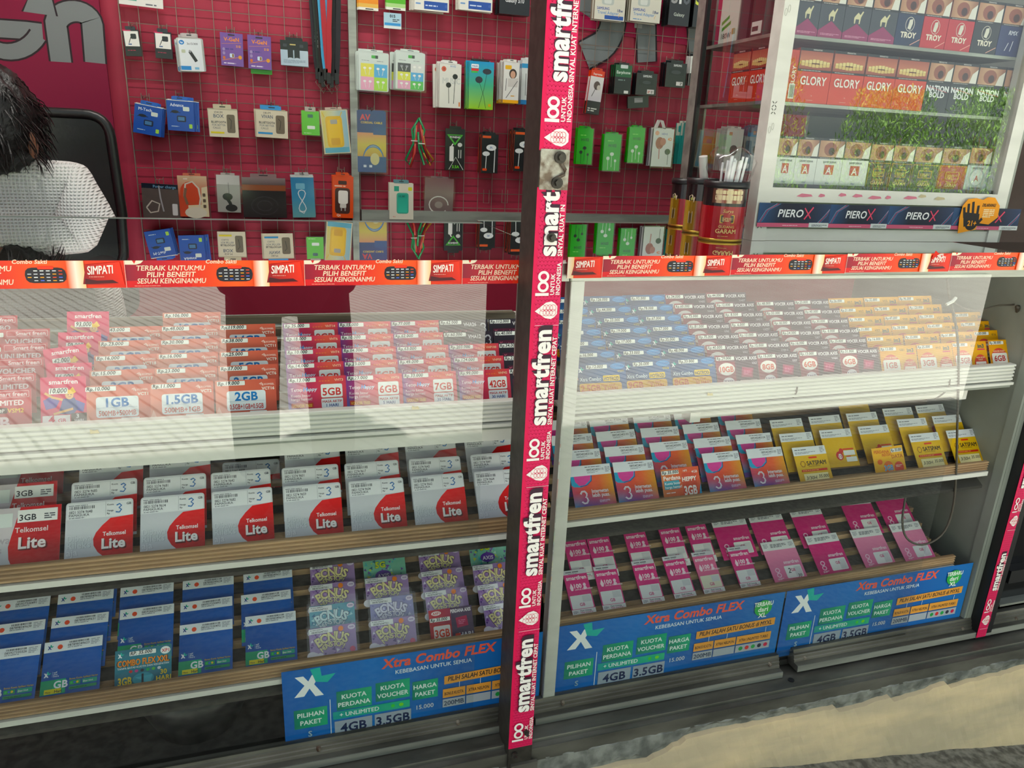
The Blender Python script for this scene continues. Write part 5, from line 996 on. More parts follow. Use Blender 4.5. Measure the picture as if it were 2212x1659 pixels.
for i, q in enumerate(((284, 222, 344, 286), (360, 216, 418, 282))):
    hang('card_reader_pack', q, 3, [('t', 'Advance' if i else 'M-Tech', .38, .80, .09, 'dce8f4', .05, .5), ('R', .6, .66, .24, .14, 'd8e4dc'), ('s', [(.12, .58), (.22, .62), (.5, .60)], 1.8, '14182c'), ('e', .3, .62, .14, .05, '14182c'), ('R', .36, .3, .34, .2, '18203c'), ('r', .40, .34, .24, .12, '4a7aa8'), ('k', .14, .12, .4, .05, 'a8c0dc'), ('R', .8, .1, .12, .14, 'a8d85c'), ('r', 0, .98, 1, .02, 'e8ece8')], '1f4fa8', f'blue card reader packet with a black gadget print, {"tilted" if i == 0 else "hanging straight"}', 'card reader', 4, tab=('2c64c0', 10), tilt=(9, 1.5)[i], pitch=.007, drift=.004)
for i, (q, tc2) in enumerate((((451, 236, 514, 296), 'c8c0a4'), ((553, 237, 621, 297), '3c94d0'))):
    hang('bluetooth_pack', q, 7, [('t', 'IDK/M' if i == 0 else '180/M', .35, .85, .07, '3a3a44', .0, .3), ('t', 'BOX' if i == 0 else 'VIVAN', .35, .70, .11, '46566c', .03, .36), ('t', 'BLUETOOTH', .34, .50, .07, '3c4048', .06, .5), ('t', 'FOR BETTER', .34, .40, .06, '70747c', .02, .46), ('t', 'CALLS', .26, .30, .06, '70747c', .02, .3), ('R', .62, .16, .28, .66, '6a6050'), ('s', [(.74, .3), (.78, .6), (.7, .7)], 1.5, '1c1c1e'), ('r', .05, .12, .46, .07, 'd8c83c' if i == 0 else '3c90c4'), ('r', 0, .985, 1, .015, 'b0a890')], 'd6cfb8', f'cream bluetooth headset box with a clear window, {"yellow" if i == 0 else "blue"} stripe at its foot', 'headset box', 3, tab=(tc2, 12), tilt=(0, 1)[i])
hang('flash_drive_pack', (652, 241, 690, 292), 2, [('R', .3, .26, .44, .14, 'e8f0e8'), ('R', .34, .74, .3, .14, '2c5c5c'), ('k', .1, .06, .6, .05, 'c8f0b8')], '62c23c', 'lime green card in a clear bag with a tiny white drive', 'flash drive', 2, tab=('b8b0a8', 12), film=True)
hang('phone_case_pack', (700, 240, 758, 334), 3, [('g', .04, .02, .92, .96, ['d8c868', 'c8d0b8', '88b8c8']), ('R', .16, .14, .62, .72, 'e0b420'), ('R', .22, .2, .5, .58, 'ecc22c'), ('r', .04, .02, .92, .12, '5ca8c0'), ('R', .34, .68, .26, .1, 'a8a49c'), ('s', [(.14, .84), (.08, .94)], 2.5, 'e0b420'), ('s', [(.72, .84), (.8, .95)], 2.5, 'e0b420'), ('R', .3, .2, .34, .16, 'd8a418')], 'd4c8a8', 'plain yellow phone case on a tilted pastel card', 'phone case', 3, tilt=-5, tab=('c8b0a4', 8), film=True)
hang('cable_bag', (306, 396, 388, 470), 6, [('r', 0, .86, 1, .14, '1c2230'), ('t', 'Power charge', .6, .89, .07, '7cb0d0', .03, .7), ('s', [(.1, .3), (.25, .5), (.45, .42), (.4, .2), (.2, .15), (.1, .3)], 4, 'c8c4b8'), ('s', [(.45, .95), (.48, .6), (.55, .2)], 4, 'a8a8ac'), ('R', .78, .1, .14, .34, 'd8d8d8')], '5c5450', 'clear bag with a black header and a coiled pale cable', 'cable bag', 1, film=True, tilt=2)
hang('desk_lamp_pack', (386, 380, 449, 468), 10, [('g', 0, 0, 1, 1, ['c8543c', 'b84a34', 'd0b898'], 1), ('p', [(.3, 0), (1, 0), (1, .75), (.8, .72), (.75, .3), (.3, .28)], 'd6caa8'), ('e', .4, .6, .34, .26, 'c44c34'), ('s', [(.28, .3), (.18, .5), (.26, .8), (.5, .86), (.7, .7), (.74, .45), (.68, .24)], 5, 'cfc8b8'), ('s', [(.28, .3), (.2, .5), (.26, .7)], 8, '7a5c48'), ('e', .55, .1, .38, .14, 'd4cebc'), ('k', .2, .9, .2, .05, 'e8d8c8'), ('R', .82, .5, .1, .08, '5c4c40'), ('R', .82, .36, .1, .08, '5c4c40'), ('R', .82, .22, .1, .08, '5c4c40')], 'b84a38', 'red and cream pack with a curved white desk lamp print', 'lamp pack', 1, tab=('c87058', 8))
hang('cable_bag', (468, 378, 518, 458), 5, [('g', 0, .75, 1, .25, ['d4d4d0', 'c0c0bc']), ('e', .45, .42, .22, .1, '1c1c1e'), ('s', [(.4, .4), (.55, .25), (.6, .12)], 10, '1c1c1e'), ('e', .6, .12, .26, .1, '202024'), ('s', [(.5, .8), (.52, .5)], 1.2, '3c3c40')], 'a4a49e', 'zip bag with a small black charger', 'cable bag', 1, film=True, tilt=1, tab=('b0aaa4', 7))
hang('cable_bag', (524, 384, 618, 470), 9, [('g', 0, 0, 1, .68, ['1c1a1c', '2a2628', '1a181a'], 1), ('r', 0, .68, 1, .14, '8c4c2c'), ('g', 0, .82, 1, .18, ['5a4a4a', '8c7c7c'], 1)] + [('s', [(.5 + (.1 + .07 * q) * math.cos(u * .5), .3 + (.08 + .05 * q) * math.sin(u * .5)) for u in range(13)], 1.2, '46424a' if q % 2 else '0e0c10') for q in range(5)], '241f22', 'bulging clear bag full of coiled black cable', 'cable bag', 1, film=True, tab=('8c7474', 12))
hang('cable_bag', (631, 380, 680, 470), 4, [('g', 0, 0, 1, 1, ['6aa4a8', '3c8cb4', '2c7cac'], 1), ('s', [(.45 + .16 * math.sin(u * .785), .4 + .26 * math.sin(u * .3925)) for u in range(17)], 2.6, 'e4e8e8'), ('s', [(.3, .16), (.5, .1), (.6, .2)], 2.6, 'e4e8e8'), ('R', .2, .68, .4, .14, '7ab8d0'), ('r', 0, .96, 1, .04, 'd0d4d0')], '2c7ca4', 'blue pack with a white looped cable', 'cable bag', 3, film=True, tilt=-1, tab=('b8b8b4', 7))
hang('charger_pack', (717, 380, 762, 470), 8, [('t', 'mi', .45, .83, .06, 'e8dcd4', .08, .2), ('R', .28, .80, .4, .09, '3a1c18'), ('R', .12, .1, .72, .62, '40201c'), ('R', .28, .34, .46, .32, 'e8e4dc'), ('R', .36, .24, .3, .1, 'd0ccc4'), ('r', .4, .17, .05, .08, 'a8a8a4'), ('r', .58, .17, .05, .08, 'a8a8a4'), ('k', .1, .74, .8, .05, 'f0c8b0'), ('t', 'Qc', .3, .04, .05, 'f0e0d0', .05, .2)], 'd8501c', 'orange charger pack with a white plug in its window', 'charger', 2, tab=('d8501c', 9), tilt=1.5)
# lanyards
LC = ['1c1c22', '1a2a24', '24201e', '3c9cc8', 'a8202c', '18181c', '202428', '1c1c22']
for i, c in enumerate(LC):
    x0 = 676 + i * 6.2; yf = GY - .02 - .005 * (i % 3) - (.022 if i in (3, 4) else 0); p0 = P(x0 + 3, -30, yf); zl = [P(700, q, yf).z for q in (-30, 60, 120, 150 + (i % 3) * 8)]
    b = MB(); w2 = .0075
    for s in (-1, 1):
        k = len(b.v); pts = [(p0.x + s * .012, zl[0]), (p0.x + s * .007 + .002 * math.sin(i), zl[1]), (p0.x + s * .004, zl[2]), (p0.x, zl[3])]
        for (xx, z2) in pts: b.v += [(xx - w2, yf - s * .001, z2), (xx + w2, yf - s * .001, z2), (xx + w2, yf - s * .001 + .001, z2), (xx - w2, yf - s * .001 + .001, z2)]
        for q in range(3):
            for u in range(4): b.f.append((k + 4 * q + u, k + 4 * q + (u + 1) % 4, k + 4 * q + 4 + (u + 1) % 4, k + 4 * q + 4 + u))
        b.f += [(k + 3, k + 2, k + 1, k), (k + 12, k + 13, k + 14, k + 15)]
    me = b.mesh('strap'); t = empty('lanyard', (0, 0, 0)); col = simple('lanyard_' + c, c, .7)
    link('strap', me, t, col)
    m = MB(); z3 = zl[3]; m.box(p0.x - .006, p0.x + .006, yf - .006, yf + .004, z3 - .03, z3 + .002); m.build('clasp', 'black', t)
    m = MB(); m.tube([(p0.x, yf, z3 - .03), (p0.x + .006, yf, z3 - .038), (p0.x, yf, z3 - .048), (p0.x - .006, yf, z3 - .038)], .0012, 5, True); m.build('ring', 'wire', t)
    if i in (1, 2, 0):
        A = Art(); A.text(['FORSA', 'STARBUCKS', 'STARBUCKS'][i], 0, 0, 9, 'e0e4e0' if i else 'c8d0e0', 'c', .08, rot=-math.pi / 2, mw=100); q = A.build('lettering', t, 'paper'); q.location = (p0.x - .004, yf - .0022, (zl[1] + zl[2]) / 2 + .02)
    tag(t, 'hanging lanyard, ' + ['black with white letters, outermost', 'dark green with white letters', 'black with green sign lettering', 'light blue', 'dark red', 'plain black beside the red one', 'charcoal with plain strap', 'black, nearest the aluminium upright'][i], 'lanyard', 'lanyards on one hook')
hook(P(700, -30, GY - .03).x, P(700, -40, GY).z, GY - .05, 'the bunch of lanyards')
hang('price_card', (256, -16, 351, 12), 2, [('k', .05, .3, .5, .3, '58a090'), ('k', .6, .1, .35, .2, '60646c')], 'dcdcd8', 'white card cut off at the top of the pink wall', 'card', 1, tilt=2)
# ---- goods on the second grid
def buds(n0=4): return [('e', .3, .62 if n0 == 4 else .5, .1, .05, '2a2a30')]
for i, q in enumerate(((774, 112, 839, 196), (854, 112, 917, 194))):
    c4 = (('e0dc58', '58acd8', 'e8a8c0', 'a8d848'), ('3c3c3c', 'd8dcd8', 'd8dc58', '58a8d8', 'e0a0c0', '58b858'))[i]
    ops = [('R', .42, .84, .22, .08, '48a83c'), ('r', .55, .84, .09, .08, '2c3a28'), ('k', .1, .76, .35, .03, '9aa0a0'), ('k', .6, .76, .3, .03, '9aa0a0')]
    rows = 2 if i == 0 else 3; hh = .68 / rows
    for j in range(rows):
        for k in range(2):
            ops.append(('r', .07 + .44 * k, .70 - hh * (j + 1), .44, hh, c4[j * 2 + k]))
            for u in (-1, 1): ops += [('e', .29 + .44 * k + u * .09, .70 - hh * (j + .35), .05, .03, 'f0f0ea' if c4[j * 2 + k] != '3c3c3c' else '8a8a90'), ('s', [(.29 + .44 * k + u * .09, .70 - hh * (j + .4)), (.29 + .44 * k + u * .05, .70 - hh * (j + .85))], 1.3, 'e4e8e0')]
    hang('earphone_card', q, 2, ops, 'd0dcd4', 'pale earphone card printed in four coloured squares' if i == 0 else 'pale earphone card printed in six coloured squares', 'earphones', 5, tilt=1, tab=('d4e0d8', 7), pitch=.008, round_=.06, film=True, drift=-.001)
ear = lambda c: [('e', .72, .72, .12, .06, c), ('s', [(.72, .7), (.7, .5), (.66, .1)], 1.6, c), ('e', .42, .52, .12, .06, c), ('s', [(.42, .5), (.44, .1)], 1.6, c)]
hang('earphone_box', (949, 138, 996, 233), 7, [('e', .2, .88, .11, .06, 'c85c48'), ('t', '3', .2, .86, .04, '2a2a2a', .05), ('t', 'MUSIC', .55, .56, .12, 'c4c8c4', .08, .8), ('t', 'H102', .62, .93, .04, '3c7cc0', .0, .3), ('r', .9, .04, .06, .1, 'd87838')] + ear('1c1c20'), 'dcdcd4', 'white earphone box with big grey letters', 'earphones', 5, tab=('e4e4e0', 9), pitch=.013, drift=-.001)
hang('earphone_box', (1013, 133, 1066, 236), 9, [('g', 0, 0, 1, 1, ['94c438', '4cac84', '2c94c8'], 1), ('R', .08, .86, .3, .08, 'e8eef0'), ('t', 'PHILIPS', .23, .885, .025, '2a4a9c', .06, .25), ('R', .08, .80, .3, .05, 'd83c34'), ('R', .08, .76, .26, .035, '4cb84c'), ('e', .72, .80, .18, .06, '30343c'), ('e', .40, .62, .15, .07, '30343c'), ('s', [(.72, .78), (.6, .4), (.4, .02)], 1.2, '23282c'), ('s', [(.42, .56), (.6, .3), (.7, .02)], 1.2, '23282c'), ('R', .8, .06, .12, .06, 'c8a830')], '4cac84', 'tall green and blue earphone box with crossing dark cords', 'earphones', 6, tab=('20242c', 5), pitch=.012)
hang('earphone_box', (1087, 134, 1121, 223), 7, [('R', .1, .82, .4, .1, 'e0b030'), ('e', .6, .72, .24, .12, '3a2c24'), ('e', .6, .70, .16, .09, 'c89c84'), ('p', [(.3, .4), (.9, .4), (.95, .62), (.3, .6)], 'c8c4c0'), ('s', [(.2, .6), (.16, .3)], 1.6, '202028'), ('s', [(.9, .55), (.2, .12)], 1.6, '202028'), ('r', 0, 0, 1, .08, 'e4a828'), ('k', .5, .16, .4, .04, 'd8a040')], 'dcdcd8', 'white earphone box with a portrait and orange foot', 'earphones', 7, side='8a8474', tab=('e4e0d8', 8), pitch=.011)
hang('earphone_box', (1126, 130, 1158, 226), 7, [('r', 0, .82, 1, .1, '3c94c8'), ('s', [(.3, .7), (.3, .2)], 1.6, '202028'), ('s', [(.6, .6), (.4, .2)], 1.6, '202028'), ('r', 0, 0, 1, .1, '3480bc')], 'd4d8d8', 'white and blue earphone box half hidden behind the steel post', 'earphones', 3, pitch=.011, tab=('d4d8d8', 8))
hang('sim_box', (774, -26, 817, 22), 4, [('r', 0, 0, 1, .3, 'dcb058'), ('k', .1, .5, .5, .2, '5c6068'), ('r', 0, 0, 1, .12, 'e0e0d8'), ('r', .35, .03, .4, .05, '3a3a3a')], 'e08c2c', 'orange and white box cut off at the top beside the upright', 'box', 4, side='c8b890')
hang('sim_box', (834, -26, 876, 22), 4, [('r', 0, 0, 1, .3, 'a8d088'), ('k', .1, .5, .5, .2, '5c6068'), ('r', 0, 0, 1, .12, 'e0e4d8'), ('r', .35, .03, .4, .05, '3a3a3a')], '58ac2c', 'green and white box cut off at the top', 'box', 3, side='b8c8a0')
hang('sim_box', (829, 28, 867, 62), 3, [('t', '015', .5, .72, .16, '202830', .1, .5), ('r', .05, .2, .9, .16, '3c90cc'), ('r', 0, 0, 1, .16, 'd8e0e0'), ('k', .5, .44, .4, .2, '3c4048', 2)], 'a8c8d8', 'small blue box hanging under the green one', 'box', 1, hk=False, Y=GY - .02)
for i, q in enumerate(((895, -34, 970, 24), (992, -34, 1064, 24))):
    hang('travel_adapter_box', q, 6, [('t', 'Travel Adapter', .4, .52, .11, '5c8cc0', .02, .62), ('r', .28, .06, .68, .3, '244c9c'), ('k', .32, .16, .5, .08, 'c8d8f0'), ('k', .04, .2, .2, .1, '6a90c0'), ('e', .92, .22, .04, .06, '3c5ca8'), ('s', [(.66, .5), (.68, .66)], 1, 'e07838')], 'dcdcd4', 'white travel adapter box with blue stripe, ' + ('beside the small blue box' if i == 0 else 'beside the black phone box'), 'adapter box', 5, side='c4bea8', pitch=.008)
hang('phone_box', (1079, -36, 1145, 32), 14, [('t', 'Galaxy S10', .5, .4, .14, 'd8d8dc', .03, .62)], '101114', 'black phone box with small white lettering beside the steel post', 'phone box', 3, side='08080a')
hang('cable_pack', (772, 240, 834, 372), 4, [('g', 0, .62, 1, .38, ['1c2c60', '1c3478']), ('t', 'AV', .28, .86, .08, 'c83c3c', .1, .4), ('t', 'CORDIAL CABLE', .5, .80, .03, 'd8b848', .05, .8), ('g', 0, .25, 1, .40, ['b8903c', 'c8b848', 'cc8c60'], 1), ('r', 0, 0, 1, .26, '24407c'), ('r', .55, .62, .45, .12, '24407c')] + [('s', [(.55 + .36 * math.cos(math.radians(u * 15)), .2 + .22 * math.sin(math.radians(u * 15)) * (1 + .08 * k)) for u in range(0, 13)], 2.2, ('2c6cb0', '5c9cc8', '1c4c90')[k % 3]) for k in range(3)] + [('e', .6, .22, .16, .1, 'c8c088'), ('r', .2, .08, .1, .04, 'c8d0d8'), ('r', .4, .08, .1, .04, 'c8d0d8')], '24407c', 'long blue and gold cable pack with AV in red letters', 'cable pack', 2, film=True)
t = empty('cable_bundle', P(905, 258, GY - .03)); tag(t, 'loop of tied green, red and yellow jack cables', 'cable bundle'); o0 = t.location.copy()
for i, (c, pts) in enumerate((('1c8c54', [(905, 256), (890, 280), (893, 310), (876, 345), (884, 356), (896, 330), (895, 300), (897, 270)]), ('1c8c54', [(905, 254), (917, 282), (909, 312), (926, 352), (916, 356), (905, 320), (903, 285)]), ('c03c34', [(898, 300), (896, 330), (886, 362)]), ('c03c34', [(900, 270), (898, 300), (890, 350)]), ('b87c2c', [(912, 280), (918, 320), (936, 345), (930, 357), (915, 330)]), ('b03030', [(908, 270), (914, 310), (926, 345)]))):
    b = MB(); b.sm = True; b.tube([P(x, y, GY - .03 - .004 * (i % 3)) - o0 for x, y in pts], .0038, 7); b.build('cable', simple('cable_' + c, c, .35), t)
for x, y in ((895, 304), (911, 310)): b = MB(); b.tube([P(x - 7, y, GY - .045) - o0, P(x + 7, y + 1, GY - .045) - o0], .0018, 5); b.build('tie', 'plastic_white', t)
hang('charger_pack', (962, 278, 1003, 368), 9, [('p', [(.08, .86), (.92, .86), (.5, .6)], '4ca83c'), ('p', [(.2, .84), (.8, .84), (.5, .66)], '101014'), ('t', 'FONENG', .5, .78, .04, 'e8ece8', .06, .6), ('R', .22, .22, .22, .36, 'e0e0dc'), ('s', [(.3, .56), (.4, .64)], 4, 'e0e0dc'), ('e', .76, .62, .12, .05, 'd0d0cc'), ('s', [(.7, .5), (.7, .3)], 2.4, 'd8d8d4'), ('s', [(.82, .5), (.82, .3)], 2.4, 'd8d8d4'), ('s', [(.2, .02), (.55, .32), (.95, .02)], 2, 'd0d4cc'), ('t', '3.5A', .55, .06, .06, '6cc83c', .06, .4)], '121316', 'black charger box with green triangle and 3.5A lettering', 'charger', 2, tab=('101014', 8))
for i, q in enumerate(((1040, 290, 1076, 374), (1110, 282, 1150, 370))):
    hang('earphone_box', q, 6, [('r', .05, .9, .5, .06, 'd85c34'), ('e', .58, .66, .3, .08, 'e0e4e4'), ('t', 'JBL', .58, .645, .04, '2c5c9c', .03, .3), ('s', [(.8, .64), (.78, .02)], 3, 'd8dcdc'), ('e', .28, .50, .22, .06, 'd8dcdc'), ('s', [(.3, .48), (.26, .08)], 2.4, 'd8dcdc'), ('R', .08, .06, .26, .06, 'd8502c')], '16171a', 'black and orange earphone box with white earbuds, ' + ('in the open' if i == 0 else 'half behind the steel post'), 'earphones', 4, side='d04c24', tab=('1a1a1e', 6), pitch=.010, tilt=0)
hang('phone_case_pack', (841, 396, 893, 474), 5, [('r', .2, .78, .2, .14, '2c9c84'), ('R', .78, .8, .16, .1, 'd8d848'), ('R', .3, .16, .5, .58, '48a890'), ('g', .36, .2, .38, .5, ['48c0a4', '2c9c88'], 1), ('t', '1K/80', .52, .62, .05, '1c3c38', .0, .34), ('t', 'P15', .2, .06, .03, 'c85848', .0)], 'd8d4c4', 'white pack with a green phone case print', 'phone case', 3, tab=('5c8890', 10), film=False)
hang('cable_bag', (916, 384, 978, 466), 4, [('g', 0, 0, 1, 1, ['6c5c5c', '806a68', '7a5458'], 1), ('s', [(.5 + .33 * math.cos(math.radians(u * 20)), .3 + .22 * math.sin(math.radians(u * 20))) for u in range(17)], 3.6, 'd8d8d0'), ('e', .5, .3, .14, .09, '9a9088')], '705c5c', 'clear bag with a coiled white cable', 'cable bag', 1, film=True, tab=('7c6468', 6), tilt=1.5)
b = MB()
for x in (1045, 1085):
    o_ = P(x, 410, GY - .01); b.tube([o_, o_ + Vector((0, 0, -.045)), o_ + Vector((.02, 0, -.045)), o_ + Vector((.02, 0, 0))], .0012, 5)
o = b.build('peg_hook', 'wire'); tag(o, 'pair of empty wire hooks low on the second grid', 'hook')
# right of the steel post
for i, q in enumerate(((1285, -22, 1351, 44), (1363, -20, 1428, 48))):
    hang('travel_adapter_box', q, 9, [('R', .22, .5, .4, .45, 'b8c0bc'), ('R', .3, .54, .24, .36, 'd4d8d4'), ('t', 'SAMSUNG', .28, .34, .08, '2c4c9c', .06, .4), ('t', 'Travel Adapter', .45, .2, .09, '5c8cc0', .02, .7), ('r', .34, .03, .62, .13, '2450a0') if i == 0 else ('k', .1, .05, .4, .05, '5c8cc0'), ('t', '18w', .84, .30, .09, '3c4c78', .04, .2), ('s', [(.8, .12), (.84, .24)], 1.2, 'e0a038')], 'd6d4c8', f'large white travel adapter box, {"beside the pink tape" if i == 0 else "beside the black phone boxes"}', 'adapter box', 3, side='8c8874', pitch=.014)
for i, (q, c1) in enumerate((((1446, -26, 1491, 56), 'd8d8dc'), ((1499, -22, 1540, 60), 'd8e060'))):
    hang('phone_box', q, 20, [('t', 'S', .22, .62, .3, '9a9a9c' if i == 0 else c1, .08, .34), ('t', '1', .5, .62, .3, 'f0f0f4' if i == 0 else 'e04c4c', .08, .3), ('t', '0', .8, .62, .3, '5c6068', .08, .34), ('t', 'Galaxy', .5, .26, .08, 'b8c0b8', .04, .6)], '202226', 'black phone box with huge numerals, ' + ('grey and white letters' if i == 0 else 'yellow and red letters'), 'phone box', 2, side='0c0d10', pitch=.025)
hang('earphone_box', (1268, 150, 1297, 245), 5, [('r', 0, .86, 1, .14, 'd8441c'), ('t', 'Supreme', .5, .9, .04, 'f0e0d8', .06, .8), ('g', 0, .3, 1, .56, ['c8c4cc', 'e4e2e0'], 1), ('e', .55, .66, .24, .1, '5c4c48'), ('e', .7, .62, .14, .06, 'c8c0b8'), ('s', [(.5, .62), (.35, .48), (.25, .4)], 2, '2a2628'), ('r', 0, 0, 1, .3, '262428'), ('k', .1, .05, .7, .1, 'c8c8c4', 2)], 'd4401c', 'orange and white earphone box hanging slightly tilted', 'earphones', 3, side='b83818', tab=('c8401c', 8), tilt=5)
hang('earphone_box', (1328, 140, 1364, 203), 8, [('r', 0, .58, 1, .42, '1f5c34'), ('t', 'Earphone', .5, .7, .09, 'd4e4d8', .05, .86), ('R', .3, .88, .44, .12, 'd0dcd8'), ('k', .2, .44, .6, .08, '6a7c78'), ('r', .6, .02, .26, .1, 'd8dcd8')], '15181a', 'dark green Earphone box with white label', 'earphones', 4, side='101210', tab=('182018', 7), pitch=.012)
hang('earphone_box', (1374, 158, 1419, 206), 8, [('t', 'SAMSUNG', .52, .82, .09, 'd4d8d8', .08, .42), ('R', .12, .45, .7, .28, '101216'), ('e', .5, .58, .2, .08, '33363c'), ('r', .55, .07, .34, .2, 'd8d4d4'), ('k', .58, .1, .12, .12, 'b05848', 2), ('k', .74, .1, .12, .12, '202020', 2)], '1c1d21', 'black gadget box with a small white sticker, the lower of two', 'gadget box', 2, side='0c0c0e', tab=('101114', 8), pitch=.02)
hang('earphone_box', (1357, 210, 1402, 236), 8, [('r', .32, .45, .4, .4, '8c8a8c')], '151619', 'black box hanging below the others with a grey sticker', 'gadget box', 1, side='0c0c0e', hk=False, Y=GY - .03, tilt=-6)
hang('earphone_box', (1438, 136, 1482, 189), 8, [('t', 'SAMSUNG', .55, .86, .08, 'd4d8d8', .08, .4), ('R', .16, .5, .72, .28, '101216'), ('e', .5, .62, .24, .08, '33363c'), ('r', .55, .08, .32, .16, 'd8d4d4'), ('k', .74, .1, .1, .12, '202020', 2)], '1c1d21', 'black gadget box with a small white sticker, the higher of two', 'gadget box', 3, side='0c0c0e', tab=('101114', 9), pitch=.018)
hang('earphone_box', (1490, 122, 1520, 186), 6, [('r', .1, .66, .9, .3, '20242c'), ('e', .5, .74, .3, .06, '484c54'), ('r', 0, 0, 1, .42, '1c1e22'), ('t', 'L-018', .5, .22, .1, 'd4d8d8', .08, .8)], 'e0e4e0', 'white and black box marked with a number beside the aluminium upright', 'earphones', 3, tab=('101114', 8), pitch=.012)
gb = [('e', .5, .46, .12, .05, 'd8ecd8'), ('s', [(.5, .44), (.5, .1)], 1.6, 'd8ecd8'), ('e', .28, .34, .1, .05, 'd8ecd8'), ('s', [(.28, .32), (.3, .02)], 1.6, 'd8ecd8'), ('s', [(.72, .26), (.72, .02)], 1.6, 'd8ecd8'), ('e', .72, .28, .07, .04, 'd8ecd8')]
gk = [(o_[0],) + tuple('14301c' if v == 'd8ecd8' else v for v in o_[1:]) for o_ in gb]
for i, (q, e) in enumerate((((1246, 278, 1280, 355), gk), ((1304, 290, 1340, 369), gb), ((1358, 276, 1391, 352), gb))):
    hang('earphone_box', q, 6, [('t', 'H102', .5, .66, .07, '1c4a2c', .06, .5), ('k', .2, .8, .5, .04, '8ce06c')] + e, '2fae24', 'bright green earphone box in film, ' + ('with black earbuds' if i == 0 else 'the lowest one' if i == 1 else 'the highest one'), 'earphones', 3, side='1f7c1a', tab=('2ca020', 7), film=True, pitch=.012)
hang('earphone_box', (1409, 278, 1453, 360), 9, [('e', .18, .88, .1, .06, 'e0a890'), ('t', 'H0+5', .55, .84, .05, '4c5ca8', .0, .3), ('t', '4D', .82, .7, .07, 'e08c4c', .06, .2), ('e', .34, .62, .2, .16, '9c5048'), ('e', .5, .66, .14, .1, 'b87068'), ('s', [(.34, .5), (.36, .2)], 4, 'b88080'), ('e', .76, .4, .14, .08, '2c2c30'), ('s', [(.8, .36), (.8, .05)], 1.8, '2c2c30')], 'd8dad8', 'white earphone bag box with red earbuds and striped cords', 'earphones', 3, side='6c6c70', pitch=.016, film=True)
b = MB(); q = P(1430, 274, GY - .06)
for i in range(5): b.tube([q + Vector((-.03 + .008 * i, .01 * i, -.004)), q + Vector((-.02 + .008 * i, .01 * i, .022)), q + Vector((-.008 + .008 * i, .01 * i, .022)), q + Vector((.004 + .008 * i, .01 * i, -.004))], .0016, 5)
o = b.build('carry_cords', 'plastic_white'); tag(o, 'white cord handles above the earphone bag box with red earbuds', 'cord')
hang('earphone_box', (1483, 266, 1512, 356), 7, [('r', 0, .7, 1, .3, 'd4d4c4'), ('R', .14, .78, .5, .16, '4ca8a4'), ('e', .5, .56, .16, .05, 'c8a838'), ('s', [(.6, .3), (.5, .16)], 2.6, '143c40')], '3c9c94', 'teal and cream earphone box beside the aluminium upright', 'earphones', 6, tab=('d4d4c4', 8), pitch=.012)
for i, (q, c, s_) in enumerate((((1566, 278, 1602, 370), 'b8bab4', 'grey'), ((1618, 276, 1650, 370), '5c7484', 'blue grey'))):
    hang('earphone_box', q, 6, [('e', .5, .5, .24, .12, '2c3030'), ('s', [(.5, .42), (.5, .1)], 2, '4a4c4c'), ('R', .14, .84, .2, .08, 'a87c5c')], c, f'{s_} earphone box seen through the side glass of the cigarette cabinet', 'earphones', 5, tab=(c, 8), pitch=.014)
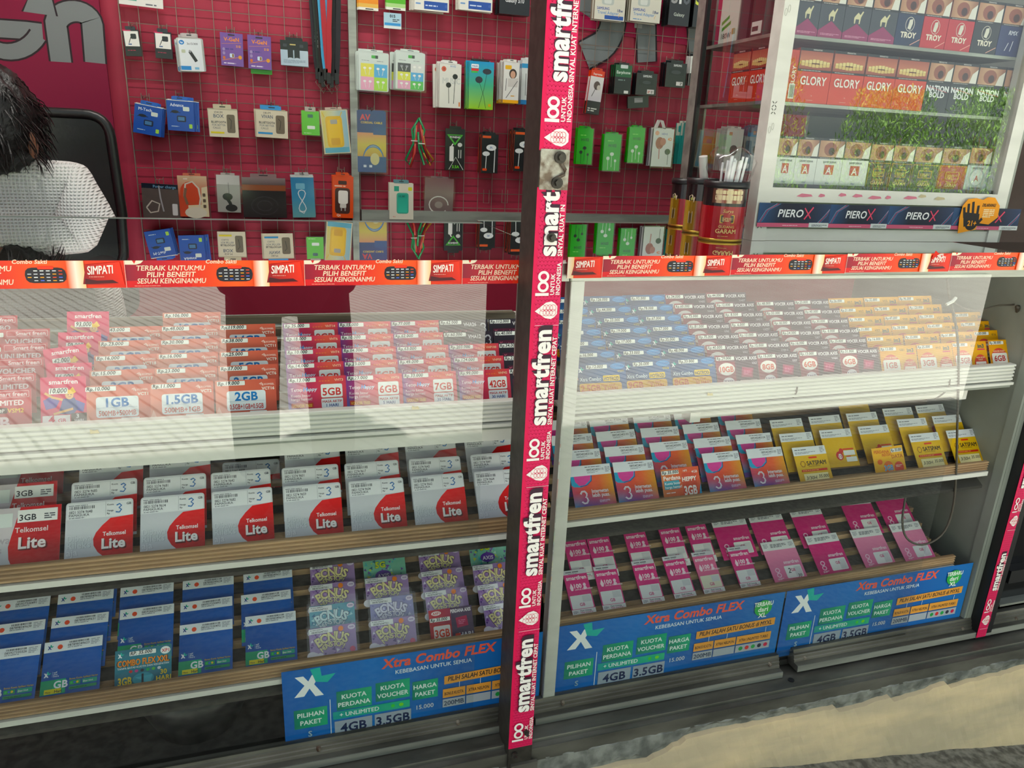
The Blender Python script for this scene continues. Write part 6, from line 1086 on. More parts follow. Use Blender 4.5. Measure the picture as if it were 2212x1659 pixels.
# ============================================================ CIGARETTE CABINET
CYF = .24
def cabinet():
    X0 = P(1650, 330, CYF).x; X1 = P(2176, 330, CYF).x; zb = Z(-.1495); zt = Z(.52)
    t = empty('cigarette_cabinet', (X0, CYF, zb)); tag(t, 'white aluminium cabinet with glass front full of cigarette packs on the counter', 'cabinet')
    H = zt - zb; W = X1 - X0
    z = lambda px, py: P(px, py, CYF).z - zb
    # posts
    for name, x, y, mt in (('front_post', 0, 0, 'white'), ('front_post', W, 0, 'white'), ('rear_post', 0, .27, 'alu'), ('rear_post', W, .27, 'alu')):
        MB().box(x, x + .03, y, y + .03, 0.0, H).build(name, mt, t)
    MB().box(.0, .02, .262, .269, 0, H).build('post_gasket', 'black', t)
    MB().box(.03, W, .0, .03, z(1900, 441), z(1900, 412)).build('sill_rail', 'white', t)
    MB().box(.03, W, .004, .03, .0, z(1900, 497)).build('base_rail', 'white', t)
    MB().box(.03, W, .012, .03, z(1900, 497), z(1900, 441)).build('lower_panel', 'white', t)
    MB().box(.30, W + .02, .275, .285, 0, H).build('back_panel', 'grey', t)
    MB().box(W + .03, W + .036, .0, .28, 0, H).build('side_panel', 'grey', t)
    MB().box(.03, W, .008, .011, z(1900, 412), H).build('front_glass', 'glass', t)
    MB().box(.004, .007, .03, .27, 0, H).build('side_glass', 'glass', t)
    for px, py in ((1900, 408), (1900, 229), (1900, 84)):
        MB().box(.008, W, .03, .27, z(px, py) - .008, z(px, py) - .002).build('shelf_board', 'alu', t)
    MB().box(.03, W, .0115, .014, z(1900, 414), z(1900, 404)).build('glass_bead', 'black', t)
    # rings and crosses stamped on the posts
    for xx, yy, k in ((1656, 280, 'o'), (1690, 25, 'o'), (1668, 240, 'x'), (1641, 487, 'x')):
        p = P(xx, yy, CYF) - t.location; A = Art()
        if k == 'o': A.ring(-3, 0, 2.4, 6, .5, '8a8c84', 12); A.ring(3, 6, 2.4, 6, .5, '8a8c84', 12)
        else:
            for dz in (0, 12):
                for s in ((1, 1), (1, -1), (-1, 1), (-1, -1)): A.stroke([(s[0] * 1.4, dz + s[1] * 1.4), (s[0] * 4.5, dz + s[1] * 5)], 1.1, '2a2c28')
        if k == 'x' and yy > 400: A = Art(); [A.stroke([(s[0] * 1.4, s[1] * 1.4), (s[0] * 4.5, s[1] * 5)], 1.1, '2a2c28') for s in ((1, 1), (1, -1), (-1, 1), (-1, -1))]
        o = A.build('stamped_mark', next(c for c in t.children if c.name.startswith('front_post')), 'paper'); o.location = (min(.024, max(.008, p.x)), -.0004, p.z)
    # peeled red tape remnants on the sill
    A = Art(); rnd = random.Random(8)
    for i in range(9):
        x = 60 + i * 42 + rnd.uniform(-8, 8); w_ = rnd.uniform(14, 38); y = rnd.uniform(10, 16)
        A.poly([(x, y), (x + w_ * .4, y - 1.5), (x + w_, y + .5), (x + w_ * .9, y + 4), (x + w_ * .3, y + 5.5)], 'c8788c' if i < 7 else 'bcb090')
    o = A.build('tape_remnants', next(c for c in t.children if c.name.startswith('sill_rail')), 'paper'); o.location = (.03, -.0006, z(1900, 441))
    return t, X0, W
CAB, CX0, CW = cabinet()
def cigart(kind, W=56, H=88, D=22):
    a = Art(); base = {'G': 'c8412c', 'A': 'dfe0da', 'S': '3c3430', 'SR': 'a82420', 'V': 'b8bec4', 'N': '2a2a30', 'C': '3c4048', 'T': '1c2c4c', 'TR': 'b83038', 'TB': '24262c', 'X': '1c2a5c'}[kind]
    a.slab([(0, 0), (W, 0), (W, H), (0, H)], D, base, {'A': 'c8c8c0', 'V': '9aa0a8'}.get(kind, None))
    a.rect(0, H * .58, W, H * .42, '1c1a1c'); rnd = random.Random(ord(kind[0]) + len(kind))
    if kind in 'G':                                     # warning picture: open mouth with teeth
        a.grad(W * .02, H * .62, W * .96, H * .33, ['8c4030', 'b87058', '9c5040'], True); a.ell(W * .5, H * .74, W * .44, H * .05, '5c1c14', 16)
        for i in range(8): a.rr(W * (.08 + .105 * i), H * .755 - abs(i - 3.5) * 1.0 - 1, W * .095, H * .065, 1.2, 'dcc88c'); a.rr(W * (.08 + .105 * i), H * .655 + abs(i - 3.5) * .7, W * .095, H * .06, 1.2, 'd4b878')
    else:
        a.grad(W * .02, H * .62, W * .96, H * .33, ['a87c60', 'c8a080', '8c5c48']); a.ell(W * .45, H * .78, W * .25, H * .14, '8c5040', 14); a.ell(W * .5, H * .74, W * .12, H * .08, '3c1c18', 10); a.poly([(W * .7, H * .62), (W * .98, H * .62), (W * .98, H * .9), (W * .78, H * .8)], 'e0dcd4')
    a.text('PERINGATAN', W * .5, H * .965, 2.0, 'd8d4d0', 'c', .04); a.greek(W * .08, H * .59, W * .84, 1.8, 'c0bcb8')
    if kind == 'G': a.text('GLORY', W * .5, H * .35, 13, 'f0e8e0', 'c', .05, mw=W * .78, res=2); a.text('16', W * .5, H * .13, 2.4, 'e0b8a8', 'c', .02); a.greek(W * .36, H * .05, W * .28, 1.3, 'e0b8a8')
    elif kind in ('A', 'V'):
        a.text('SAMPOERNA', W * .5, H * .50, 3.4, '4a4c54', 'c', .04, mw=W * .66)
        if kind == 'A': a.rect(W * .32, H * .26, W * .36, H * .2, 'b8443c'); a.text('A', W * .5, H * .285, 12, 'f2ece4', 'c', .04, mw=W * .27, res=2); a.text('Mild', W * .5, H * .07, 3.2, '4a5a8c', 'c', .0, .25); a.rect(0, 0, W, H * .02, 'b8443c')
        else: a.ell(W * .5, H * .32, W * .34, H * .2, 'a4acb6', 18); a.ell(W * .5, H * .32, W * .28, H * .17, 'd0d4d8', 18); a.text('A', W * .5, H * .25, 10, 'a82c38', 'c', .04, res=2); a.text('AVOLUTION', W * .5, H * .07, 3.2, '4a4c54', 'c', .08, mw=W * .7)
    elif kind in ('S', 'SR'):
        a.stroke([(2, 2), (W - 2, 2), (W - 2, H * .56), (2, H * .56)], 1.3, 'c8983c', True); a.text('Surya', W * .5, H * .47, 4.2, 'd8b878', 'c', .03, .2); a.rr(W * .25, H * .27, W * .5, H * .17, 1.5, 'c8a04c'); a.rr(W * .28, H * .285, W * .44, H * .14, 1, base); a.greek(W * .32, H * .30, W * .36, 7, 'd0ac5c', 3)
        a.text('GUDANG', W * .5, H * .18, 3.6, 'd0ac5c', 'c', .03, mw=W * .5); a.text('GARAM', W * .5, H * .10, 6, 'dcc088', 'c', .07, mw=W * .8); a.greek(W * .15, H * .05, W * .7, 1.4, 'c8a860')
    elif kind == 'N': a.text('NATION', W * .5, H * .42, 9, 'e8e8ea', 'c', .12, -.1, mw=W * 1.0); a.text('BOLD', W * .5, H * .30, 9, 'e8e8ea', 'c', .08, mw=W * .96); a.text('16', W * .4, H * .51, 3, 'd8d8d8', 'c'); a.greek(W * .3, H * .06, W * .4, 1.3, '9a9aa0'); a.stroke([(W * .1, H * .5), (W * .9, H * .4)], .7, 'c83838')
    elif kind == 'C': a.poly([(0, 0), (W, 0), (W, H * .12), (W * .5, H * .30), (0, H * .12)], '8c2c5c'); a.poly([(W * .38, H * .3), (W * .42, H * .3), (W * .43, H * .38), (W * .56, H * .38), (W * .56, H * .3), (W * .6, H * .3), (W * .62, H * .42), (W * .70, H * .52), (W * .66, H * .53), (W * .58, H * .46), (W * .5, H * .5), (W * .42, H * .45), (W * .36, H * .40)], 'd0c8a4'); a.greek(W * .1, H * .04, W * .8, 4, 'c890a8', 2)
    elif kind in ('T', 'TR', 'TB'): a.ring(W * .5, H * .40, W * .17, H * .13, 1, 'd8d4c8', 18); a.poly([(W * .42, H * .32), (W * .46, H * .48), (W * .58, H * .5), (W * .6, H * .42), (W * .54, H * .3)], 'd8d4c8'); a.text('TROY', W * .5, H * .16, 8.4, 'ece4d4', 'c', .10, mw=W * .78, res=2); a.stroke([(W * .62, 2), (W * .98, H * .14)], 1.2, 'e8b0a0')
    elif kind == 'X': a.text('RMX', W * .5, H * .42, 7, 'd8dce8', 'c', .05, .2, mw=W * .6); a.stroke([(W * .3, H * .1), (W * .4, H * .26)], 1.4, 'e0e4f0'); a.stroke([(W * .5, H * .1), (W * .56, H * .3)], 1.4, 'e0e4f0')
    return a
CM = {}
def cig(kind, px0, px1, py, yf, label, grp, rot=0, ky=None, wmm=None):
    p = P(px0, py, yf); Wm = wmm or (P(px1, py, yf).x - p.x) * 1000
    hh = {'A': 92, 'V': 94, 'S': 90, 'SR': 90, 'G': 95}.get(kind, 95); key = (kind, round(Wm))
    if key not in CM: CM[key] = cigart(kind, Wm - .6, hh).mesh('cigarette_pack')
    o = link('cigarette_pack', CM[key], None, 'gloss'); o.location = p; o.rotation_euler = (0, 0, rot); tag(o, label, 'cigarette pack', grp); return o
KN = {'G': 'orange red', 'A': 'white', 'S': 'brown and gold', 'SR': 'red and gold', 'V': 'silver', 'N': 'black', 'C': 'charcoal and magenta camel', 'T': 'navy', 'TR': 'red', 'TB': 'black', 'X': 'dark blue'}
rowsC = [('lowest', [(1669, 'A'), (1710, 'A'), (1756, 'A'), (1811, 'A'), (1867, 'S'), (1916, 'S'), (1962, 'S'), (2021, 'SR'), (2080, 'V'), (2127, 'V'), (2172, None)], 404, 408),
         ('middle', [(1713, 'G'), (1786, 'G'), (1857, 'G'), (1924, 'G'), (1992, 'N'), (2044, 'N'), (2098, 'N'), (2156, 'N'), (2212, None)], 220, 238),
         ('top', [(1715, 'C'), (1765, 'C'), (1818, 'C'), (1875, 'C'), (1932, 'T'), (1988, 'TR'), (2042, 'TR'), (2098, 'TB'), (2154, 'X'), (2212, None)], 72, 100)]
for rn, L, ya, yb in rowsC:
    cnt = {}
    for i in range(len(L) - 1):
        x, k = L[i]; cnt[k] = cnt.get(k, 0) + 1; py = ya + (yb - ya) * (x - L[0][0]) / 500
        tot = sum(1 for q in L if q[1] == k)
        zf = P(1900, {'lowest': 408, 'middle': 229, 'top': 84}[rn], CYF).z - .002 + .0005
        o = cig(k, x, L[i + 1][0], py, CYF + .033, f'{KN[k]} cigarette pack on the {rn} shelf' + (f', {NTH[cnt[k]]} of its colour' if tot > 1 else ''), 'cigarette packs on the %s shelf' % rn)
        o.location.z = zf
# spine and side-facing packs behind the side glass
zs = P(1900, 229, CYF).z - .0015; zs1 = P(1900, 84, CYF).z - .0015
for i in range(2):
    o = cig('G', 1800, 1860, 229, CYF, 'orange red cigarette pack facing the side glass, ' + ('nearer the front post' if i == 0 else 'nearer the rear post'), 'side facing cigarette packs', -math.pi / 2, wmm=62); o.location = (CX0 + .012, CYF + .035 + .063 * (i + 1), zs)
A = Art(); A.box(26, 90, 20, 'c04030'); A.text('GLORY', 15, 45, 7, 'f0e8e0', 'c', .04, rot=math.pi / 2); A.rect(5, 6, 14, 26, 'e8e4e0'); A.bars(7, 8, 10, 22); o = A.build('cigarette_pack', None, 'gloss'); o.location = (P(1695, 217, CYF + .034).x, CYF + .034, zs); tag(o, 'orange red cigarette pack turned to show its narrow lettered side', 'cigarette pack', 'cigarette packs on the middle shelf')
for i, (ops, c, w_, lb) in enumerate((([('p', [(.1, .3), (.5, .4), (.5, .46), (.1, .36)], '3c8c30'), ('p', [(.14, .2), (.6, .3), (.6, .36), (.14, .26)], '3c8c30'), ('t', '180W', .4, .08, .08, '34403c', .05, .6), ('R', .7, .12, .18, .1, 'a08c54')], 'c8ccc4', 66, 'white charger box with green slashes marked 180W'), ([], '1c2c34', 30, 'dark box beside the charger box'), ([('r', .1, .04, .8, .2, 'd0d0cc'), ('k', .15, .06, .7, .14, '303030')], '2c2a2c', 40, 'dark box with a barcode label in the cabinet'))):
    A = Art(); A.box(w_, 110, 40, c); spec(A, w_, 110, ops); o = A.build('gadget_box', None, 'gloss'); o.rotation_euler = (0, 0, -math.pi / 2); o.location = (CX0 + .012, CYF + .225 - (0, .07, .11)[i] + .0, zs1); tag(o, lb, 'box')
# promotional strips under the glass
def pierox(W=158, H=46):
    a = Art(); a.box(W, H, .6, '23283a'); a.grad(0, H * .18, W, H * .82, ['2c4c74', '1c2030', '202436', '2c3c5c'])
    for k in range(3): a.stroke([(W * .02 + 3 * k, H * .2), (W * .10 + 3 * k, H * .7), (W * .24 + 4 * k, H * .98)], .8, ('8ab0c8', 'd84c6c', '5c8cb0')[k]); a.stroke([(W * .84 + 3 * k, H * .2), (W * .92 + 3 * k, H * .5), (W * .99, H * .8)], .8, ('8ab0c8', 'd84c6c', '5c8cb0')[k])
    a.rect(0, H * .0, W * .72, H * .17, 'c8607c'); a.rect(W * .72, 0, W * .28, H * .2, 'd4d8d8'); a.greek(W * .76, H * .03, W * .22, 5, '5c6068', 3); a.greek(W * .35, H * .05, W * .3, 2, 'f0c8d4')
    a.text('PIERO', W * .44, H * .45, 13, 'ececee', 'c', .04, .15, mw=W * .42, res=2); a.stroke([(W * .64, H * .34), (W * .75, H * .86)], 3, 'd8506c'); a.stroke([(W * .63, H * .82), (W * .73, H * .38)], 2.4, 'd8506c'); return a
pmesh = pierox().mesh('strip')
xs_ = [1633, 1787, 1913, 2052, 2196]
for i in range(4):
    p = P(xs_[i], 492, CYF - .002); o = link('promo_strip', pmesh, None, 'paper'); wd = P(xs_[i + 1], 492, CYF - .002).x - p.x; hz = P(1900, 444, CYF).z - P(1900, 493, CYF).z
    o.location = (p.x, CYF - .003, P(1900, 493, CYF).z); o.scale = (wd / .158, 1, hz / .046); tag(o, 'black strip with white slanted lettering under the cigarette cabinet, ' + ('touching the front post', 'second from the front post', 'third from the front post', 'partly under the orange hand sign')[i], 'banner', 'black promotional strips')
o0, lc = plane_art(CYF - .006, 2069, 505)
def pl(pts): return [lc(*p) for p in pts]
a = Art(); a.slab(pl([(2069, 504), (2107, 496), (2113, 482), (2135, 485), (2155, 470), (2160, 445), (2150, 427), (2135, 426), (2124, 432), (2110, 428), (2092, 430), (2080, 445), (2073, 470)]), .8, 'e89a30')
a.ell(*lc(2098, 482), 17, 15, '1c1a1c', 18); a.poly(pl([(2081, 490), (2081, 458), (2116, 462), (2113, 485)]), '1c1a1c')
for q in ([(2083, 470), (2083, 448)], [(2091, 465), (2093, 440)], [(2101, 465), (2103, 436)], [(2110, 468), (2114, 444)], [(2108, 486), (2121, 472)]): a.stroke(pl(q), 6.4, '1c1a1c')
a.text('21+', *lc(2098, 487), 9.5, 'e89a30', 'c', .07); a.text('DILARANG!', *lc(2136, 446), 5.5, '3a2a18', 'c', .08, .15, mw=36); k_ = lc(2121, 470); a.greek(k_[0], k_[1], 30, 18, 'f8e4b8', 5)
o = a.build('age_limit_sign', None, 'paper'); o.location = o0; tag(o, 'orange sign with a black hand and 21+ on the cabinet', 'sign')
# ============================================================ TINS on the counter
def wrap(a, R):
    for i, (x, y, z) in enumerate(a.v):
        an = x / R; r = R - y; a.v[i] = (r * math.sin(an), -r * math.cos(an), z)
    return a
def tin(px, pyb, R, H, label, front, yaw=0.0):
    c = PX(px, pyb, 0.5) if False else None
    d = ray(px, pyb); k = (Z(-.150) - CAM.z) / d.z; q = CAM + d * k; q = Vector((q.x, q.y + R, Z(-.1495)))
    t = empty('cigarette_tin', q, (0, 0, yaw)); tag(t, label, 'tin', 'cigarette tins on the counter')
    b = MB(); b.sm = True; b.lathe([(R * .97, 0), (R * 1.02, .001), (R * 1.02, .004), (R * .99, .005)], n=36); b.build('base_rim', simple('gold_rim', 'b8963c', .3, .8), t)
    b = MB(); b.sm = True; b.lathe([(R * .985, .004), (R * .985, H - .006), (R * .95, H - .004), (R * .95, H - .012), (R * .5, H - .012)], n=36); b.build('tin_body', simple('tin_red', '9c1420', .25, .4), t); TB = t.children[-1]
    b = MB(); b.sm = True; b.lathe([(R * 1.03, H - .012), (R * 1.05, H - .008), (R * 1.05, H), (R * .96, H), (R * .95, H - .01)], n=36); b.build('lid_rim', 'black', t)
    a = Art(); N = 24; W = R * 1000 * math.pi
    h = H * 1000 - 13; w0 = -W * .98
    cols = ['9c1420'] * (N + 1)
    if front: cols = ['b8963c', '8c1018', '9c1420', 'b83038', '9c1420', '9c1420', 'a81824', 'a81824', '9c1420', 'b83038', '9c1420', '8c1018', 'b8963c']
    else: cols = ['9c1420', 'b8963c', 'b8963c', 'd0b058', 'b8963c', '8a6c24', '9c1420', 'd03040', '9c1420', 'b83038', '9c1420', '8c1018', '9c1420']
    def band(y, hh, cc, n=36, x0=w0, w_=None):
        w_ = w_ or -2 * w0; seq = [cc[min(len(cc) - 1, int(i * len(cc) / (n + 1)))] for i in range(n + 1)]; a.grad(x0, y, w_, hh, seq)
    band(5, h * .62, cols); band(5 + h * .62, h * .38, ['1a1818'])
    if front:
        W2 = R * 1000
        band(5 + h * .68, h * .27, ['5c3c30', 'c8a888', '8c4c3c', 'd8c8a8', '8c4c3c', 'c8a888', '5c3c30'], 20, -W2 * .8, W2 * 1.6)
        for i in range(8): a.rr(-W2 * .66 + i * W2 * .165, 5 + h * .74, W2 * .145, h * .09, 1, 'e0d0a8'); a.rr(-W2 * .66 + i * W2 * .165, 5 + h * .85, W2 * .145, h * .07, 1, 'dccca0')
        a.text('Surya', 0, h * .56, 5.4, 'dcb87c', 'c', .02, .25); a.rr(-13, h * .36, 26, h * .16, 2, 'd8b048'); a.rr(-11.5, h * .375, 23, h * .13, 1.5, '3c2c24'); a.greek(-9, h * .39, 18, h * .08, 'd8c088', 3)
        a.text('GUDANG', 0, h * .27, 4.2, 'dcb87c', 'c', .02); a.text('GARAM', 0, h * .17, 7.0, 'e4c488', 'c', .05); a.greek(-14, h * .1, 28, 1.5, 'd0a868'); a.text('PERINGATAN', 0, h + 3.5, 3.2, 'd0ccc8', 'c', .05)
    else:
        a.rect(-20, h * .2, 9, h * .25, 'd4cdb8'); a.bars(-19, h * .21, 7, h * .2, '302c28', 8); a.poly([(-22, h * .66), (-10, h * .64), (-8, h * .74), (-16, h * .8), (-23, h * .76)], 'dccfb0'); a.ell(-15.5, h * .71, 3, 3, 'b0b868', 10)
    wrap(a, R * .985 + .0002); a.build('printed_wrap', TB, 'gloss'); return t, q
T1, q1 = tin(1580, 524, .040, .108, 'large red tin with a mouth picture holding wrapped straws', True, -.35)
T2, q2 = tin(1528, 506, .034, .108, 'red and gold tin with a barcode behind the large tin', False, -.75)
T3, q3 = tin(1496, 493, .036, .102, 'red and black tin farthest along the counter, behind the other two', False, -.95)
b = MB(); b.tube([q2 + Vector((.004, 0, .07)), q2 + Vector((-.016, -.01, .150))], .0085, 16); o = b.build('paper_roll', 'plastic_white'); o['label'] = 'rolled white paper tube leaning out of the barcode tin'; o['category'] = 'paper roll'
t = empty('drinking_straws', q1 + Vector((0, 0, .03))); tag(t, 'bundle of clear plastic straws in a crinkled bag in the front tin', 'straws')
rnd = random.Random(4); msw = simple('straw_plastic', 'e4e8e8', .2, 0)
for i in range(20):
    an = rnd.uniform(0, 6.28); r = rnd.uniform(0, .017); p = Vector((r * math.cos(an), r * math.sin(an), 0)); b = MB(); b.tube([p, p * 1.7 + Vector((.008, 0, .118 + rnd.uniform(-.008, .006)))], .0022, 7); b.build('straw', msw, t)
b = MB(); b.sm = True; n = 22
for j, (r, z) in enumerate(((.030, .05), (.034, .075), (.040, .095), (.043, .118), (.036, .130), (.026, .134))):
    for i in range(n): an = i * 6.283 / n; rr = r * (1 + .10 * math.sin(5 * an + j) + rnd.uniform(-.05, .05)); b.v.append((rr * math.cos(an) + .004, rr * math.sin(an), z + .006 * math.sin(3 * an)))
for j in range(5):
    for i in range(n): b.f.append((j * n + i, j * n + (i + 1) % n, (j + 1) * n + (i + 1) % n, (j + 1) * n + i))
b.build('plastic_bag', 'film', t)
# ---- cables in the second case
def cable(pts, r, lab, Y=.018, mat='rubber'):
    b = MB(); b.sm = True; c = [P(x, y, Y + dy) if False else P(x, y, Y + (dy or 0)) for x, y, dy in pts]
    # smooth
    for _ in range(2):
        d = [c[0]]
        for i in range(len(c) - 1): d += [c[i] * .75 + c[i + 1] * .25, c[i] * .25 + c[i + 1] * .75]
        d.append(c[-1]); c = d
    b.tube(c, r, 7); o = b.build('cable', mat); return tag(o, lab, 'cable')
cable([(2046, 600, 0), (2050, 640, 0), (2062, 680, 0), (2072, 760, 0), (2068, 900, 0), (2066, 1020, 0), (2060, 1100, 0), (2040, 1155, 0), (1995, 1181, 0), (1958, 1168, 0), (1947, 1130, .01), (1955, 1080, .02), (1960, 1048, .03)], .0022, 'long grey brown cable looping down inside the end of the case')
cable([(2058, 652, 0), (2085, 668, 0), (2118, 672, .01), (2150, 660, .03), (2190, 658, .05)], .0018, 'thin twisted cable running to the side panel')
cable([(2198, 662, .04), (2200, 690, .05), (2185, 712, .06), (2170, 728, .07)], .0045, 'thick dark cable end curving down the side panel')
cable([(1722, 836, .0), (1720, 850, .0), (1710, 862, .01), (1696, 868, .02)], .0016, 'short black wire drooping from the white ledge by the lamp')
cable([(2052, 820, .0), (2050, 838, 0), (2036, 852, .01), (2020, 862, .02)], .0016, 'short black wire drooping near the end of the lamp')
b = MB(); p = P(2055, 653, .012); b.tube([p + Vector((-.010, 0, -.004)), p + Vector((0, -.002, .002)), p + Vector((.008, 0, .008))], .003, 6); o = b.build('cable_tie', 'plastic_white'); tag(o, 'white knot tying the cables together', 'tie')
# round basket low in the first case
t = empty('round_basket', (-.17, .13, Z(-.944))); tag(t, 'dark round basket standing low behind the glass', 'basket')
b = MB(); b.sm = True; b.lathe([(.065, 0), (.085, .05), (.092, .10), (.088, .10), (.08, .05)], n=40); b.build('basket_wall', 'black', t)
b = MB(); b.sm = True; b.tube([(.09 * math.cos(u * .2094), .09 * math.sin(u * .2094), .1) for u in range(30)], .0028, 7, True); b.build('basket_rim', 'alu', t)
# ============================================================ PEOPLE, CHAIR, STREET SIDE
def skinned(name, pts, edges, mat, parent=None, sub=2, loc=None):
    names = list(pts); me = bpy.data.meshes.new(name)
    me.from_pydata([pts[k][0] for k in names], [(names.index(a), names.index(b)) for a, b in edges], [])
    o = bpy.data.objects.new(name, me); C.objects.link(o)
    m = o.modifiers.new('skin', 'SKIN'); m.use_smooth_shade = True; s = o.modifiers.new('sub', 'SUBSURF'); s.levels = sub; s.render_levels = sub
    for i, k in enumerate(names):
        r = pts[k][1]; o.data.skin_vertices[0].data[i].radius = r if isinstance(r, tuple) else (r, r)
    o.data.skin_vertices[0].data[0].use_root = True
    bpy.context.view_layer.update()
    ev = o.evaluated_get(bpy.context.evaluated_depsgraph_get()); nm = bpy.data.meshes.new_from_object(ev)
    bpy.data.objects.remove(o); nm.materials.clear(); nm.materials.append(M[mat]); nm.polygons.foreach_set('use_smooth', [True] * len(nm.polygons))
    q = bpy.data.objects.new(name, nm); C.objects.link(q)
    if parent: q.parent = parent
    return q
def blob_mesh(name, c, r, mat, parent, noise=.0, seg=36, seed=1, rot=None, squash=None):
    bm = bmesh.new(); bmesh.ops.create_uvsphere(bm, u_segments=seg, v_segments=seg // 2, radius=1)
    rnd = random.Random(seed); import mathutils.noise as N
    for v in bm.verts:
        d = v.co.normalized(); k = 1 + noise * N.noise(d * 6 + Vector((seed, 0, 0))) + noise * .6 * N.noise(d * 17)
        if squash: k *= squash(d)
        v.co = Vector((d.x * r[0], d.y * r[1], d.z * r[2])) * k
        if rot: v.co.rotate(rot)
        v.co += Vector(c)
    me = bpy.data.meshes.new(name); bm.to_mesh(me); bm.free(); me.polygons.foreach_set('use_smooth', [True] * len(me.polygons))
    return link(name, me, parent, mat)
def hand(pts, edges, wrist, wn, d, up, side, s=1.0, curl=.5):
    d = Vector(d).normalized(); up = Vector(up).normalized(); r = d.cross(up).normalized() * side; w = Vector(wrist)
    palm = w + d * .045 * s; pts[wn + 'palm'] = (tuple(palm), (.022 * s, .013 * s)); edges.append((wn, wn + 'palm'))
    for i, (off, L) in enumerate(((-.024, .062), (-.008, .072), (.008, .068), (.023, .055))):
        k = w + d * .085 * s + r * off * s; a = k + (d * (1 - curl * .6) - up * curl * .7) * L * .5 * s; b = a + (d * (1 - curl * 1.6) - up * curl * 1.1) * L * .5 * s
        for nme, p, rr in (('k', k, .0098), ('a', a, .0085), ('b', b, .0072)): pts[f'{wn}{nme}{i}'] = (tuple(p), rr * s)
        edges += [(wn + 'palm', f'{wn}k{i}'), (f'{wn}k{i}', f'{wn}a{i}'), (f'{wn}a{i}', f'{wn}b{i}')]
    t0 = w + d * .03 * s - r * .028 * s; t1 = t0 + (d * .6 - r * .6 - up * .4).normalized() * .032 * s; t2 = t1 + (d * .9 - up * .4).normalized() * .026 * s
    for nme, p, rr in (('t0', t0, .012), ('t1', t1, .0105), ('t2', t2, .009)): pts[wn + nme] = (tuple(p), rr * s)
    edges += [(wn + 'palm', wn + 't0'), (wn + 't0', wn + 't1'), (wn + 't1', wn + 't2')]
# ---- shopkeeper, seated, head bowed
hc = P(-22, 272, .62); nb = P(28, 410, .68); sl = P(158, 414, .69); sr = P(-190, 410, .66)
t = empty('person', (nb.x, .95, .05)); off = Vector((-nb.x, -.95, -.05))
def rel(p): return tuple(Vector(p) + off)
pel = Vector((nb.x - .02, .98, .56)); ch = Vector((nb.x - .01, .80, .86))
el = Vector((P(232, 560, .66).x, .62, .93)); er = Vector((sr.x - .05, .58, .92)); wl = Vector((nb.x + .02, .50 + .06, .93)); wr = Vector((nb.x - .2, .56, .93))
pts = {'pel': (rel(pel), (.15, .11)), 'wst': (rel((pel.x, .93, .70)), (.13, .10)), 'ch': (rel(ch), (.14, .11)), 'nb': (rel((nb.x, nb.y, nb.z - .02)), (.07, .06)), 'nk': (rel((nb.x - .03, nb.y - .03, nb.z + .05)), .045),
       'hd': (rel((hc.x, hc.y - .005, hc.z - .04)), (.056, .062)), 'ht': (rel((hc.x, hc.y, hc.z + .04)), (.056, .06)),
       'sl': (rel(sl), .05), 'el': (rel(el), .038), 'wl': (rel(wl), .026), 'sr': (rel(sr), .05), 'er': (rel(er), .038), 'wr': (rel(wr), .026),
       'hl': (rel((pel.x + .1, .92, .54)), .085), 'kl': (rel((pel.x + .14, .60, .54)), .06), 'al': (rel((pel.x + .14, .62, .14)), .038), 'fl': (rel((pel.x + .15, .50, .09)), .034),
       'hr': (rel((pel.x - .1, .92, .54)), .085), 'kr': (rel((pel.x - .14, .60, .54)), .06), 'ar': (rel((pel.x - .14, .62, .14)), .038), 'fr': (rel((pel.x - .15, .50, .09)), .034)}
ed = [('pel', 'wst'), ('wst', 'ch'), ('ch', 'nb'), ('nb', 'nk'), ('nk', 'hd'), ('hd', 'ht'), ('nb', 'sl'), ('sl', 'el'), ('el', 'wl'), ('nb', 'sr'), ('sr', 'er'), ('er', 'wr'), ('pel', 'hl'), ('hl', 'kl'), ('kl', 'al'), ('al', 'fl'), ('pel', 'hr'), ('hr', 'kr'), ('kr', 'ar'), ('ar', 'fr')]
hand(pts, ed, rel(wl), 'wl', (-1, -.2, .0), (0, 0, 1), 1); hand(pts, ed, rel(wr), 'wr', (1, -.3, 0), (0, 0, 1), -1)
skinned('body', pts, ed, 'skin', t)
tag(t, 'seated person with black hair and white knit shirt bending over the counter', 'person')
sh = {'w': (rel((pel.x, .95, .66)), (.165, .125)), 'c': (rel(ch), (.175, .135)), 'n': (rel((nb.x, nb.y + .01, nb.z - .02)), (.10, .085)), 'sl': (rel((sl.x - .012, sl.y, sl.z - .002)), .074), 'ml': (rel((sl + (el - sl) * .5)), .068), 'el': (rel(el + (sl - el) * .05), .056), 'sr': (rel(sr), .074), 'mr': (rel(sr + (er - sr) * .5), .060), 'er': (rel(er + (sr - er) * .1), .05)}
skinned('shirt', sh, [('w', 'c'), ('c', 'n'), ('n', 'sl'), ('sl', 'ml'), ('ml', 'el'), ('n', 'sr'), ('sr', 'mr'), ('mr', 'er')], 'waffle', t)
skinned('trousers', {k: (pts[k][0], (pts[k][1][0] * 1.08, pts[k][1][1] * 1.08) if isinstance(pts[k][1], tuple) else pts[k][1] * 1.15) for k in ('pel', 'hl', 'kl', 'al', 'hr', 'kr', 'ar')}, [('pel', 'hl'), ('hl', 'kl'), ('kl', 'al'), ('pel', 'hr'), ('hr', 'kr'), ('kr', 'ar')], 'denim', t)
hp = rel((hc.x, hc.y + .01, hc.z + .012))
hair = blob_mesh('hair', hp, (.078, .086, .098), 'hair', t, .08, 56, 3)
b = MB(); rnd = random.Random(9)
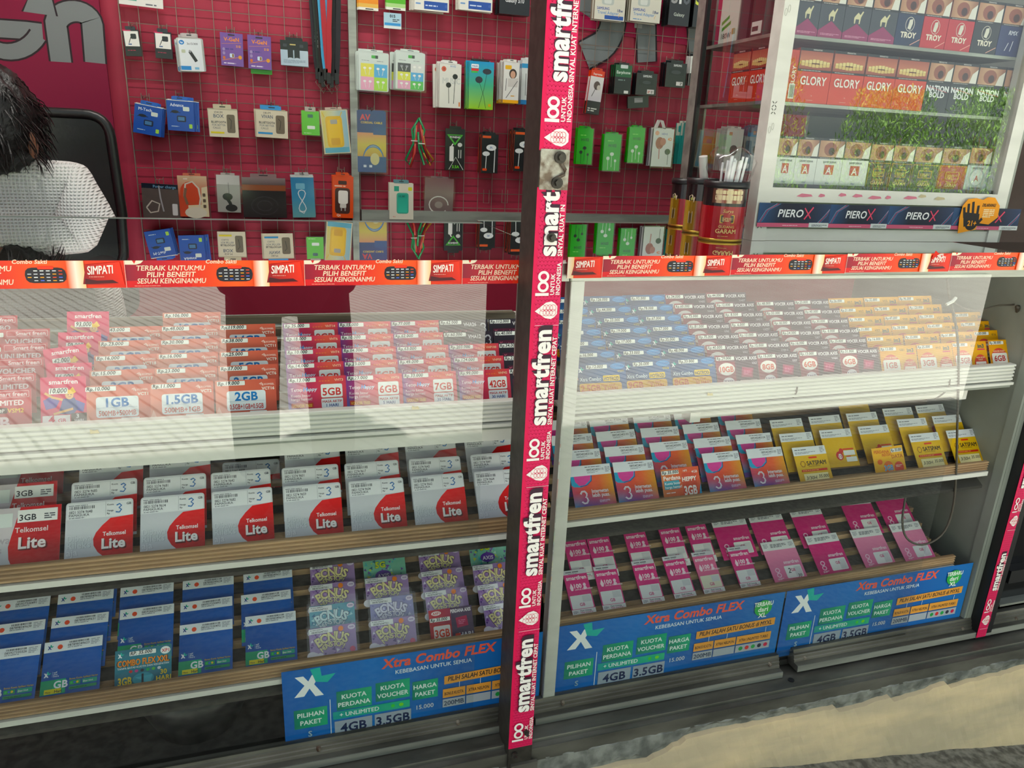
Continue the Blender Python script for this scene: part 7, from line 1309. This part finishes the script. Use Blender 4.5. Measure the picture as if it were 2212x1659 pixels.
for i in range(420):
    an = rnd.uniform(-2.2, 2.2); zz_ = rnd.uniform(-.6, .95); rr = math.sqrt(max(0, 1 - zz_ * zz_)); d = Vector((math.cos(an) * rr, math.sin(an) * rr, zz_))
    p = Vector(hp) + Vector((d.x * .074, d.y * .082, d.z * .094)); dn = Vector((rnd.uniform(-.2, .5), rnd.uniform(-.3, .2), -1)); g = d * .010 + dn * .02
    b.tube([p, p + g + d * .004, p + g * 1.5 + dn * .006], [.0013, .0011, .0004], 3)
b.build('hair_strands', 'hair', hair)
fc = Vector(hp) + Vector((-.03, -.072, -.045))
for s in (-1, 1): blob_mesh('eye', fc + Vector((s * .028, .012, .012)), (.010, .006, .006), 'plastic_white', t, seg=12)
blob_mesh('nose', fc + Vector((0, -.004, -.006)), (.011, .016, .016), 'skin', t, seg=14); blob_mesh('mouth', fc + Vector((0, .008, -.036)), (.019, .006, .005), 'rust', t, seg=12)
blob_mesh('ear', Vector(hp) + Vector((.066, -.02, -.04)), (.008, .018, .026), 'skin', t, seg=14)
# ---- chair
cx = P(185, 300, 1.02); t = empty('office_chair', (cx.x - .12, 1.04, .05)); tag(t, 'black padded chair back against the maroon banner behind the shopkeeper', 'chair')
b = MB(); zt = P(185, 246, 1.04).z - .05; bw = P(250, 330, 1.04).x - (cx.x - .12)
pr = fillet([(-bw, zt - .48), (bw * 1.02, zt - .48), (bw * .93, zt), (-bw * .9, zt)], .05, 6)
k = len(b.v); n = len(pr); b.v += [(x, 0 + .02 * math.cos(x * 3), z) for x, z in pr] + [(x, .05, z) for x, z in pr]; b.f += [(k + i, k + (i + 1) % n, k + n + (i + 1) % n, k + n + i) for i in range(n)] + [tuple(k + i for i in range(n)), tuple(k + n + i for i in reversed(range(n)))]
b.build('backrest', 'chair', t)
b = MB(); b.sm = True; b.tube([(x, .02, z) for x, z in pr], .012, 8, True); b.build('piping', 'chair', t)
MB().box(-.22, .22, -.42, .02, .40, .48).build('seat', 'chair', t); b = MB(); b.lathe([(.03, .06), (.03, .40)], (0, -.2, 0), 16); b.build('column', 'steel', t)
b = MB(); [b.tube([(0, -.2, .07), (.25 * math.cos(q * 1.257), -.2 + .25 * math.sin(q * 1.257), .04)], .018, 8) for q in range(5)]; b.build('star_base', 'steel', t)
# ---- the photographer, seen only as a dark reflection
t = empty('person', (0.02, -1.42, 0)); tag(t, 'standing person in dark clothes holding a phone, seen mirrored in the counter glass', 'person')
pts = {'pel': ((0, 0, .86), (.16, .11)), 'wst': ((0, 0, 1.0), (.135, .10)), 'ch': ((0, 0, 1.18), (.16, .11)), 'nb': ((0, .01, 1.33), (.08, .07)), 'nk': ((0, .02, 1.40), .05), 'hd': ((0, .04, 1.48), (.068, .075)), 'ht': ((0, .04, 1.57), (.07, .075)),
       'sl': ((.17, 0, 1.30), .055), 'el': ((.23, .12, 1.08), .042), 'wl': ((.10, .34, 1.16), .028), 'sr': ((-.17, 0, 1.30), .055), 'er': ((-.24, .10, 1.07), .042), 'wr': ((-.11, .33, 1.16), .028),
       'hl': ((.10, 0, .82), .085), 'kl': ((.11, .02, .46), .058), 'al': ((.12, 0, .08), .040), 'fl': ((.13, .14, .045), .036), 'hr': ((-.10, 0, .82), .085), 'kr': ((-.11, .02, .46), .058), 'ar': ((-.12, 0, .08), .040), 'fr': ((-.13, .14, .045), .036)}
ed = [('pel', 'wst'), ('wst', 'ch'), ('ch', 'nb'), ('nb', 'nk'), ('nk', 'hd'), ('hd', 'ht'), ('nb', 'sl'), ('sl', 'el'), ('el', 'wl'), ('nb', 'sr'), ('sr', 'er'), ('er', 'wr'), ('pel', 'hl'), ('hl', 'kl'), ('kl', 'al'), ('al', 'fl'), ('pel', 'hr'), ('hr', 'kr'), ('kr', 'ar'), ('ar', 'fr')]
hand(pts, ed, pts['wl'][0], 'wl', (-.55, .25, .4), (.2, .9, -.3), -1, .9, .3); hand(pts, ed, pts['wr'][0], 'wr', (.55, .25, .4), (-.2, .9, -.3), 1, .9, .3)
skinned('body', pts, ed, 'skin', t)
skinned('jacket', {'h': ((0, 0, .68), (.27, .15)), 'p': ((0, 0, .86), (.235, .14)), 'w': ((0, 0, 1.02), (.20, .125)), 'c': ((0, 0, 1.18), (.19, .125)), 'n': ((0, .01, 1.31), (.09, .08)), 'sl': ((.18, 0, 1.29), .07), 'el': ((.24, .12, 1.08), .066), 'wl': ((.14, .28, 1.14), .045), 'sr': ((-.18, 0, 1.29), .07), 'er': ((-.25, .10, 1.07), .066), 'wr': ((-.15, .27, 1.14), .045)}, [('h', 'p'), ('p', 'w'), ('w', 'c'), ('c', 'n'), ('n', 'sl'), ('sl', 'el'), ('el', 'wl'), ('n', 'sr'), ('sr', 'er'), ('er', 'wr')], 'dark_cloth', t)
skinned('trousers', {'p': ((0, 0, .84), (.165, .12)), 'hl': ((.10, 0, .78), .10), 'kl': ((.12, .01, .45), .085), 'al': ((.125, 0, .10), .075), 'hr': ((-.10, 0, .78), .10), 'kr': ((-.12, .01, .45), .085), 'ar': ((-.125, 0, .10), .075)}, [('p', 'hl'), ('hl', 'kl'), ('kl', 'al'), ('p', 'hr'), ('hr', 'kr'), ('kr', 'ar')], 'denim', t)
blob_mesh('hair', (0, .025, 1.56), (.085, .098, .092), 'hair', t, .06, 32, 5)
for s in (-1, 1): blob_mesh('eye', (s * .028, .112, 1.53), (.011, .006, .007), 'plastic_white', t, seg=12); blob_mesh('ear', (s * .078, .03, 1.51), (.008, .018, .026), 'skin', t, seg=12)
blob_mesh('nose', (0, .122, 1.505), (.011, .016, .018), 'skin', t, seg=14); blob_mesh('mouth', (0, .112, 1.47), (.02, .006, .005), 'rust', t, seg=12)
b = MB(); b.box(-.078, .078, -.036, .036, .010, .018); o = b.build('phone', 'blackgloss'); o.matrix_world = cam.matrix_world.copy(); tag(o, 'dark phone held level in the standing person hands', 'phone')
# ---- hedge plants across the street, mirrored in the cabinet glass
def bush(x, y, h, r, seed):
    rnd = random.Random(seed); t = empty('leafy_bush', (x, y, 0)); b = MB()
    for i in range(6500):
        an = rnd.uniform(0, 6.28); z = rnd.uniform(.05, 1) ** .8 * h; q = r * math.sqrt(rnd.random()) * (1 - .45 * (z / h) ** 2); p = Vector((q * math.cos(an), q * math.sin(an) * .7, z)); s = rnd.uniform(.05, .12)
        u = Vector((rnd.uniform(-1, 1), rnd.uniform(-1, 1), rnd.uniform(.2, 2))).normalized() * s; v = Vector((rnd.uniform(-1, 1), rnd.uniform(-1, 1), rnd.uniform(-.5, .5))).normalized() * s * .13
        k = len(b.v); b.v += [tuple(p), tuple(p + u * .5 + v), tuple(p + u), tuple(p + u * .5 - v)]; b.f.append((k, k + 1, k + 2, k + 3))
    b.build('leaves', 'leaf', t); b = MB(); [b.tube([(.03 * q, 0, 0), (.12 * q, .02, h * .7)], .012, 6) for q in (-2, -1, 0, 1, 2)]; b.build('stems', 'wood', t); return t
for i, x in enumerate((-4.6, -2.3, 0.1, 2.4, 4.7, 7.0, 9.3, 11.6)):
    tag(bush(x, -8.6 - .3 * (i % 2), 2.3 + .3 * ((i * 7) % 3) / 2, 1.1, i), f'leafy green bush across the street, mirrored in the cabinet glass, {NTH[i + 1]} along', 'bush', 'bushes across the street')
# ---- lamp of the shop
ld = bpy.data.lights.new('shop_lamp', 'AREA'); ld.shape = 'RECTANGLE'; ld.size = 1.2; ld.size_y = .05; ld.energy = 28; ld.color = (1, .96, .9)
lo = bpy.data.objects.new('shop_lamp_light', ld); C.objects.link(lo); lo.location = (.1, .62, 2.6)
t = empty('ceiling_lamp', (.1, .62, 2.62)); tag(t, 'long tube lamp on the shop ceiling', 'lamp'); MB().box(-.62, .62, -.04, .04, .01, .08).build('lamp_body', 'plastic_white', t)
# ============================================================ SMALL THINGS
a = Art(); a.box(46, 5, 6, 'e2e2da'); o = a.build('paper_strip', None, 'paper'); q = P(828, 682, .415); o.location = (q.x, .41, Z(-.3215)); o.scale.x = 2.4; tag(o, 'long white paper strip lying on the rear track of the first case', 'paper')
a = Art(); a.box(30, 6, 8, 'c43a34'); a.rect(15, 0, 15, 6, 'e0e0dc'); o = a.build('folded_wrapper', None, 'paper'); q = P(606, 684, .415); o.location = (q.x, .41, Z(-.3215)); tag(o, 'red and white folded wrapper on the rear track of the first case', 'wrapper')
a = Art(); a.box(78, 36, .3, 'a8bcae'); a.grad(0, 0, 78, 36, ['7ab0b0', 'b4c0a8', 'a0b8a4']); a.ell(58, 18, 10, 13, '5c8c80', 20); a.ell(58, 18, 8, 11, '86aa9a', 20); a.poly([(20, 14), (27, 10), (30, 18), (36, 20), (29, 24), (25, 29), (22, 21), (14, 19)], '3c7c6c'); a.greek(6, 28, 24, 3, '4c8078')
o = a.build('banknote', None, 'paper'); q = P(520, 1510, .03); o.location = q; o.rotation_euler = (-.25, -.12, .0); tag(o, 'pale green banknote propped behind the glass beside the blue poster', 'banknote')
a = Art(); a.slab([(0, 0), (14, 8), (20, 2), (21, 10), (14, 17), (6, 9)], .3, 'd8382c', 'a82820'); a.poly([(14, 8), (20, 2), (28, 4), (29, 12), (21, 11)], 'ecd8cc'); a.poly([(22, 5), (26, 7), (23, 9)], 'c8202c')
o = a.build('torn_paper_flap', None, 'paper'); q = P(2012, 562, -.012); o.location = q; o.rotation_euler = (-.5, 0, 0); tag(o, 'torn red and white flap curling up from the banner edge', 'paper scrap')
